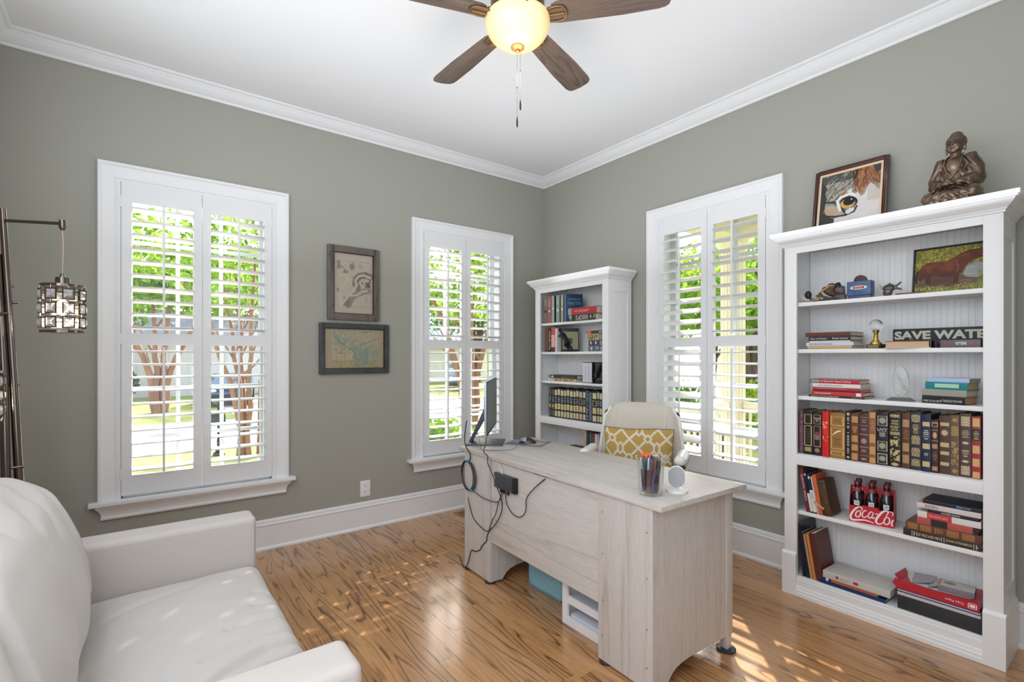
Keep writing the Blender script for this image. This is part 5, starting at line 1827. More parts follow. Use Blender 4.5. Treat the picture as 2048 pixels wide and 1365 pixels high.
remesh(MB().ball((0.0, 0.0, 0.008), (0.010, 0.022, 0.008), 14, 8).ball((0, -0.012, 0.014), (0.008, 0.010, 0.010), 12, 8).tube([(0, 0.015, 0.008), (0, 0.030, 0.005)], [0.005, 0.002], 8), 'body', mat('speckled', (150, 116, 90), 0.5, var=(120, 0.5)), bh, 0.0016)
hp = thing('headphones', 'black earphone with white band in the left corner of the top shelf', 'headphones', (2.965, 1.205, S1), (0, 0, 0))
MB().ball((0.0, 0.0, 0.043), (0.014, 0.017, 0.022), 20, 14).build('ear_cushion', M_BLACK, hp, smooth=True)
MB().tube([(0.0, -0.008, 0.028), (0.0, -0.022, 0.010), (-0.005, -0.035, 0.004)], [0.007, 0.005, 0.004], 8).build('yoke', M_BLACK, hp, smooth=True)
for q in (0, 0.007):
    MB().tube([(-0.004 - q, 0.035, 0.048 - q * 2.4), (-0.006 - q, 0.020, 0.026 - q), (-0.008 - q, 0.0, 0.013), (-0.012 - q, -0.024, 0.006)], 0.0016, 6).build('band', M_CHW, hp, smooth=True)
bx_ = thing('mug', 'black and maroon box-shaped mug with a small round hat lid beside the wooden duck', 'mug', (2.975, 1.062, S1), (0, 0, 0.1))
MB().box(0.0, 0.045, -0.030, 0.032, 0.0, 0.035).build('base', mat('dark_maroon', (62, 30, 30), 0.35), bx_, bevel=0.004)
MB().box(0.003, 0.045, -0.024, 0.028, 0.035, 0.078).build('body', mat('ink_black_blue', (26, 26, 44), 0.3), bx_, bevel=0.006)
MB().lathe([(0.0, 0.100), (0.008, 0.099), (0.013, 0.092), (0.014, 0.082), (0.022, 0.080), (0.022, 0.078), (0.0, 0.078)], 20, (0.024, 0.006, 0)).build('hat_lid', M_BLACK, bx_, smooth=True)
MB().ball((0.001, 0.0, 0.060), (0.002, 0.020, 0.005), 12, 6).build('red_print', mat('print_rose', (150, 84, 96)), bx_, smooth=True)
ts = thing('toaster_ornament', 'blue tin toaster ornament with brown toast on top', 'ornament', (2.950, 0.960, S1), (0, 0, 0.0))
TB = mat('toaster_blue', (64, 92, 138), 0.4, var=(40, 0.25))
MB().box(0.0, 0.058, -0.054, 0.054, 0.016, 0.090).build('body', TB, ts, bevel=0.006)
MB().box(0.004, 0.054, -0.050, 0.050, 0.0, 0.016).build('foot', mat('toaster_dark', (62, 66, 104), 0.4), ts, bevel=0.002)
MB().prism([(0.029 * math.cos(t), 0.092 + 0.030 * math.sin(t)) for t in np.linspace(0, PI, 16)] + [(-0.029, 0.084), (0.029, 0.084)], 0.018, 0.040, 'x').build('toast', mat('toast_brown', (78, 30, 28), 0.5), ts, bevel=0.004)
MB().prism([(0.034 * math.cos(t) * 1.0 + (0.004 if math.cos(t) > 0 else -0.004), 0.056 + 0.0095 * math.sin(t)) for t in np.linspace(0, 2 * PI, 28)[:-1]], -0.0012, -0.0004, 'x').build('label_plate', mat('label_cream', (236, 226, 206), 0.5), ts)
MB().box(-0.0020, -0.0012, -0.025, 0.025, 0.0505, 0.0615).build('label_red', mat('label_rust', (160, 62, 44)), ts)
for q in range(4):
    MB().box(-0.0026, -0.0020, 0.012 - q * 0.0092, 0.016 - q * 0.0092, 0.0545, 0.0590).build('label_mark', mat('mark_pink', (240, 190, 170)), ts)
mk = thing('metal_figurine', 'small grey metal animal head figurine with wire bits left of the horse painting', 'figurine', (2.975, 0.834, S1), (0, 0, 0))
mb = MB().ball((0, 0.004, 0.040), (0.018, 0.026, 0.018), 16, 10).ball((-0.006, 0.008, 0.018), (0.014, 0.020, 0.018), 14, 8).tube([(0, -0.01, 0.045), (0, -0.048, 0.030)], [0.010, 0.003], 8).tube([(0, -0.012, 0.040), (0, -0.046, 0.066)], [0.006, 0.004], 8)
mb.tube([(0.0, 0.026, 0.045), (0, 0.0, 0.062), (0, -0.02, 0.045)], [0.006, 0.006, 0.006], 8)
remesh(mb, 'body', mat('grey_metal_cast', (92, 86, 82), 0.4, 0.5, var=(50, 0.35)), mk, 0.0018, fn=lambda p: 0.0015 * nz(p.x * 120, p.y * 120, p.z * 120))
MB().ball((-0.018, 0.004, 0.024), (0.004, 0.011, 0.004), 12, 6).build('mouth', mat('pale_brass', (170, 150, 110), 0.4, 0.4), mk, smooth=True)
for q in range(5):
    MB().tube([(0, 0.018, 0.03), (0.004 * q - 0.01, 0.036 + 0.003 * q, 0.036 + 0.008 * q)], 0.0006, 4).build('wire', mat('wire_grey', (120, 122, 112), 0.5), mk)
pk = thing('wood_strip', 'flat strip of reddish wood lying in front of the horse painting', 'wood strip', (2.985, 0.755, S1), (0, 0, 0.10))
MB().prism([(-0.012, 0.0), (0.022, 0.0), (0.022, 0.007), (0.004, 0.013), (-0.012, 0.009)], -0.055, 0.055, 'y').build('body', mat('red_wood_strip', (132, 84, 62), 0.55, var=(30, 0.25, (1, 0.1, 1))), pk)

# horse painting
hpz = thing('horse_painting', 'framed painting of a brown horse in a pond on the top shelf', 'painting', (3.045, 0.622, S1 + 0.001), (0, math.radians(9.5), 0))
HW, HH = 0.142, 0.232
mb = MB()
for (a, b, c, d) in ((-HW, -HW + 0.007, 0, HH), (HW - 0.007, HW, 0, HH), (-HW, HW, 0, 0.008), (-HW, HW, HH - 0.007, HH)):
    mb.box(-0.006, 0.014, a, b, c, d)
mb.build('frame', mat('frame_black', (14, 16, 24), 0.4), hpz)
MB().box(0.004, 0.010, -HW + 0.007, HW - 0.007, 0.008, HH - 0.007).build('canvas', cloth((120, 110, 60)), hpz)
P = Paint(170, 120, (112, 112, 48))
nA, nB = P.noise(26, 18, 1), P.noise(50, 40, 2)
P.mix(np.clip((nA - 0.45) * 4, 0, 1) * (P.v < 0.5), (168, 160, 62))
P.mix(np.clip((nB - 0.52) * 6, 0, 1) * (P.v < 0.5) * 0.8, (96, 96, 44))
P.mix(np.clip((nB - 0.6) * 8, 0, 1) * (P.v < 0.45), (206, 190, 92))
P.poly([(0, 0.62), (0.3, 0.58), (1, 0.55), (1, 0.9), (0, 0.95)], (96, 78, 60))
P.mix(((P.v > 0.62) & (P.v < 0.9)) * np.clip((P.noise(6, 60, 5) - 0.45) * 4, 0, 1) * 0.7, (150, 116, 88))
P.poly([(0.66, 0.62), (0.72, 0.46), (0.82, 0.40), (0.95, 0.42), (1, 0.5), (1, 0.68), (0.85, 0.74), (0.7, 0.7)], (132, 138, 138))
P.mix(P.inside([(0.66, 0.62), (0.72, 0.46), (0.82, 0.40), (0.95, 0.42), (1, 0.5), (1, 0.68), (0.85, 0.74), (0.7, 0.7)]) * P.noise(8, 30, 8), (180, 182, 176))
horse = [(0.04, 0.62), (0.05, 0.47), (0.10, 0.36), (0.18, 0.30), (0.30, 0.30), (0.42, 0.31), (0.52, 0.27), (0.58, 0.20), (0.66, 0.15), (0.78, 0.12), (0.86, 0.12), (0.89, 0.05), (0.91, 0.11), (0.98, 0.14), (1.0, 0.22), (1.0, 0.34), (0.96, 0.36), (0.90, 0.30), (0.80, 0.34), (0.72, 0.42), (0.68, 0.52), (0.62, 0.62), (0.60, 0.80), (0.54, 0.82), (0.54, 0.66), (0.40, 0.66), (0.24, 0.62), (0.22, 0.80), (0.16, 0.78), (0.14, 0.62), (0.08, 0.74)]
P.poly(horse, (98, 48, 34))
ins = P.inside(horse)
P.mix(ins * np.clip((P.noise(9, 9, 12) - 0.42) * 3, 0, 1) * 0.8, (136, 72, 46))
P.mix(ins * np.clip((P.v - 0.5) * 4, 0, 1) * 0.7, (52, 28, 28))
P.line([(0.04, 0.50), (0.02, 0.62), (0.03, 0.74)], 0.03, (38, 26, 26)).line([(0.60, 0.20), (0.72, 0.13), (0.86, 0.12)], 0.022, (60, 30, 26)).line([(0.56, 0.30), (0.60, 0.45), (0.58, 0.58)], 0.012, (166, 96, 66), 0.8)
P.poly([(0.12, 0.62), (0.6, 0.64), (0.62, 0.86), (0.5, 0.9), (0.2, 0.84)], (84, 44, 36), 0.55)
P.ell(0.96, 0.21, 0.012, 0.014, (20, 14, 14))
P.mix(((P.v > 0.86) | ((P.u > 0.85) & (P.v > 0.6))) * np.clip((P.noise(40, 30, 9) - 0.35) * 4, 0, 1), (138, 142, 58))
P.mix(((P.v > 0.84)) * np.clip((P.noise(50, 30, 19) - 0.58) * 6, 0, 1), (214, 206, 120))
P.mesh('picture', lambda u, v: (0.003, HW - 0.007 - (2 * HW - 0.014) * u, HH - 0.007 - (HH - 0.015) * v), M_PAINT, hpz)

# cat painting on top of the bookcase
ct = thing('cat_painting', 'framed close-up painting of a tabby and white cat face on top of the large bookcase', 'painting', (3.085, 1.062, 2.0052), (0, math.radians(10), 0))
CW, CH = 0.178, 0.385
mb = MB()


def pframe(mb, w, h, t, x0, x1, zo=0.0):
    mb.box(x0, x1, -w, -w + t, zo, h)
    mb.box(x0, x1, w - t, w, zo, h)
    mb.box(x0, x1, -w + t, w - t, zo, zo + t)
    mb.box(x0, x1, -w + t, w - t, h - t, h)


pframe(mb, CW, CH, 0.022, 0.0, 0.022)
mb.build('frame', mat('mahogany_frame', (58, 26, 22), 0.3, coat=0.3), ct, bevel=0.003)
mb = MB()
pframe(mb, CW - 0.012, CH - 0.012, 0.006, -0.004, 0.002, 0.012)
mb.build('inner_moulding', mat('mahogany_light', (96, 52, 40), 0.3), ct, bevel=0.001)
mb = MB()
pframe(mb, CW - 0.022, CH - 0.022, 0.013, 0.003, 0.012, 0.022)
mb.build('liner', mat('linen_liner', (222, 198, 164), 0.8), ct)
P = Paint(190, 230, (52, 54, 52))
WHT = (222, 216, 212)
P.poly([(0.30, 1.0), (0.26, 0.84), (0.20, 0.80), (0.13, 0.76), (0.12, 0.66), (0.08, 0.58), (0.12, 0.45), (0.08, 0.36), (0.10, 0.22), (0.02, 0.10), (0.0, 0.0), (1, 0), (1, 1)], (150, 146, 132))
face = P.inside([(0.30, 1.0), (0.26, 0.84), (0.20, 0.80), (0.13, 0.76), (0.12, 0.66), (0.08, 0.58), (0.12, 0.45), (0.08, 0.36), (0.10, 0.22), (0.02, 0.10), (0.0, 0.0), (1, 0), (1, 1)])
# tabby stripes on the left
st = np.sin((P.u * 1.0 + P.v * 1.7) * 34 + 5 * P.noise(5, 5, 3)) * 0.5 + 0.5
P.mix(face * (P.u < 0.62) * np.clip((st - 0.55) * 3, 0, 1) * 0.5, (44, 46, 48))
P.mix(face * (P.u < 0.6) * np.clip((P.noise(50, 12, 4) - 0.5) * 5, 0, 1) * 0.6, (196, 194, 178))
P.mix(face * (P.v < 0.16) * (P.u < 0.55) * 0.8, (60, 60, 60))
# orange patch upper right
P.poly([(0.50, 0.0), (0.56, 0.20), (0.55, 0.32), (0.60, 0.40), (0.64, 0.36), (0.68, 0.48), (0.72, 0.46), (0.76, 0.34), (0.84, 0.30), (0.88, 0.26), (0.92, 0.32), (1, 0.36), (1, 0)], (146, 94, 62))
orr = P.inside([(0.50, 0.0), (0.56, 0.20), (0.55, 0.32), (0.60, 0.40), (0.64, 0.36), (0.68, 0.48), (0.72, 0.46), (0.76, 0.34), (0.84, 0.30), (0.88, 0.26), (0.92, 0.32), (1, 0.36), (1, 0)])
P.mix(orr * np.clip((P.noise(24, 8, 7) - 0.45) * 5, 0, 1) * 0.8, (92, 56, 40))
P.mix(orr * np.clip((P.noise(26, 9, 17) - 0.55) * 6, 0, 1) * 0.8, (202, 156, 112))
P.poly([(0.52, 0.02), (0.62, 0.0), (0.62, 0.12), (0.56, 0.20)], (34, 32, 32))
P.poly([(0.86, 0.0), (1.0, 0.0), (1.0, 0.12), (0.92, 0.14)], (58, 62, 70))
P.ell(0.42, 0.36, 0.10, 0.06, (150, 108, 82), 0.7, 0.8)
fr_ = random.Random(8)
for q in range(150):
    u0, v0 = fr_.uniform(0.08, 0.56), fr_.uniform(0.02, 0.60)
    if v0 > 0.52 and u0 > 0.30:
        continue
    an = math.radians(fr_.uniform(-62, -28))
    L_ = fr_.uniform(0.04, 0.10)
    colr = fr_.choice([(58, 60, 60), (40, 42, 44), (202, 198, 182), (176, 172, 156), (120, 112, 100)])
    P.line([(u0, v0), (u0 + L_ * math.cos(an), v0 + L_ * math.sin(an) * 0.9)], 0.010, colr, 0.8 * (1 if u0 + L_ < 0.62 else 0.2), asp=1.15)
for q in range(90):
    u0, v0 = fr_.uniform(0.56, 0.98), fr_.uniform(0.02, 0.34)
    an = math.radians(fr_.uniform(55, 110))
    L_ = fr_.uniform(0.04, 0.09)
    P.line([(u0, v0), (u0 + L_ * math.cos(an), v0 + L_ * math.sin(an))], 0.010, fr_.choice([(104, 62, 42), (190, 140, 96), (168, 112, 74), (84, 52, 42)]), 0.7, asp=1.15)
# white muzzle
wp = [(0.46, 0.36), (0.52, 0.33), (0.56, 0.42), (0.60, 0.46), (0.64, 0.42), (0.70, 0.52), (0.76, 0.48), (0.80, 0.36), (0.84, 0.30), (0.88, 0.34), (0.96, 0.44), (1.0, 0.46), (1, 1), (0.28, 1), (0.26, 0.84), (0.42, 0.80), (0.60, 0.76), (0.62, 0.62), (0.58, 0.50), (0.50, 0.44)]
P.poly(wp, WHT)
P.mix(P.inside(wp) * P.noise(4, 10, 9) * 0.35, (180, 170, 170))
P.mix(P.inside(wp) * (P.u > 0.8) * (P.v < 0.62) * 0.35, (170, 150, 130))
# cheek below the eye
P.poly([(0.10, 0.56), (0.24, 0.58), (0.36, 0.68), (0.46, 0.78), (0.38, 0.82), (0.24, 0.80), (0.12, 0.74), (0.08, 0.64)], (176, 162, 138))
P.ell(0.17, 0.70, 0.10, 0.04, (196, 146, 110), 0.8, 0.7, 0.3)
P.line([(0.10, 0.50), (0.26, 0.53), (0.38, 0.66), (0.46, 0.78)], 0.04, (44, 46, 46), asp=1.15).line([(0.12, 0.76), (0.28, 0.80), (0.46, 0.81), (0.60, 0.77), (0.64, 0.68)], 0.035, (50, 50, 50), asp=1.15)
P.line([(0.36, 0.70), (0.30, 0.52), (0.36, 0.46), (0.50, 0.43), (0.60, 0.47)], 0.05, (226, 224, 216), asp=1.15)
P.ell(0.50, 0.58, 0.150, 0.105, (22, 22, 22), 1, 0.08, 0.25)
P.ell(0.485, 0.60, 0.128, 0.088, (204, 158, 84), 1, 0.10, 0.15)
P.ell(0.505, 0.565, 0.098, 0.072, (18, 20, 24), 1, 0.10)
P.ell(0.545, 0.535, 0.014, 0.012, (230, 234, 240), 1, 0.4).ell(0.53, 0.655, 0.012, 0.010, (240, 226, 190), 1, 0.4)
P.poly([(0.44, 0.76), (0.52, 0.69), (0.60, 0.70), (0.60, 0.75), (0.50, 0.80)], (210, 212, 206))
P.line([(0.10, 0.98), (0.32, 0.88)], 0.008, (206, 206, 206), 0.8).line([(0.18, 0.99), (0.34, 0.93)], 0.007, (190, 190, 190), 0.8)
P.mesh('picture', lambda u, v: (0.006, CW - 0.035 - (2 * CW - 0.07) * u, CH - 0.035 - (CH - 0.07) * v), M_PAINT, ct)

# bronze seated statue: one continuous body
st = thing('seated_statue', 'bronze seated meditating statue on top of the large bookcase', 'statue', (2.995, 0.59, 2.0042), (0, 0, math.radians(172)))
MBZ = mat('dark_bronze', (118, 100, 86), 0.34, 0.85, bump=(60, 0.15), var=(14, 0.35))
# local frame: facing +x, left hand towards +y
mb = MB()
mb.ball((-0.005, 0, 0.055), (0.058, 0.082, 0.048), 24, 14)              # hips
mb.ball((-0.006, 0, 0.120), (0.044, 0.062, 0.075), 24, 16)              # torso
mb.ball((-0.006, 0, 0.180), (0.036, 0.066, 0.040), 24, 14)              # shoulders
mb.ball((0.008, 0, 0.168), (0.036, 0.046, 0.040), 20, 12)               # chest
for s in (-1, 1):
    mb.ball((-0.006, s * 0.058, 0.192), (0.028, 0.030, 0.028), 18, 12)
    mb.tube([(-0.006, s * 0.060, 0.192), (-0.010, s * 0.078, 0.150), (-0.004, s * 0.086, 0.112)], [0.028, 0.030, 0.030], 16)
    mb.ball((-0.004, s * 0.086, 0.108), 0.030, 16, 12)
    mb.ball((0.0, s * 0.060, 0.120), (0.030, 0.028, 0.055), 16, 12)     # robe between arm and body
    mb.tube([(-0.004, s * 0.086, 0.106), (0.034, s * 0.058, 0.094), (0.062, s * 0.018, 0.090)], [0.030, 0.024, 0.013], 14)
    mb.tube([(0.034, s * 0.066, 0.092), (0.036, s * 0.080, 0.060)], [0.020, 0.010], 12)                 # hanging sleeve
    mb.tube([(-0.01, s * 0.045, 0.045), (0.040, s * 0.088, 0.044), (0.062, s * 0.092, 0.040)], [0.040, 0.034, 0.026], 14)
    mb.ball((0.060, s * 0.092, 0.038), (0.026, 0.024, 0.022), 16, 10)
    mb.tube([(0.060, s * 0.092, 0.036), (0.080, s * 0.045, 0.036), (0.078, -s * 0.015, 0.044)], [0.022, 0.022, 0.016], 14)
    mb.tube([(-0.04, s * 0.075, 0.018), (0.03, s * 0.108, 0.016), (0.078, s * 0.078, 0.014), (0.086, 0, 0.014)], [0.018, 0.018, 0.015, 0.014], 12)
    mb.ball((0.000, s * 0.0315, 0.246), (0.006, 0.0045, 0.017), 10, 8)  # long ear lobes
    mb.ball((0.020, s * 0.011, 0.247), (0.013, 0.013, 0.013), 12, 8)    # cheeks
mb.ball((0.068, 0.0, 0.086), (0.018, 0.032, 0.010), 18, 10)             # joined hands
for s in (-1, 1):
    mb.tube([(0.052, s * 0.022, 0.094), (0.080, s * 0.008, 0.098), (0.083, -s * 0.002, 0.100)], 0.0055, 8)
mb.tube([(-0.004, 0, 0.190), (0.000, 0, 0.236)], [0.024, 0.019], 14)    # neck
mb.ball((0.004, 0, 0.262), (0.032, 0.030, 0.036), 28, 18)               # head
mb.ball((0.022, 0, 0.236), (0.011, 0.013, 0.010), 14, 10)               # chin
mb.tube([(0.032, 0, 0.270), (0.0395, 0, 0.255)], [0.003, 0.005], 8)     # nose
mb.ball((0.034, 0, 0.2455), (0.0045, 0.009, 0.0028), 10, 6)             # lips
mb.ball((-0.006, 0, 0.276), (0.036, 0.0345, 0.034), 24, 14)             # hair cap
mb.ball((-0.008, 0, 0.305), (0.022, 0.021, 0.016), 16, 10)              # top knot

mb.v = [(x, y * (1 - 0.17 * max(0, min(1, (0.236 - z) / 0.03))), z) for x, y, z in mb.v]


def robe(p):
    if p.z < 0.222:
        if abs(p.y) < 0.026 and p.z > 0.115 and p.x > 0:
            return 0.0
        return 0.0016 * math.sin((p.z * 0.7 + abs(p.y) * 1.1 + p.x * 0.5) * 230 + 1.5 * nz(p.x * 18, p.y * 18, p.z * 18))
    if p.z > 0.284 or (p.x < 0.006 and p.z > 0.255):
        return 0.0016 * math.sin(math.atan2(p.y, p.x) * 14) * math.sin(p.z * 560)
    return 0.0


remesh(mb, 'body', MBZ, st, 0.0024, fn=robe, smooth_it=2)
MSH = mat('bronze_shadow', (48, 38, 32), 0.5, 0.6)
for s in (-1, 1):
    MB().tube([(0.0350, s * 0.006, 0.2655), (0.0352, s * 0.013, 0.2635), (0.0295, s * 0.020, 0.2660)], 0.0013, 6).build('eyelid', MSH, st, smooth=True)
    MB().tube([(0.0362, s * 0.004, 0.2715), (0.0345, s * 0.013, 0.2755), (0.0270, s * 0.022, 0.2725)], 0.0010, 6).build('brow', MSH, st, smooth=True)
    pts = [(-0.004, s * 0.024, 0.222), (0.022, s * 0.028, 0.203), (0.036, s * 0.028, 0.176), (0.039, s * 0.018, 0.146), (0.040, -s * 0.006, 0.116)]
    pts = [tuple(Vector(pts[i]).lerp(Vector(pts[i + 1]), t)) for i in range(4) for t in (0, 0.5)] + [pts[-1]]
    MB().tube(pts, 0.0042, 8).build('robe_edge', MBZ, st, smooth=True)
st.scale = (1.08, 1.08, 1.08)
mb = MB().lathe([(0.0, 0.0), (0.10, 0.0), (0.102, 0.006), (0.09, 0.010), (0.0, 0.010)], 40)
mb.v = [(x * 0.85 + 0.018, y * 0.88, z) for x, y, z in mb.v]
mb.build('base', mat('bronze_dark_base', (58, 48, 48), 0.4, 0.6), st, smooth=True)
for k in range(7):
    a = -1.15 + 2.3 * k / 6
    MB().ball((0.022 + 0.074 * math.cos(a), 0.078 * math.sin(a), 0.014), (0.014, 0.015, 0.011), 14, 8).build('lotus_petal', mat('bronze_light', (150, 126, 102), 0.3, 0.85), st, smooth=True)

# ------------------------------------------------------------------ the corner bookcase
g = 'books on the top shelf of the corner bookcase'
for lab, ya, yb, h, rgb, ops, gold in [
    ('grey book with black dot at the left end of the corner bookcase', 3.405, 3.352, 0.232, (112, 106, 102), [('split', 0, 1, (112, 106, 102)), ('blob', 0.55, 0.05, (24, 24, 26)), ('vtext', 0.08, 0.36, (160, 156, 150))], GOLD),
    ('dusty rose book with gold emblem in the corner bookcase', 3.350, 3.304, 0.235, (168, 92, 96), [('blob', 0.55, 0.045, (236, 196, 150)), ('vtext', 0.10, 0.40, (206, 150, 140))], GOLD),
    ('slim sage and white book, third on the top shelf of the corner bookcase', 3.299, 3.262, 0.236, (150, 172, 164), [('blob', 0.47, 0.03, (220, 236, 190))], GOLD),
    ('pale teal book with gold emblem, fourth on the top shelf of the corner bookcase', 3.240, 3.192, 0.236, (136, 156, 152), [('blob', 0.55, 0.05, (226, 214, 140)), ('vtext', 0.10, 0.38, (180, 200, 190))], GOLD),
    ('beige book with cream emblem, fifth on the top shelf of the corner bookcase', 3.180, 3.145, 0.234, (164, 158, 144), [('blob', 0.53, 0.045, (246, 228, 180)), ('vtext', 0.10, 0.40, (200, 196, 184))], GOLD)]:
    make_book('book', lab, ya - yb, h, 0.16, cloth((34, 36, 40)) if 'rose' not in lab else cloth((60, 36, 40)), (FX0, (ya + yb) / 2, S1), group=g, ops=ops, base=rgb, gold=gold, seed=int(ya * 100))
mbk = thing('book', 'tall blue novel turned so its dark blue front cover shows', 'book', (FX0 - 0.005, 3.120, S1), (0, 0, math.radians(-28)), g)
MB().box(0.0, 0.15, -0.020, 0.020, 0.0, 0.236).build('cover', cloth((30, 62, 92), 0.35), mbk, bevel=0.001)
MB().box(0.003, 0.1505, -0.017, 0.017, 0.002, 0.2365).build('pages', M_PAGES, mbk)
MB().box(-0.0008, 0.0, -0.0195, 0.0195, 0.001, 0.235).build('spine_cover', cloth((112, 152, 204), 0.35), mbk)
for s_, zz, w, hh in (('GEORGE R.R.', 0.182, 0.118, 0.018), ('MARTIN', 0.142, 0.118, 0.028)):
    lettering('cover_lettering', s_, mat('ink_pale_blue', (120, 158, 184)), mbk, (0.018, -0.0206, zz), (1, 0, 0), (0, 0, 1), w=w, h=hh)
P_ = MB().box(0.012, 0.145, -0.0206, -0.0201, 0.03, 0.10).build('cover_print', cloth((24, 84, 128), 0.4), mbk)
lying('black book with silver ornaments under the red one, corner bookcase', 3.072, 2.762, S1, 0.050, cloth((30, 28, 32), 0.4), d=0.12, x=FX0 - 0.01, group=g, ops=[('scroll', 0.03, 0.12), ('scroll', 0.28, 0.50), ('waves', 0.52, 0.74), ('blob', 0.84, 0.03), ('scroll', 0.92, 0.98)], base=(30, 28, 32), gold=(190, 190, 186), seed=4)
lying('thick red book of weird tales lying on the black one, corner bookcase', 3.080, 2.752, S1 + 0.050, 0.058, cloth((176, 42, 48), 0.4), d=0.12, x=FX0 - 0.006, group=g, texts=[('H.P. LOVECRAFT', 0.74, 0.25, (240, 190, 190), 0.30, 'v')], ops=[('split', 0.0, 0.13, (150, 150, 152))], base=(176, 42, 48))

g = 'books on the second shelf of the corner bookcase'
for lab, ya, yb, h, rgb, ops in [
    ('brown book at the left end of the second shelf, corner bookcase', 3.390, 3.340, 0.214, (104, 66, 38), []),
    ('black book with white lettering beside the brown one, corner bookcase', 3.338, 3.306, 0.212, (30, 24, 26), [('vtext', 0.12, 0.94, (210, 196, 190))]),
    ('coral red book on the second shelf, corner bookcase', 3.303, 3.256, 0.214, (206, 84, 80), [('split', 0.30, 0.80, (224, 168, 156)), ('split', 0.82, 1.0, (60, 50, 52)), ('band', 0.0, 0.0)]),
    ('white spined book against the dog bookend, corner bookcase', 3.252, 3.226, 0.205, (214, 212, 206), [('vtext', 0.80, 0.94, (90, 90, 96))])]:
    make_book('book', lab, ya - yb, h, 0.15, cloth(rgb), (FX0, (ya + yb) / 2, S2), group=g, ops=ops, base=rgb)
fb = thing('book', 'olive covered book facing out behind the climbing dog bookend', 'book', (FX0 + 0.03, 3.205, S2), (0, 0, math.radians(-38)), g)
MB().box(0.0, 0.15, -0.016, 0.016, 0.0, 0.205).build('cover', cloth((36, 40, 48)), fb, bevel=0.001)
MB().box(0.01, 0.145, -0.0168, -0.0160, 0.02, 0.175).build('cover_print', cloth((150, 148, 112)), fb)
MB().box(0.055, 0.095, -0.0176, -0.0168, 0.07, 0.12).build('cover_emblem', cloth((60, 64, 62)), fb)


def dog(label, loc, rz, flip=1):
    """black cast dog standing on its hind legs, front paws up"""
    t = thing('dog_bookend', label, 'bookend', loc, (0, 0, rz))
    mb = MB()
    mb.tube([(0.0, 0.0, 0.075), (0.0, -0.012, 0.115), (0.0, -0.030, 0.155)], [0.022, 0.023, 0.028], 14)      # trunk leaning forward
    mb.tube([(0.0, -0.030, 0.155), (0.0, -0.042, 0.185)], [0.020, 0.016], 12)                                # neck
    mb.ball((0.0, -0.050, 0.192), (0.015, 0.018, 0.016), 14, 10)
    mb.tube([(0.0, -0.052, 0.190), (0.0, -0.078, 0.180)], [0.011, 0.007], 10)                                # muzzle
    for s in (-1, 1):
        mb.tube([(s * 0.012, -0.040, 0.198), (s * 0.019, -0.040, 0.182)], [0.006, 0.003], 8)                 # ears
        mb.tube([(s * 0.014, -0.032, 0.150), (s * 0.016, -0.062, 0.135), (s * 0.015, -0.088, 0.158 - 0.012 * s)], [0.011, 0.007, 0.006], 10)
        mb.tube([(s * 0.014, 0.000, 0.078), (s * 0.018, -0.020, 0.050), (s * 0.018, 0.010, 0.030), (s * 0.018, -0.002, 0.008)], [0.017, 0.013, 0.008, 0.006], 10)
        mb.ball((s * 0.018, -0.008, 0.006), (0.007, 0.013, 0.006), 10, 6)
    mb.tube([(0.0, 0.014, 0.070), (0.0, 0.034, 0.045), (0.0, 0.040, 0.020)], [0.006, 0.004, 0.003], 8)
    mb.v = [(x, y - 0.42 * z + 0.03, z) for x, y, z in mb.v]
    remesh(mb, 'body', mat('black_cast', (26, 27, 32), 0.28, 0.3), t, 0.0024)
    MB().box(-0.030, 0.030, -0.060, 0.045, 0.0, 0.004).build('base', M_BLACK, t, bevel=0.001)
    return t


dog('black climbing dog bookend on the second shelf of the corner bookcase', (2.955, 3.125, S2), PI)
g = 'stack at the right of the second shelf, corner bookcase'
z = S2
for lab, ya, yb, th, rgb, ops in [
    ('grey blue book with round emblem at the bottom of the right stack, corner bookcase', 2.850, 2.722, 0.046, (84, 92, 110), [('split', 0, 0.45, (112, 104, 116)), ('blob', 0.30, 0.05, (240, 240, 244)), ('scroll', 0.62, 0.92)]),
    ('slate book with white dots, second from the bottom of the right stack, corner bookcase', 2.846, 2.727, 0.046, (66, 68, 82), [('blob', 0.22, 0.06, (236, 238, 240)), ('blob', 0.68, 0.06, (236, 238, 240))]),
    ('tan book with gilt lettering in the right stack, corner bookcase', 2.866, 2.732, 0.050, (190, 170, 132), [('scroll', 0.1, 0.9)]),
    ('thin black and red book on top of the right stack, corner bookcase', 2.872, 2.736, 0.026, (56, 54, 62), [('split', 0.05, 0.40, (206, 92, 102))])]:
    lying(lab, ya, yb, z, th, cloth(rgb if 'tan' not in lab else (60, 50, 44)), d=0.14, x=FX0, group=g, ops=ops, base=rgb, gold=(90, 60, 30) if 'tan' in lab else (150, 170, 200))
    z += th
bkx = thing('book', 'dark box-like book standing behind the right stack, corner bookcase', 'book', (3.07, 2.715, S2), (0, 0, 0), g)
MB().box(0, 0.06, -0.035, 0.02, 0, 0.20).build('cover', cloth((40, 44, 52)), bkx, bevel=0.001)
MB().box(-0.001, 0.0, -0.028, 0.012, 0.165, 0.19).build('spine_label', cloth((190, 196, 204)), bkx)

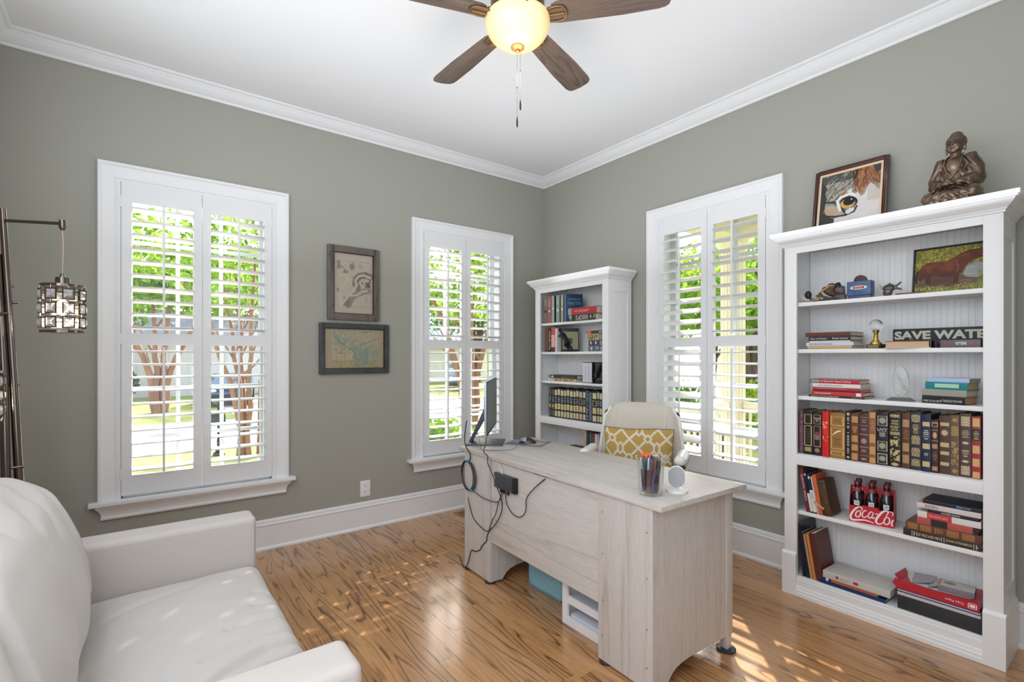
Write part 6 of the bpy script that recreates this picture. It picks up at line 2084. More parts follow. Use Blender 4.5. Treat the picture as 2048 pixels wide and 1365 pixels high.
g = 'books on the third shelf of the corner bookcase'
lying('tan and black paperback at the bottom of the flat pair, corner bookcase', 3.349, 2.992, S3, 0.026, cloth((196, 160, 112)), d=0.15, x=FX0, group=g, ops=[('scroll', 0.25, 0.95), ('split', 0.0, 0.22, (196, 190, 180))], base=(206, 172, 122), gold=(92, 62, 40), seed=9)
lying('black hardback on top of the flat pair, corner bookcase', 3.347, 2.980, S3 + 0.026, 0.028, cloth((28, 26, 28)), d=0.15, x=FX0, group=g, ops=[('blob', 0.16, 0.05, (230, 230, 232)), ('vtext', 0.5, 0.95, (84, 84, 84)), ('split', 0.02, 0.06, (190, 186, 180))], base=(28, 26, 28))
for lab, ya, yb in [('first slim white comic volume on the third shelf, corner bookcase', 2.914, 2.879), ('second slim white comic volume on the third shelf, corner bookcase', 2.877, 2.847), ('third slim white comic volume on the third shelf, corner bookcase', 2.844, 2.809)]:
    make_book('book', lab, ya - yb, 0.170, 0.13, cloth((34, 34, 44)), (FX0, (ya + yb) / 2, S3), group=g, ops=[('split', 0, 1, (30, 30, 40)), ('split', 0.03, 0.97, (212, 214, 226)), ('scroll', 0.1, 0.9)], base=(212, 214, 226), gold=(190, 190, 204), seed=int(ya * 991))
fb = thing('book', 'dark comic with pictured cover facing out on the third shelf, corner bookcase', 'book', (FX0 + 0.02, 2.792, S3), (0, 0, math.radians(-40)), g)
MB().box(0.0, 0.13, -0.012, 0.012, 0.0, 0.168).build('cover', cloth((34, 32, 40)), fb, bevel=0.001)
MB().box(0.02, 0.115, -0.0128, -0.0120, 0.03, 0.14).build('cover_print', cloth((96, 80, 84)), fb)
MB().box(0.03, 0.105, -0.0134, -0.0128, 0.10, 0.125).build('cover_lettering_block', cloth((120, 60, 56)), fb)
dog('black climbing dog bookend on the third shelf of the corner bookcase', (2.945, 2.775, S3), 0.0)

g = 'matching dark volumes on the wide shelf of the corner bookcase'
edges = [3.335, 3.298, 3.260, 3.222, 3.180, 3.141, 3.105, 3.068, 3.024, 2.991, 2.957, 2.912, 2.877, 2.843, 2.806, 2.752, 2.727, 2.697]
CRM = (226, 212, 170)
words_ = ['first', 'second', 'third', 'fourth', 'fifth', 'sixth', 'seventh', 'eighth', 'ninth', 'tenth', 'eleventh', 'twelfth', 'thirteenth', 'fourteenth', 'fifteenth', 'sixteenth', 'seventeenth']
for i in range(17):
    ya, yb = edges[i], edges[i + 1]
    cream = CRM if i not in (10, 12, 13) else ((222, 182, 156) if i == 10 else (150, 160, 182))
    if i < 2:
        cream = (96, 84, 62)
    if i in (12, 13):
        ops = [('scroll', 0.04, 0.96)]
        if i == 13:
            ops = [('waves', 0.04, 0.96)]
    else:
        ops = [('solid', 0.05, 0.23), ('frame' if i in (10, 14) else 'lines', 0.29, 0.46, 3), ('solid', 0.52, 0.71), ('solid', 0.77, 0.95)]
        ops[1] = ('frame', 0.29, 0.47) if i in (10, 14) else ('lines', 0.28, 0.47, 3, (206, 214, 206))
        if i not in (10,):
            ops.append(('blob', 0.61, 0.05, (226, 178, 96)))
    lab = words_[i] + ' from the left of the dark volumes with ' + ('cream panels' if i not in (10, 12, 13) else ('pink panels' if i == 10 else 'silver tooling')) + ', corner bookcase'
    make_book('book', lab, ya - yb - 0.001, 0.252 + 0.006 * (i % 3 == 0), 0.17, cloth((22, 30, 36), 0.4), (FX0, (ya + yb) / 2, MID), group=g, ops=ops, base=(22, 30, 36), gold=cream, seed=i + 40, nx=14)

g = 'books on the low shelf of the corner bookcase'
for lab, ya, yb, h, rgb in [
    ('tan book, leftmost upright on the low shelf of the corner bookcase', 2.892, 2.872, 0.245, (196, 160, 124)),
    ('dark green book on the low shelf of the corner bookcase', 2.869, 2.836, 0.240, (30, 50, 50)),
    ('teal edged book on the low shelf of the corner bookcase', 2.834, 2.812, 0.236, (70, 96, 100)),
    ('black and brick red book on the low shelf of the corner bookcase', 2.811, 2.779, 0.230, (110, 50, 44)),
    ('white book on the low shelf of the corner bookcase', 2.777, 2.752, 0.228, (206, 206, 210)),
    ('pale rose book on the low shelf of the corner bookcase', 2.750, 2.729, 0.228, (190, 164, 176)),
    ('grey blue book, rightmost on the low shelf of the corner bookcase', 2.727, 2.705, 0.230, (96, 102, 122))]:
    make_book('book', lab, ya - yb - 0.001, h, 0.16, cloth(rgb), (FX0, (ya + yb) / 2, LOW + 0.0), group=g, ops=[('vtext', 0.1, 0.6, tuple(min(255, v + 40) for v in rgb))], base=rgb)
lying('dark red portfolio lying flat on the low shelf of the corner bookcase', 3.22, 2.935, LOW, 0.060, cloth((122, 62, 62)), d=0.2, x=FX0 + 0.01, group=g)

# ------------------------------------------------------------------ wall pictures
def wall_picture(nm, label, x0, x1, z0, z1, fw, fm, P):
    cx, cz = (x0 + x1) / 2, z0
    t = thing(nm, label, 'picture', (cx, YA, z0))
    w, h = (x1 - x0) / 2, z1 - z0
    mb = MB()
    for (a, b, c, d) in ((-w, -w + fw, 0, h), (w - fw, w, 0, h), (-w + fw, w - fw, 0, fw), (-w + fw, w - fw, h - fw, h)):
        mb.box(a, b, -0.024, -0.002, c, d)
    mb.build('frame', fm, t, bevel=0.0015)
    mb = MB()
    for (a, b, c, d) in ((-w + fw, -w + fw + 0.005, fw, h - fw), (w - fw - 0.005, w - fw, fw, h - fw), (-w + fw, w - fw, fw, fw + 0.005), (-w + fw, w - fw, h - fw - 0.005, h - fw)):
        mb.box(a, b, -0.016, -0.004, c, d)
    mb.build('inner_lip', mat('frame_lip', (40, 36, 34), 0.5), t)
    W_, H_ = 2 * (w - fw), h - 2 * fw
    P.mesh('print', lambda u, v: (-W_ / 2 + W_ * u, -0.007, fw + H_ * (1 - v)), M_PAINT, t)
    MB().add([(-W_ / 2, -0.012, fw), (W_ / 2, -0.012, fw), (W_ / 2, -0.012, h - fw), (-W_ / 2, -0.012, h - fw)], [(0, 1, 2, 3)]).build('glass', glass('picture_glass', refl=0.8), t)
    return t


GF = wood('grey_barnwood', (112, 102, 94), (70, 62, 58), 'z', rough=0.6, lines=12, cross=40, along=3, tint=0.04)
P = Paint(130, 190, (186, 174, 158))
P.mix(P.noise(3, 4, 1) * 0.15, (150, 136, 118))
ink = (92, 86, 80)
P.frame(0.07, 0.94, 0.13, 0.88, 0.006, 0.004, (140, 130, 118))
land = np.clip((P.noise(9, 12, 21, 4) - 0.52) * 9, 0, 1)
mask = ((P.u > 0.08) & (P.u < 0.93) & (P.v > 0.14) & (P.v < 0.87)).astype(float)
left = np.clip((0.50 - P.u) * 5 + 0.3, 0, 1)
P.mix(mask * land * left * 0.75, (118, 110, 102))
P.line([(0.60, 0.56), (0.54, 0.50), (0.56, 0.42), (0.66, 0.36), (0.80, 0.34), (0.93, 0.36)], 0.16, (112, 104, 96), 0.75, 1.46)
P.mix(mask * (P.u > 0.55) * (P.v < 0.55) * (P.v > 0.30) * np.clip((P.noise(20, 20, 31) - 0.55) * 7, 0, 1) * 0.8, (74, 68, 64))
P.line([(0.36, 0.86), (0.46, 0.72), (0.60, 0.66), (0.74, 0.62), (0.88, 0.60)], 0.15, (118, 110, 100), 0.6, 1.46)
P.line([(0.14, 0.38), (0.28, 0.36), (0.36, 0.42), (0.22, 0.56), (0.16, 0.66), (0.18, 0.86)], 0.055, (190, 178, 162), 1, 1.46)
P.line([(0.18, 0.87), (0.32, 0.74), (0.46, 0.64), (0.58, 0.52), (0.54, 0.44), (0.62, 0.37), (0.76, 0.34), (0.93, 0.38)], 0.06, (190, 178, 162), 1, 1.46)
P.line([(0.42, 0.70), (0.60, 0.68), (0.70, 0.62), (0.84, 0.60)], 0.045, (190, 178, 162), 1, 1.46)
P.ell(0.46, 0.22, 0.06, 0.05, ink, 0.6, 0.8)
for q in range(6):
    P.line([(0.62, 0.17 + q * 0.012), (0.72 + 0.02 * (q % 3), 0.17 + q * 0.012)], 0.004, (140, 130, 118), 0.8)
    P.line([(0.78, 0.70 + q * 0.02), (0.84 + 0.02 * (q % 3), 0.70 + q * 0.02)], 0.004, (130, 120, 110), 0.8)
wall_picture('framed_map', 'upright grey wood framed black and white river chart on the left wall', 1.100, 1.496, 1.592, 2.143, 0.047, GF, P)
P = Paint(190, 130, (170, 160, 136))
P.rect(0.0, 0.12, 0, 1, (160, 142, 116), 0.5).rect(0.90, 1.0, 0, 1, (160, 142, 116), 0.6)
P.mix(((P.u > 0.13) & (P.v > 0.40) & (P.u < 0.45)) * 0.35, (190, 174, 140))
P.mix((P.v > 0.78) * (P.u > 0.12) * (P.u < 0.9) * 0.45, (156, 140, 86))
wm = np.clip((P.noise(12, 9, 41, 4) - 0.46) * 7, 0, 1) * ((P.u > 0.14) & (P.u < 0.9))
P.mix(wm * np.clip(1.2 - abs((P.v - 0.25) - (P.u - 0.2) * 0.8) * 3.4, 0, 1) * 0.6, (122, 142, 134))
P.poly([(0.52, 0.45), (0.62, 0.42), (0.64, 0.95), (0.50, 0.98), (0.46, 0.7)], (128, 146, 136), 0.6)
P.poly([(0.66, 0.5), (0.72, 0.48), (0.72, 0.9), (0.64, 0.92)], (118, 138, 134), 0.6)
P.mix(((P.u > 0.78) & (P.u < 0.89) & (P.v > 0.35)) * 0.3, (140, 146, 110))
P.line([(0.18, 0.25), (0.32, 0.42), (0.48, 0.56), (0.54, 0.8)], 0.02, (110, 134, 130), 0.8, 0.7).line([(0.56, 0.42), (0.7, 0.36), (0.9, 0.24)], 0.016, (128, 116, 92), 0.8, 0.7)
P.mix(((P.u > 0.14) & (P.u < 0.9)) * np.clip((P.noise(40, 30, 51) - 0.62) * 8, 0, 1) * 0.4, (104, 96, 78))
P.line([(0.62, 0.09), (0.72, 0.09)], 0.012, (110, 92, 72), 0.7, 0.7).frame(0.20, 0.34, 0.62, 0.84, 0.005, 0.008, (140, 126, 100))
wall_picture('framed_map', 'wide charcoal framed faded colour sea chart on the left wall', 1.042, 1.574, 1.190, 1.566, 0.037, wood('charcoal_frame', (72, 74, 78), (36, 38, 42), 'x', rough=0.55, lines=12, cross=40, along=3, tint=0.04), P)

# outlet
ou = thing('wall_outlet', 'white electrical outlet on the left wall between the windows', 'outlet', (1.388, YA, 0.243))
MB().box(-0.039, 0.039, -0.006, 0.0, 0.0, 0.122).build('plate', M_TRIM, ou, bevel=0.002)
for zz in (0.036, 0.086):
    rc = MB().prism([(0.017 * math.cos(t), zz + 0.0165 * math.sin(t)) for t in np.linspace(0, 2 * PI, 20)[:-1]], -0.0075, -0.0055, 'y').build('receptacle', M_TRIM, ou)
    for dx in (-0.006, 0.006):
        MB().box(dx - 0.001, dx + 0.001, -0.0079, -0.0074, zz - 0.002, zz + 0.008).build('slot', M_BLACK, rc)
    MB().box(-0.002, 0.002, -0.0079, -0.0074, zz - 0.010, zz - 0.006).build('slot', M_BLACK, rc)
# floor register
vt = thing('floor_register', 'brass-edged floor vent beside the left baseboard', 'vent', (2.27, 3.555, 0.0))
mb = MB()
for (a, b, c, d) in ((-0.155, -0.135, -0.07, 0.07), (0.135, 0.155, -0.07, 0.07), (-0.135, 0.135, -0.07, -0.05), (-0.135, 0.135, 0.05, 0.07)):
    mb.box(a, b, c, d, 0.0002, 0.005)
mb.build('rim', mat('oak_vent', (150, 118, 82), 0.4), vt, bevel=0.0015)
MB().box(-0.135, 0.135, -0.05, 0.05, 0.0002, 0.001).build('well', mat('vent_dark', (44, 32, 24), 0.7), vt)
for i in range(9):
    y = -0.045 + i * 0.0112
    MB().box(-0.135, 0.135, y - 0.0016, y + 0.0016, 0.001, 0.0036).build('slat', MATS['oak_vent'], vt)

# ------------------------------------------------------------------ things on the desk
TZ = 0.7502
# pen cup
cp = thing('pen_cup', 'clear acrylic tumbler holding pens on the near end of the desk', 'cup', (1.690, 1.290, TZ))
cpx, cpy = 1.690, 1.290
mb = MB().lathe([(0.0, 0.0), (0.040, 0.0), (0.046, 0.004), (0.050, 0.016), (0.051, 0.06), (0.053, 0.11), (0.061, 0.147), (0.0635, 0.152), (0.0615, 0.154), (0.058, 0.150), (0.050, 0.11), (0.048, 0.06), (0.0465, 0.018), (0.042, 0.010), (0.0, 0.009)], 48)
mb.build('tumbler', glass('acrylic', (0.985, 0.99, 1.0), refl=1.6), cp, smooth=True)
cols = [((30, 32, 38), 'black'), ((44, 48, 56), 'slate'), ((28, 58, 112), 'blue'), ((26, 98, 84), 'green'), ((96, 30, 56), 'crimson'), ((120, 124, 130), 'silver'), ((60, 56, 58), 'charcoal'), ((120, 60, 50), 'rust'), ((196, 198, 200), 'white'), ((74, 98, 104), 'teal grey')]
pr2 = random.Random(11)
PENL = []
for i in range(22):
    rgb, cn = cols[i % len(cols)]
    kn_ = 'marker' if i % 5 == 0 else 'pen'
    c2n = cols[(i * 3 + 1) % len(cols)][1].replace('-capped', '')
    PENL.append('%s %s with %s cap in the clear tumbler' % (cn.replace('-capped', ''), kn_, c2n))
# two that would read alike are told apart by where they stand
for i in range(22):
    if PENL.count(PENL[i]) > 1:
        PENL[i] = PENL[i].replace('in the clear tumbler', ('near the middle' if i < 10 else 'near the rim') + ' of the clear tumbler')
for i in range(22):
    a = i * 2.4 + 0.4
    r0, r1 = (0.034 * math.sqrt((i + 0.5) / 22)), 0.042 * math.sqrt((i + 0.5) / 22)
    a1 = a + 0.35
    rgb, cn = cols[i % len(cols)]
    L = pr2.uniform(0.128, 0.148)
    p0 = Vector((cpx + r0 * math.cos(a), cpy + r0 * math.sin(a), TZ + 0.0105))
    p1 = Vector((cpx + r1 * math.cos(a1), cpy + r1 * math.sin(a1), TZ + 0.0105 + L))
    kindn = 'marker' if i % 5 == 0 else 'pen'
    pen = thing(kindn, PENL[i], kindn, tuple(p0), (0, 0, 0), 'pens in the clear tumbler')
    d = p1 - p0
    rr_ = 0.0052 if kindn == 'marker' else 0.004
    MB().tube([d * 0.0, d * 0.06, d * 0.66], [0.0012, rr_, rr_], 10).build('barrel', mat('pen_%d_%d_%d' % rgb, rgb, 0.3), pen, smooth=True)
    c2 = cols[(i * 3 + 1) % len(cols)][0]
    MB().tube([d * 0.66, d * 0.97, d * 1.0], [rr_ * 1.12, rr_ * 1.05, rr_ * 0.6], 10).build('cap', mat('pen_%d_%d_%d' % c2, c2, 0.3), pen, smooth=True)
sc_ = thing('hair_tie', 'crumpled orange scrunchie on top of the pens', 'hair tie', (cpx - 0.008, cpy + 0.018, TZ + 0.160))
pts = []
for k in range(40):
    a = 2 * PI * k / 40
    r = 0.015 + 0.003 * math.sin(a * 7)
    pts.append((r * math.cos(a), r * math.sin(a), 0.003 * math.sin(a * 9)))
MB().tube(pts, [0.0045 + 0.0015 * math.sin(k * 2.1) for k in range(40)], 8, closed=True).build('loop', mat('orange_cloth', (236, 110, 62), 0.8), sc_, smooth=True)
# white puck sensor on a disc stand
se = thing('desk_sensor', 'small white and grey oval sensor on a round white stand', 'sensor', (1.806, 1.247, TZ), (0, 0, math.radians(218)))
MB().lathe([(0.0, 0.0), (0.044, 0.0), (0.0455, 0.003), (0.044, 0.009), (0.030, 0.014), (0.012, 0.016), (0.0, 0.016)], 40).build('stand', M_CHW, se, smooth=True)


def pill(s, w, h):
    pts = []
    r = w
    for k in range(24):
        t = 2 * PI * k / 24
        pts.append((r * math.cos(t) * s, (h - w) * (1 if math.sin(t) > 0 else -1) + r * math.sin(t) * s))
    return pts


hx = [(a, b + 0.063) for a, b in pill(1.0, 0.034, 0.046)]
MB().prism(hx, -0.007, 0.006, 'x').build('shell', M_CHW, se, bevel=0.003)
MB().prism([(a * 0.93, (b - 0.063) * 0.94 + 0.063) for a, b in hx], 0.006, 0.0085, 'x').build('grille', mat('fabric_grey', (166, 166, 170), 0.85), se, bevel=0.001)

# monitor on its stand
a0 = math.atan2(2.93 - 2.45, 2.06 - 1.65)
mo = thing('monitor', 'silver flat monitor seen edge-on at the far end of the desk', 'monitor', (1.855, 2.69, TZ), (0, 0, a0 - PI / 2))
# local: +x = screen normal side (towards the chair), y along the width (+y = far end)
MS = mat('monitor_silver', (178, 188, 200), 0.35, 0.4)
MB().box(-0.010, 0.004, -0.315, 0.315, 0.085, 0.418).build('housing', MS, mo, bevel=0.004)
MB().box(0.004, 0.0065, -0.313, 0.313, 0.087, 0.416).build('bezel', mat('bezel_black', (30, 32, 40), 0.3), mo, bevel=0.0008)
MB().box(0.0065, 0.0075, -0.303, 0.303, 0.105, 0.408).build('screen', mat('screen_off', (112, 120, 124), 0.25, spec=0.6), mo)  # switched off; the grey reflection is put into its base colour
MB().box(-0.034, -0.010, -0.14, 0.14, 0.15, 0.32).build('rear_bulge', mat('monitor_back', (66, 72, 82), 0.5), mo, bevel=0.012)
MB().prism([(-0.030, 0.26), (-0.016, 0.20), (-0.125, 0.008), (-0.145, 0.008)], -0.035, 0.035, 'y').build('neck', mat('stand_graphite', (74, 82, 90), 0.4, 0.3), mo, bevel=0.003)
MB().prism([(-0.150, 0.0), (0.085, 0.0), (0.085, 0.006), (-0.140, 0.010), (-0.150, 0.008)], -0.125, 0.125, 'y').build('foot', MATS['stand_graphite'], mo, bevel=0.002)
# mouse and pad
mp_ = thing('mouse_pad', 'pictured blue mouse pad at the far end of the desk', 'mouse pad', (2.040, 2.530, TZ), (0, 0, math.radians(-62)))
MB().box(-0.125, 0.125, -0.095, 0.095, 0.0, 0.004).build('pad', mat('pad_blue', (104, 112, 140), 0.6), mp_, bevel=0.0015)
P = Paint(60, 46, (120, 126, 156))
P.mix(P.noise(5, 4, 2) * 0.6, (86, 92, 124)).ell(0.8, 0.6, 0.2, 0.4, (214, 176, 140), 0.8, 0.8).ell(0.2, 0.3, 0.2, 0.3, (170, 178, 200), 0.7, 0.8)
P.mesh('pad_print', lambda u, v: (-0.120 + 0.24 * u, 0.090 - 0.18 * v, 0.0044), M_PAINT, mp_)
ms = thing('mouse', 'black and silver computer mouse on the mouse pad', 'mouse', (2.020, 2.515, TZ + 0.0048), (0, 0, math.radians(-50)))
mb = MB().grid(lambda u, v: (-0.056 + 0.112 * u, 0.031 * (1 - abs(2 * u - 1) ** 3 * 0.45) * (2 * v - 1), 0.036 * (max(0, 1 - abs(2 * v - 1) ** 2.6) ** 0.55) * (max(0, math.sin(PI * (0.04 + 0.92 * u ** 0.85))) ** 0.6)), 28, 18)
mb.build('shell', mat('mouse_black', (26, 27, 32), 0.25), ms, smooth=True)
mb = MB().grid(lambda u, v: (-0.054 + 0.05 * u, 0.0305 * (1 - abs(2 * (u * 0.446 + 0.018) - 1) ** 3 * 0.45) * (2 * v - 1), 0.0012 + 0.0362 * (max(0, 1 - abs(2 * v - 1) ** 2.6) ** 0.55) * (max(0, math.sin(PI * (0.04 + 0.92 * (u * 0.446 + 0.018) ** 0.85))) ** 0.6)), 16, 18)
mb.build('buttons', mat('mouse_silver', (168, 170, 174), 0.3, 0.3), ms, smooth=True)

M_CAB = mat('cable_black', (40, 40, 42), 0.45)
M_CABG = mat('cable_grey', (96, 92, 96), 0.45)


def spline(pts, n=6):
    out = []
    m = len(pts)
    for i in range(m - 1):
        p0, p1, p2, p3 = pts[max(i - 1, 0)], pts[i], pts[i + 1], pts[min(i + 2, m - 1)]
        for k in range(n):
            t = k / n
            out.append(tuple(0.5 * ((2 * p1[c]) + (-p0[c] + p2[c]) * t + (2 * p0[c] - 5 * p1[c] + 4 * p2[c] - p3[c]) * t * t + (-p0[c] + 3 * p1[c] - 3 * p2[c] + p3[c]) * t ** 3) for c in range(3)))
    out.append(tuple(pts[-1]))
    return out


def cable(label, pts, r, m=M_CAB, extra=None):
    p0 = pts[0]
    mb = MB().tube([(a - p0[0], b - p0[1], c - p0[2]) for a, b, c in spline(pts)], r, 6)
    o = mb.build('cable', m, smooth=True, loc=p0)
    return tag(o, label, 'cable', 'cables around the desk')


def fr(y, z, dx=0.0):
    """point hanging just in front of the desk front"""
    return (1.592 + (y - 1.2) * 0.0288 + dx - 0.006, y, z)


cable('thick monitor cable from the monitor down to the blue-tied coil', [(1.70, 2.745, 0.90), (1.64, 2.67, 0.83), (1.60, 2.60, 0.775), fr(2.565, 0.72, -0.012), fr(2.575, 0.683, -0.010)], 0.0036)
cp0 = fr(2.572, 0.59, -0.016)
coil = thing('cable_coil', 'oval black cable coil tied with two blue ties at the left of the desk', 'cable', cp0, (0, 0, 0), 'cables around the desk')
for q in range(3):
    pts = []
    for k in range(32):
        a = 2 * PI * k / 32
        y = 0.077 * (1 - 0.05 * q) * math.sin(a)
        z = 0.088 * math.cos(a) + 0.018 * math.sin(a) * 0.5
        pts.append((-0.003 * q, y + 0.006 * q, z))
    MB().tube(pts, 0.0034, 6, closed=True).build('loop', M_CAB, coil, smooth=True)
for y, z in ((0.003, 0.088), (-0.038, -0.080)):
    MB().tube([(-0.004, y - 0.007, z), (-0.004, y + 0.009, z)], 0.0085, 10).build('tie', mat('velcro_blue', (38, 128, 178), 0.7), coil, smooth=True)
cable('grey cable from the coil across to the black dock', [fr(2.530, 0.507, -0.012), fr(2.444, 0.492, -0.012), fr(2.367, 0.49, -0.012), fr(2.275, 0.50, -0.012), fr(2.236, 0.524, -0.012), fr(2.214, 0.567, -0.014)], 0.0034, M_CABG)
cable('long black cable from the monitor base past the dock down to the floor', [(1.76, 2.60, 0.84), (1.66, 2.47, 0.79), (1.60, 2.40, 0.765), fr(2.367, 0.745, -0.014), fr(2.33, 0.714, -0.036), fr(2.284, 0.67, -0.040), fr(2.231, 0.599, -0.040), fr(2.205, 0.544, -0.03), fr(2.21, 0.492, -0.018), fr(2.24, 0.434, -0.010), fr(2.302, 0.361, -0.006), fr(2.358, 0.314, -0.006), fr(2.386, 0.269, -0.006), fr(2.391, 0.244, -0.006), fr(2.444, 0.198, -0.006), fr(2.454, 0.176, -0.006), fr(2.514, 0.144, -0.006), fr(2.560, 0.136, -0.006), fr(2.581, 0.089, -0.008), fr(2.603, 0.040, -0.010), fr(2.64, 0.008, -0.01), (1.68, 2.80, 0.006)], 0.0030)
cable('thin black cable looping from the desk side down to the other leads', [(1.66, 2.66, 0.50), fr(2.600, 0.44, -0.004), fr(2.576, 0.392, -0.006), fr(2.534, 0.336, -0.006), fr(2.464, 0.311, -0.006), fr(2.395, 0.302, -0.008), fr(2.353, 0.318, -0.010)], 0.0026)
cable('black cable drooping from the dock up to the gap under the desktop', [fr(2.188, 0.572, -0.010), fr(2.184, 0.513, -0.006), fr(2.138, 0.475, -0.006), fr(2.073, 0.467, -0.006), fr(2.026, 0.494, -0.006), fr(2.007, 0.532, -0.006), fr(2.004, 0.58, -0.006), fr(1.951, 0.639, -0.006), fr(1.860, 0.712, 0.0)], 0.0026)
cable('black lead with a fat connector under the dock', [fr(2.222, 0.560, -0.014), fr(2.258, 0.496, -0.012), fr(2.275, 0.456, -0.010), fr(2.293, 0.42, -0.010), fr(2.33, 0.369, -0.012), fr(2.353, 0.315, -0.012)], 0.0026)
cable('thin white lead from the desktop down to the dock', [fr(2.275, 0.720, -0.004), fr(2.24, 0.704, -0.008), fr(2.218, 0.668, -0.012)], 0.0018, M_CHW)
cable('short grey lead curling across the desktop by the monitor foot', [(1.70, 2.60, 0.80), (1.655, 2.50, 0.7535), (1.68, 2.47, 0.7535), (1.80, 2.40, 0.7535), (1.90, 2.46, 0.768), (1.955, 2.52, 0.79), (1.93, 2.44, 0.754)], 0.0017, M_CABG)
dk = thing('docking_station', 'black docking box mounted on the front of the desk', 'dock', (fr(2.19, 0)[0] + 0.004, 2.19, 0.584), (0, 0, DR))
MB().box(-0.022, 0.0, -0.10, 0.105, 0.0, 0.083).build('case', mat('dock_grey', (62, 64, 72), 0.4), dk, bevel=0.004)
MB().box(-0.0225, -0.0005, -0.101, -0.07, -0.0005, 0.0835).build('end_cap', M_BLACK, dk, bevel=0.004)
MB().prism([(0.088, 0.048), (0.093, 0.045), (0.100, 0.060), (0.095, 0.063)][::-1], -0.0228, -0.0222, 'x').build('maker_mark', mat('ink_silver', (186, 190, 200)), dk)
for yy in (0.045, 0.02, -0.02):
    MB().box(-0.016, -0.006, yy - 0.007, yy + 0.007, -0.022, 0.0).build('plug', M_BLACK, dk, bevel=0.001)

# under the desk
bn = thing('fabric_bin', 'blue fabric bin under the desk', 'bin', (1.93, 2.09, 0.0))
FB = mat('blue_fabric', (140, 186, 200), 0.9, bump=(160, 0.2), var=(8, 0.06))
me = rounded_box('b', -0.13, 0.13, -0.135, 0.145, 0.0, 0.23, 0.012, lambda p, n: n * 0.004 * nz(p.x * 9, p.y * 9, p.z * 9), 14, FB)
put('bin_body', me, bn)
MB().tube([(-0.131, -0.136, 0.228), (-0.131, 0.146, 0.228), (0.131, 0.146, 0.228), (0.131, -0.136, 0.228)], 0.004, 6, closed=True).build('rim', FB, bn)
MB().tube([(-0.131, -0.132, 0.006), (-0.131, 0.142, 0.006)], 0.003, 6).build('hem', mat('blue_hem', (92, 152, 176), 0.9), bn)
rk = thing('desk_organizer', 'white open-front paper organizer under the desk', 'organizer', (1.68, 1.665, 0.0))
RKW = mat('organizer_white', (234, 234, 236), 0.4)
mb = MB()
mb.box(0.0, 0.012, 0.112, 0.150, 0.0, 0.30)
mb.box(0.0, 0.012, -0.150, -0.112, 0.0, 0.30)
for z0, z1 in ((0.0, 0.042), (0.108, 0.145), (0.205, 0.232), (0.285, 0.30)):
    mb.box(0.0, 0.012, -0.112, 0.112, z0, z1)
mb.build('front_frame', RKW, rk)
mb = MB()
mb.box(0.012, 0.20, 0.144, 0.150, 0.0, 0.30)
mb.box(0.012, 0.20, -0.150, -0.144, 0.0, 0.30)
mb.box(0.012, 0.20, -0.144, 0.144, 0.296, 0.30)
mb.box(0.194, 0.20, -0.144, 0.144, 0.0, 0.296)
mb.build('case', RKW, rk)
for z in (0.03, 0.13, 0.228):
    MB().box(0.012, 0.194, -0.144, 0.144, z - 0.004, z).build('tray', RKW, rk)
pp = thing('paper_stack', 'low stack of white paper in the bottom tray of the organizer', 'paper', (1.70, 1.655, 0.0302))
MB().box(0.0, 0.16, -0.12, 0.12, 0.0, 0.02).build('sheets', mat('sheet_lilac', (218, 218, 228), 0.7), pp)

# ------------------------------------------------------------------ outside
GZ = -1.0


def M_(name, rgb, rough=0.8, **k):
    return mat(name, rgb, rough, **k)


def ground(nm, pts, z, rgb, var=None, name2=None):
    o = MB().add([(a, b, z) for a, b in pts], [tuple(range(len(pts)))]).build(nm, mat(name2 or nm + '_ground', rgb, 0.95, var=var or (1.5, 0.15)))
    return structure(o)


def big(nm, x0, x1, y0, y1, z, rgb, var=None):
    mb = MB().box(x0, x1, y0, y1, z - 0.3, z)
    return structure(mb.build(nm, mat(nm + '_surface', rgb, 0.95, var=var or (0.8, 0.18))))


big('lawn_ground', -60, 90, 4.05, 90, GZ, (150, 160, 84), (0.9, 0.22))
big('yard_ground', 3.6, 90, -60, 4.05, GZ, (140, 152, 78), (0.9, 0.22))
big('street_strip', -60, 90, 14.6, 20.6, GZ + 0.02, (196, 184, 180), (0.6, 0.06))
big('driveway_strip', 3.0, 8.5, 20.6, 33.0, GZ + 0.015, (206, 202, 200), (0.6, 0.05))
big('drive_strip', 9.0, 14.0, 20.6, 34.0, GZ + 0.012, (204, 200, 198), (0.6, 0.05))

M_LEAF = {}


def leafmat(k):
    if k in M_LEAF:
        return M_LEAF[k]
    rgb = {'lime': (176, 200, 70), 'green': (110, 150, 60), 'dark': (62, 96, 50), 'mid': (140, 176, 70)}[k]
    m = bpy.data.materials.new('leaf_' + k)
    m.use_nodes = True
    nt = m.node_tree
    nt.nodes.clear()
    out = nt.nodes.new('ShaderNodeOutputMaterial')
    d = nt.nodes.new('ShaderNodeBsdfDiffuse')
    t = nt.nodes.new('ShaderNodeBsdfTranslucent')
    mx = nt.nodes.new('ShaderNodeMixShader')
    mx.inputs[0].default_value = 0.5
    tc = nt.nodes.new('ShaderNodeTexCoord')
    n = nt.nodes.new('ShaderNodeTexNoise')
    n.inputs['Scale'].default_value = 3.0
    nt.links.new(tc.outputs['Object'], n.inputs['Vector'])
    c = ramp(nt, n.outputs['Fac'], [(0.35, lin(tuple(v * 0.75 for v in rgb))), (0.65, lin(tuple(min(255, v * 1.12) for v in rgb)))])
    for q in (d, t):
        nt.links.new(c, q.inputs[0])
    nt.links.new(d.outputs[0], mx.inputs[1])
    nt.links.new(t.outputs[0], mx.inputs[2])
    nt.links.new(mx.outputs[0], out.inputs[0])
    M_LEAF[k] = m
    return m


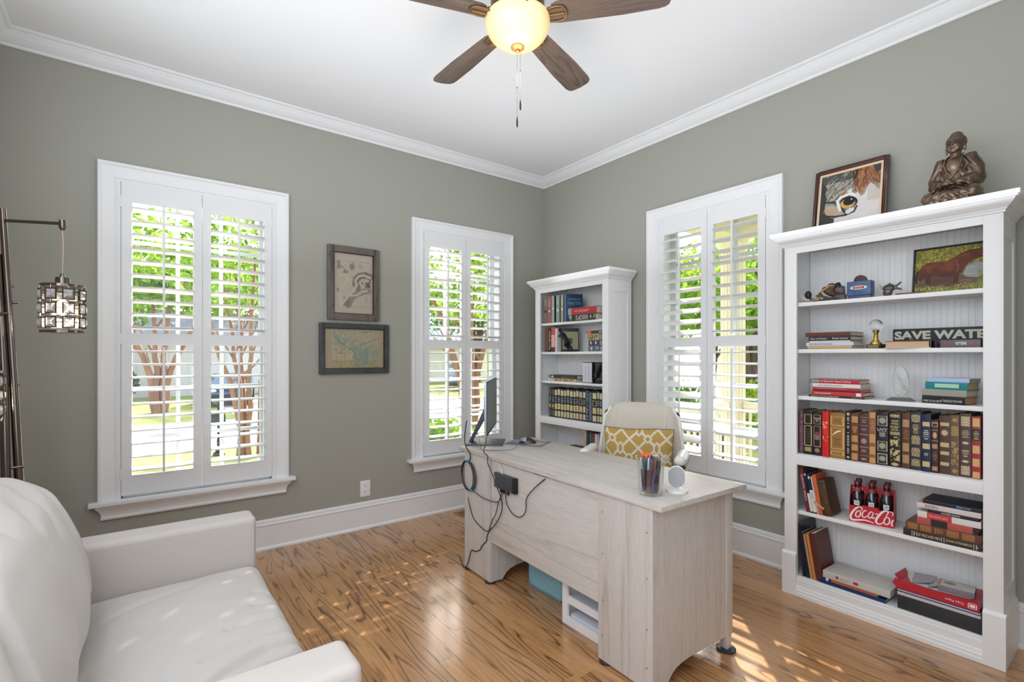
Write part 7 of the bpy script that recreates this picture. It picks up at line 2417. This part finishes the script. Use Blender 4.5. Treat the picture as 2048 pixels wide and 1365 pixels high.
def foliage(nm, parent, blobs, n, size, k, seed):
    """leaf cards scattered through ellipsoids (cx,cy,cz,rx,ry,rz), mostly near their shells"""
    r = np.random.RandomState(seed)
    w = np.array([b[3] * b[4] * b[5] for b in blobs]) ** 0.66
    idx = r.choice(len(blobs), n, p=w / w.sum())
    B = np.array(blobs)[idx]
    v = r.normal(size=(n, 3))
    v /= np.linalg.norm(v, axis=1)[:, None]
    rad = r.uniform(0.35, 1.0, n) ** 0.6
    c = B[:, :3] + v * B[:, 3:] * rad[:, None]
    a = r.normal(size=(n, 3))
    a /= np.linalg.norm(a, axis=1)[:, None]
    b = np.cross(a, r.normal(size=(n, 3)))
    b /= np.linalg.norm(b, axis=1)[:, None]
    s = size * r.uniform(0.6, 1.3, n)[:, None]
    V = np.stack([c - a * s, c + b * s * 0.5, c + a * s, c - b * s * 0.5], 1).reshape(-1, 3)
    me = bpy.data.meshes.new(nm)
    me.vertices.add(4 * n)
    me.vertices.foreach_set('co', V.ravel())
    me.loops.add(4 * n)
    me.loops.foreach_set('vertex_index', np.arange(4 * n, dtype=np.int32))
    me.polygons.add(n)
    me.polygons.foreach_set('loop_start', np.arange(0, 4 * n, 4, dtype=np.int32))
    me.update(calc_edges=True)
    me.materials.append(leafmat(k))
    return put(nm, me, parent, kind='stuff')


M_BARK = mat('crepe_bark', (148, 108, 84), 0.8, var=(3, 0.25, (1, 1, 0.3)))
M_BARK2 = mat('dark_bark', (92, 74, 62), 0.9, var=(3, 0.25, (1, 1, 0.3)))


def stems(parent, base, dirs, h, r, seed, m, z0=GZ):
    rs = random.Random(seed)
    for i, (dx, dy, fx, fy) in enumerate(dirs):
        pts, rad = [], []
        for k in range(9):
            t = k / 8
            pts.append((fx + dx * t ** 2.0 + 0.05 * rs.uniform(-1, 1), fy + dy * t ** 2.0 + 0.05 * rs.uniform(-1, 1), h * t))
            rad.append(r * (1 - 0.62 * t))
        tr_ = MB().tube(pts, rad, 8)
        for q in range(3):
            k = 3 + q + (i % 2)
            p = Vector(pts[k])
            e = p + Vector((rs.uniform(-1, 1) * 0.9, rs.uniform(-1, 1) * 0.9, rs.uniform(0.9, 1.6)))
            tr_.tube([p, (p + e) / 2 + Vector((0.05, 0.03, -0.08)), e], [rad[k] * 0.6, rad[k] * 0.4, rad[k] * 0.15], 6)
        tr_.build('trunk', m, parent, smooth=True)


def tree(label, x, y, dirs, h, r, blobs, n, size, k, seed, m=None, nm='tree', group='trees outside the windows', z0=GZ):
    t = thing(nm, label, 'tree', (x, y, z0), (0, 0, 0), group)
    stems(t, None, dirs, h, r, seed, m or M_BARK)
    foliage('foliage', t, blobs, n, size, k, seed)
    return t


tree('multi-stemmed crepe myrtle just beyond the large left window', 1.95, 12.7, [(-1.5, 0.3, -0.1, 0.0), (-0.5, 0.4, -0.04, 0.05), (0.10, -0.2, 0.06, 0.0), (0.15, 0.4, 0.40, 0.2), (0.7, 0.1, 0.46, 0.15), (-0.1, 0.9, 0.0, 0.15), (0.4, 0.5, 0.36, 0.3)], 4.6, 0.066,
     [(-1.4, 0, 4.6, 1.5, 1.2, 0.8), (0.4, 0.3, 5.0, 1.6, 1.3, 0.8), (1.6, 0, 4.4, 1.0, 1.0, 0.7), (-0.4, 0.2, 3.7, 0.9, 0.8, 0.35)], 2600, 0.09, 'mid', 1)
tree('pink-barked crepe myrtle on the far lawn in the large left window', 0.62, 24.9, [(-1.5, 0.2, -0.12, 0), (-0.2, 0.2, -0.02, 0), (0.2, 0, 0.16, 0), (1.7, 0.3, 0.24, 0)], 4.6, 0.15,
     [(-2.0, 0, 5.0, 2.0, 1.6, 1.3), (1.6, 0, 5.2, 2.2, 1.6, 1.3), (0, 0, 6.2, 2.0, 1.6, 1.2)], 4200, 0.16, 'mid', 2)
tree('leaning reddish crepe myrtle seen past the monitor', 7.05, 11.0, [(1.2, 0.6, 0, 0), (0.3, 0.9, -0.15, 0.1), (-0.9, 0.5, -0.25, 0.1), (-0.3, -0.2, -0.1, -0.1)], 4.4, 0.10,
     [(-1.0, 0, 4.6, 1.6, 1.3, 0.9), (1.0, 0.4, 4.9, 1.5, 1.3, 0.9), (0.0, 0.6, 3.6, 0.8, 0.7, 0.4)], 2600, 0.09, 'mid', 3)
# shade trees that fill the upper parts of the windows
for i, (x, y, rr0, zc, kk) in enumerate([(-3.5, 30.5, 3.2, 5.4, 'green'), (4.5, 38.5, 4.0, 7.6, 'mid'), (11.5, 27.5, 2.8, 6.6, 'green'), (13.5, 33.0, 3.2, 7.8, 'mid'), (24, 37, 4.4, 7.0, 'green'), (30, 32, 4.0, 7.0, 'mid'), (-9, 34, 4, 5.5, 'dark')]):
    labs = ['leafy green tree behind the bush in the large left window', 'tall tree over the lilac garage', 'green shade tree between the garage and the blue-roofed house', 'pale green tree left of the blue-roofed house', 'broad tree behind the blue-roofed house', 'tall tree right of the blue-roofed house', 'dark tree at the far left of the large left window']
    tree(labs[i], x, y, [(0.3, 0, 0, 0), (-0.8, 0.2, 0, 0), (0.9, -0.2, 0.1, 0)], zc + 0.6, 0.24, [(0, 0, zc, rr0, rr0, rr0 * 0.62), (-rr0 * 0.7, 0, zc - 0.8, rr0 * 0.6, rr0 * 0.6, rr0 * 0.45), (rr0 * 0.7, 0.3, zc - 0.6, rr0 * 0.6, rr0 * 0.6, rr0 * 0.45)], 4200, 0.20, kk, 20 + i, M_BARK2)
# beyond the porch
for i, (x, y, rr0, zc, kk) in enumerate([(14.0, 7.2, 2.4, 4.6, 'mid'), (12.0, 9.8, 2.2, 4.2, 'lime'), (19.0, 11.5, 3.0, 5.2, 'green'), (20.0, 9.0, 2.6, 4.8, 'lime'), (24.0, 12.5, 3.2, 5.6, 'mid')]):
    labs = ['yellow-green tree beyond the porch column', 'lime green tree in the left shutter panel of the porch window', 'tree with dark trunk beyond the porch railing', 'bright lime tree right of the porch column', 'distant green tree beyond the porch']
    tree(labs[i], x, y, [(0.3, 0, 0, 0), (-0.7, 0.2, 0, 0), (0.8, -0.2, 0.1, 0)], zc + 0.4, 0.17, [(0, 0, zc, rr0, rr0, rr0 * 0.6), (-rr0 * 0.7, 0, zc - 0.9, rr0 * 0.6, rr0 * 0.6, rr0 * 0.4), (rr0 * 0.7, 0.3, zc - 0.8, rr0 * 0.6, rr0 * 0.6, rr0 * 0.4)], 3600, 0.13, kk, 40 + i, M_BARK2)


def bush(label, x, y, r, h, n, size, k, seed, z0=GZ):
    t = thing('bush', label, 'bush', (x, y, z0), (0, 0, 0), 'shrubs outside the windows')
    MB().tube([(0, 0, 0), (0.02, 0, h * 0.5)], [0.03, 0.015], 6).build('stem', M_BARK2, t)
    foliage('foliage', t, [(0, 0, h * 0.55, r, r, h * 0.5)], n, size, k, seed)
    return t


bush('round green bush by the lilac garage wall', -0.9, 31.0, 0.95, 1.7, 1500, 0.10, 'dark', 60)
bush('low flowering shrub outside the window behind the monitor', 4.65, 8.4, 0.75, 1.1, 1300, 0.07, 'mid', 61)
bush('green shrub beside the flowering one outside the window behind the monitor', 4.05, 7.6, 0.6, 1.0, 1000, 0.07, 'green', 62)
bush('bright shrub beyond the porch railing', 13.2, 6.3, 1.0, 1.7, 1400, 0.09, 'lime', 63)
bush('green hedge bush left of the porch column', 9.3, 6.6, 0.9, 1.8, 1300, 0.09, 'green', 64)

# lilac garage with white doors
hs = thing('garage_building', 'pale lilac boarded garage building across the street', 'building', (4.0, 34.5, GZ))
LIL = mat('lilac_siding', (232, 226, 232), 0.7)
MB().box(-4.6, 8.0, 0, 7, 0, 3.4).build('wall', LIL, hs)
for i in range(26):
    MB().box(-4.55 + i * 0.48, -4.50 + i * 0.48, -0.03, 0, 0, 3.35).build('batten', LIL, hs)
MB().prism([(-0.6, 3.4), (7.6, 3.4), (3.5, 5.2)], -5.0, 8.4, 'x').build('roof', mat('grey_shingle', (150, 150, 158), 0.8), hs)
for x0 in (0.2, 3.6):
    dr = MB().box(x0, x0 + 2.8, -0.08, 0.0, 0, 2.5).build('garage_door', mat('door_white', (232, 232, 238), 0.5), hs)
    for q in range(4):
        MB().box(x0 + 0.08, x0 + 2.72, -0.12, -0.08, 0.08 + q * 0.62, 0.62 + q * 0.62).build('door_panel', MATS['door_white'], dr)
fn = thing('fence', 'white board fence left of the lilac garage', 'fence', (-3.2, 33.6, GZ))
for i in range(14):
    MB().box(i * 0.2 - 0.09 + 0.2, i * 0.2 + 0.09 + 0.2, 0, 0.03, 0, 2.2).build('board', mat('fence_white', (222, 222, 230), 0.6), fn)
# blue-roofed house
h2 = thing('house', 'cream house with pale blue metal roof across the street', 'house', (20.0, 39.5, GZ))
MB().box(-6.5, 7.5, 0, 8, 0, 3.15).build('wall', mat('cream_wall', (232, 226, 222), 0.7), h2)
rf = MB().add([(-7.0, -0.8, 3.1), (8.0, -0.8, 3.1), (8.0, 4.0, 6.4), (-7.0, 4.0, 6.4), (-7.0, 8.8, 3.1), (8.0, 8.8, 3.1)], [(0, 1, 2, 3), (3, 2, 5, 4), (0, 3, 4), (1, 5, 2)]).build('roof', mat('blue_metal_roof', (164, 206, 224), 0.4), h2)
for i in range(30):
    MB().add([(-6.9 + i * 0.5, -0.82, 3.14), (-6.84 + i * 0.5, -0.82, 3.14), (-6.84 + i * 0.5, 3.98, 6.44), (-6.9 + i * 0.5, 3.98, 6.44), (-6.9 + i * 0.5, -0.80, 3.08), (-6.84 + i * 0.5, -0.80, 3.08), (-6.84 + i * 0.5, 4.0, 6.38), (-6.9 + i * 0.5, 4.0, 6.38)], [(0, 1, 2, 3), (7, 6, 5, 4), (0, 4, 5, 1), (1, 5, 6, 2), (2, 6, 7, 3), (3, 7, 4, 0)]).build('roof_seam', mat('seam_blue', (196, 224, 236), 0.4), rf)
for x0 in (-3.9, -1.6, 2.2, 4.4):
    w = MB().box(x0, x0 + 0.9, -0.06, 0, 0.9, 2.4).build('window', M_TRIM, h2)
    for a in range(2):
        for b in range(2):
            MB().box(x0 + 0.08 + a * 0.40, x0 + 0.42 + a * 0.40, -0.08, -0.06, 1.0 + b * 0.68, 1.6 + b * 0.68).build('pane', mat('far_glass', (120, 132, 146), 0.2), w)
# yellow house beyond the porch
h3 = thing('house', 'cream house with black-shuttered windows beyond the porch', 'house', (42.0, 18.0, GZ), math.radians(-10))
MB().box(0, 9, -6, 8, 0, 6.2).build('wall', mat('pale_siding', (236, 230, 212), 0.7), h3)
MB().prism([(-6.6, 6.2), (8.6, 6.2), (1, 9.0)], -0.5, 9.5, 'x').build('roof', mat('roof_brown', (140, 122, 110), 0.8), h3)
for yy in (-3.5, 0.2, 3.9):
    for zz in (0.8, 3.8):
        w = MB().box(-0.08, 0, yy, yy + 1.2, zz, zz + 1.7).build('window', M_TRIM, h3)
        MB().box(-0.12, -0.08, yy + 0.12, yy + 1.08, zz + 0.12, zz + 1.58).build('pane', MATS['far_glass'], w)
        for s0 in (yy - 0.5, yy + 1.22):
            MB().box(-0.10, 0, s0, s0 + 0.46, zz, zz + 1.7).build('shutter', mat('shutter_black', (34, 38, 42), 0.5), h3)
# palm
pm = thing('palm_tree', 'small palm tree beyond the porch on the right', 'tree', (24.0, 12.2, GZ))
MB().tube([(0, 0, 0), (0.05, 0, 1.5)], [0.2, 0.16], 10).build('trunk', M_BARK2, pm, smooth=True)
for i in range(16):
    a = i * 2.4
    up = 0.5 + 0.9 * ((i * 37) % 10) / 10
    L = 1.5
    mb = MB()
    p0 = Vector((0.05, 0, 1.5))
    ax = Vector((math.cos(a), math.sin(a), 0))
    sd_ = Vector((-math.sin(a), math.cos(a), 0))
    pts = [p0 + ax * (L * t) + Vector((0, 0, up * math.sin(PI * 0.75 * t) - 0.5 * t * t)) for t in [k / 7 for k in range(8)]]
    for k in range(7):
        for s in (-1, 1):
            q = pts[k]
            e = q + sd_ * s * 0.42 * math.sin(PI * (k + 1) / 8.5) + ax * 0.12 + Vector((0, 0, -0.12))
            mb.add([q, pts[k + 1], e], [(0, 1, 2)])
    mb.build('frond', leafmat('mid'), pm)

# parked car
car = thing('parked_car', 'dark blue car parked across the street, seen in the large left window', 'car', (3.7, 28.0, GZ + 0.02), math.radians(78))
CB = mat('car_navy', (34, 48, 78), 0.15, coat=0.8)
body = [(-2.25, 0.35), (-2.3, 0.62), (-2.15, 0.88), (-1.3, 0.95), (-0.6, 1.42), (0.75, 1.46), (1.35, 1.05), (2.1, 0.98), (2.3, 0.7), (2.28, 0.35), (1.85, 0.28), (-1.85, 0.28)]
MB().prism(body, -0.88, 0.88, 'y').build('body', CB, car, bevel=0.08)
for s in (-1, 1):
    MB().prism([(-1.15, 0.98), (-0.58, 1.36), (0.05, 1.38), (0.05, 0.98)], s * 0.885 - 0.01, s * 0.885 + 0.01, 'y').build('side_window', mat('car_glass', (110, 132, 160), 0.1), car)
    MB().prism([(0.12, 0.98), (0.12, 1.38), (0.72, 1.39), (1.2, 1.02)], s * 0.885 - 0.01, s * 0.885 + 0.01, 'y').build('side_window', MATS['car_glass'], car)
MB().add([(-1.36, -0.72, 0.965), (-1.36, 0.72, 0.965), (-0.63, 0.66, 1.42), (-0.63, -0.66, 1.42)], [(0, 1, 2, 3)]).build('windshield', MATS['car_glass'], car)
for x0 in (-1.45, 1.45):
    for s in (-1, 1):
        wh = MB().cyl((x0, s * 0.72, 0.33), (x0, s * 0.92, 0.33), 0.33, n=24).build('wheel', M_BLACK, car, smooth=True)
        MB().cyl((x0, s * 0.90, 0.33), (x0, s * 0.93, 0.33), 0.2, n=16).build('hubcap', mat('hub_silver', (180, 184, 190), 0.3, 0.7), wh)
for s in (-1, 1):
    MB().ball((-2.2, s * 0.62, 0.72), (0.1, 0.2, 0.09), 12, 8).build('headlight', mat('lamp_glass', (220, 226, 232), 0.15), car, smooth=True)

c2 = car.copy()
COL.objects.link(c2)
c2.location = (18.2, 30.5, GZ + 0.02)
c2.rotation_euler = (0, 0, math.radians(60))
c2['label'] = 'dark car parked across the street, seen in the window behind the monitor'
for ch in list(car.children):
    cc = ch.copy()
    COL.objects.link(cc)
    cc.parent = c2
    for g_ in ch.children:
        gg = g_.copy()
        COL.objects.link(gg)
        gg.parent = cc
car['group'] = c2['group'] = 'parked cars across the street'

# ornate mailbox
mx_ = thing('mailbox', 'ornate black mailbox on a post by the street', 'mailbox', (1.50, 13.4, GZ))
MB().lathe([(0.13, 0.0), (0.13, 0.05), (0.08, 0.09), (0.06, 0.16), (0.045, 0.22), (0.05, 0.34), (0.04, 0.40), (0.038, 0.85), (0.06, 0.88), (0.04, 0.93), (0.04, 1.10), (0.055, 1.13), (0.02, 1.18), (0.035, 1.22), (0.02, 1.28), (0.0, 1.36)], 16).build('post', M_BLACK, mx_, smooth=True)
MB().prism([(-0.11, 0.72), (0.11, 0.72), (0.11, 0.88)] + [(0.11 * math.cos(t), 0.88 + 0.11 * math.sin(t)) for t in np.linspace(0, PI, 10)][1:] + [(-0.11, 0.88)], -0.35, 0.12, 'x').build('box', mat('mailbox_black', (40, 46, 54), 0.35), mx_, bevel=0.01)
MB().box(-0.15, -0.13, 0.115, 0.125, 0.80, 1.02).build('flag', mat('flag_red', (150, 40, 40), 0.5), mx_)

# porch outside the right wall
PZ = -0.13
structure(MB().box(XB + WT, 5.85, -3.0, 3.35, PZ - 0.2, PZ).build('porch_floor', mat('porch_boards', (170, 172, 168), 0.6, var=(2, 0.05))))
structure(MB().box(XB + WT, 6.1, -3.0, 3.5, 2.98, 3.12).build('porch_ceiling', mat('porch_ceiling_paint', (214, 206, 186), 0.7)))
CRMP = mat('porch_cream', (232, 224, 204), 0.55)
bmx = MB().box(5.46, 5.74, -3.0, 3.24, 2.70, 2.98)
bmx.box(XB + WT, 5.46, 2.96, 3.24, 2.70, 2.98)
structure(bmx.build('porch_beam', CRMP))


def column(label, x, y):
    t = thing('porch_column', label, 'column', (x, y, PZ), (0, 0, 0), 'fluted porch columns')
    n = 20
    out = []
    for i in range(n * 6):
        a = 2 * PI * i / (n * 6)
        r = 0.135 - 0.012 * max(0, math.sin(a * n))
        out.append((r * math.cos(a), r * math.sin(a)))
    MB().prism(out, 0.10, 2.70, 'z').build('shaft', CRMP, t)
    MB().lathe([(0.0, 0), (0.18, 0), (0.18, 0.05), (0.165, 0.06), (0.165, 0.09), (0.14, 0.11), (0, 0.11)], 32).build('base', CRMP, t)
    MB().lathe([(0.0, 2.68), (0.14, 2.68), (0.15, 2.72), (0.17, 2.74), (0.18, 2.76), (0.18, 2.83), (0, 2.83)], 32).build('capital', CRMP, t)
    return t


column('fluted cream corner column of the porch', 5.60, 3.10)
column('second fluted cream column of the porch further right', 5.60, 0.45)


def railing(label, A, B):
    A, B = Vector((*A, 0)), Vector((*B, 0))
    L = (B - A).length
    t = thing('porch_railing', label, 'railing', (A.x, A.y, PZ), math.atan2(B.y - A.y, B.x - A.x), 'porch railings')
    MB().prism([(-0.045, 0.86), (0.045, 0.86), (0.045, 0.89), (0.025, 0.92), (-0.025, 0.92), (-0.045, 0.89)], 0, L, 'x').build('top_rail', CRMP, t)
    MB().box(0, L, -0.025, 0.025, 0.80, 0.86).build('upper_rail', CRMP, t)
    MB().box(0, L, -0.03, 0.03, 0.08, 0.14).build('bottom_rail', CRMP, t)
    n = int(L / 0.115)
    me = None
    for i in range(n):
        x = (i + 0.5) * L / n
        if me is None:
            o = MB().lathe([(0.017, 0.14), (0.017, 0.22), (0.024, 0.26), (0.014, 0.34), (0.020, 0.55), (0.014, 0.70), (0.018, 0.74), (0.018, 0.80)], 8).build('baluster', CRMP, t, smooth=True, loc=(x, 0, 0))
            me = o.data
        else:
            put('baluster', me, t, (x, 0, 0))
    return t


railing('cream porch railing running right from the corner column', (5.60, 2.95), (5.60, 0.60))
railing('cream porch railing between the house and the corner column', (XB + WT + 0.02, 3.10), (5.45, 3.10))
tb_ = thing('patio_table', 'grey outdoor side table with thin black legs on the porch', 'table', (4.45, 2.30, PZ))
MB().box(-0.25, 0.25, -0.45, 0.42, 0.735, 0.755).build('table_top', mat('grey_glass_top', (150, 162, 166), 0.25), tb_, bevel=0.003)
for a in (-0.22, 0.22):
    for b in (-0.42, 0.39):
        MB().cyl((a, b, 0), (a, b, 0.735), 0.010, n=8).build('leg', M_BLACK, tb_)
pt = thing('potted_plant', 'dark green leafy plant in a pot on the porch by the railing', 'plant', (5.25, 2.28, PZ))
MB().lathe([(0, 0), (0.10, 0), (0.14, 0.22), (0.15, 0.24), (0.13, 0.25), (0.12, 0.20), (0, 0.20)], 24).build('pot', mat('black_pot', (40, 44, 44), 0.4), pt, smooth=True)
MB().tube([(0, 0, 0.2), (0.01, 0, 0.5), (0, 0.01, 0.85)], [0.012, 0.01, 0.005], 6).build('stem', M_BARK2, pt)
foliage('foliage', pt, [(0, 0, 0.55, 0.10, 0.10, 0.38)], 260, 0.05, 'dark', 77)
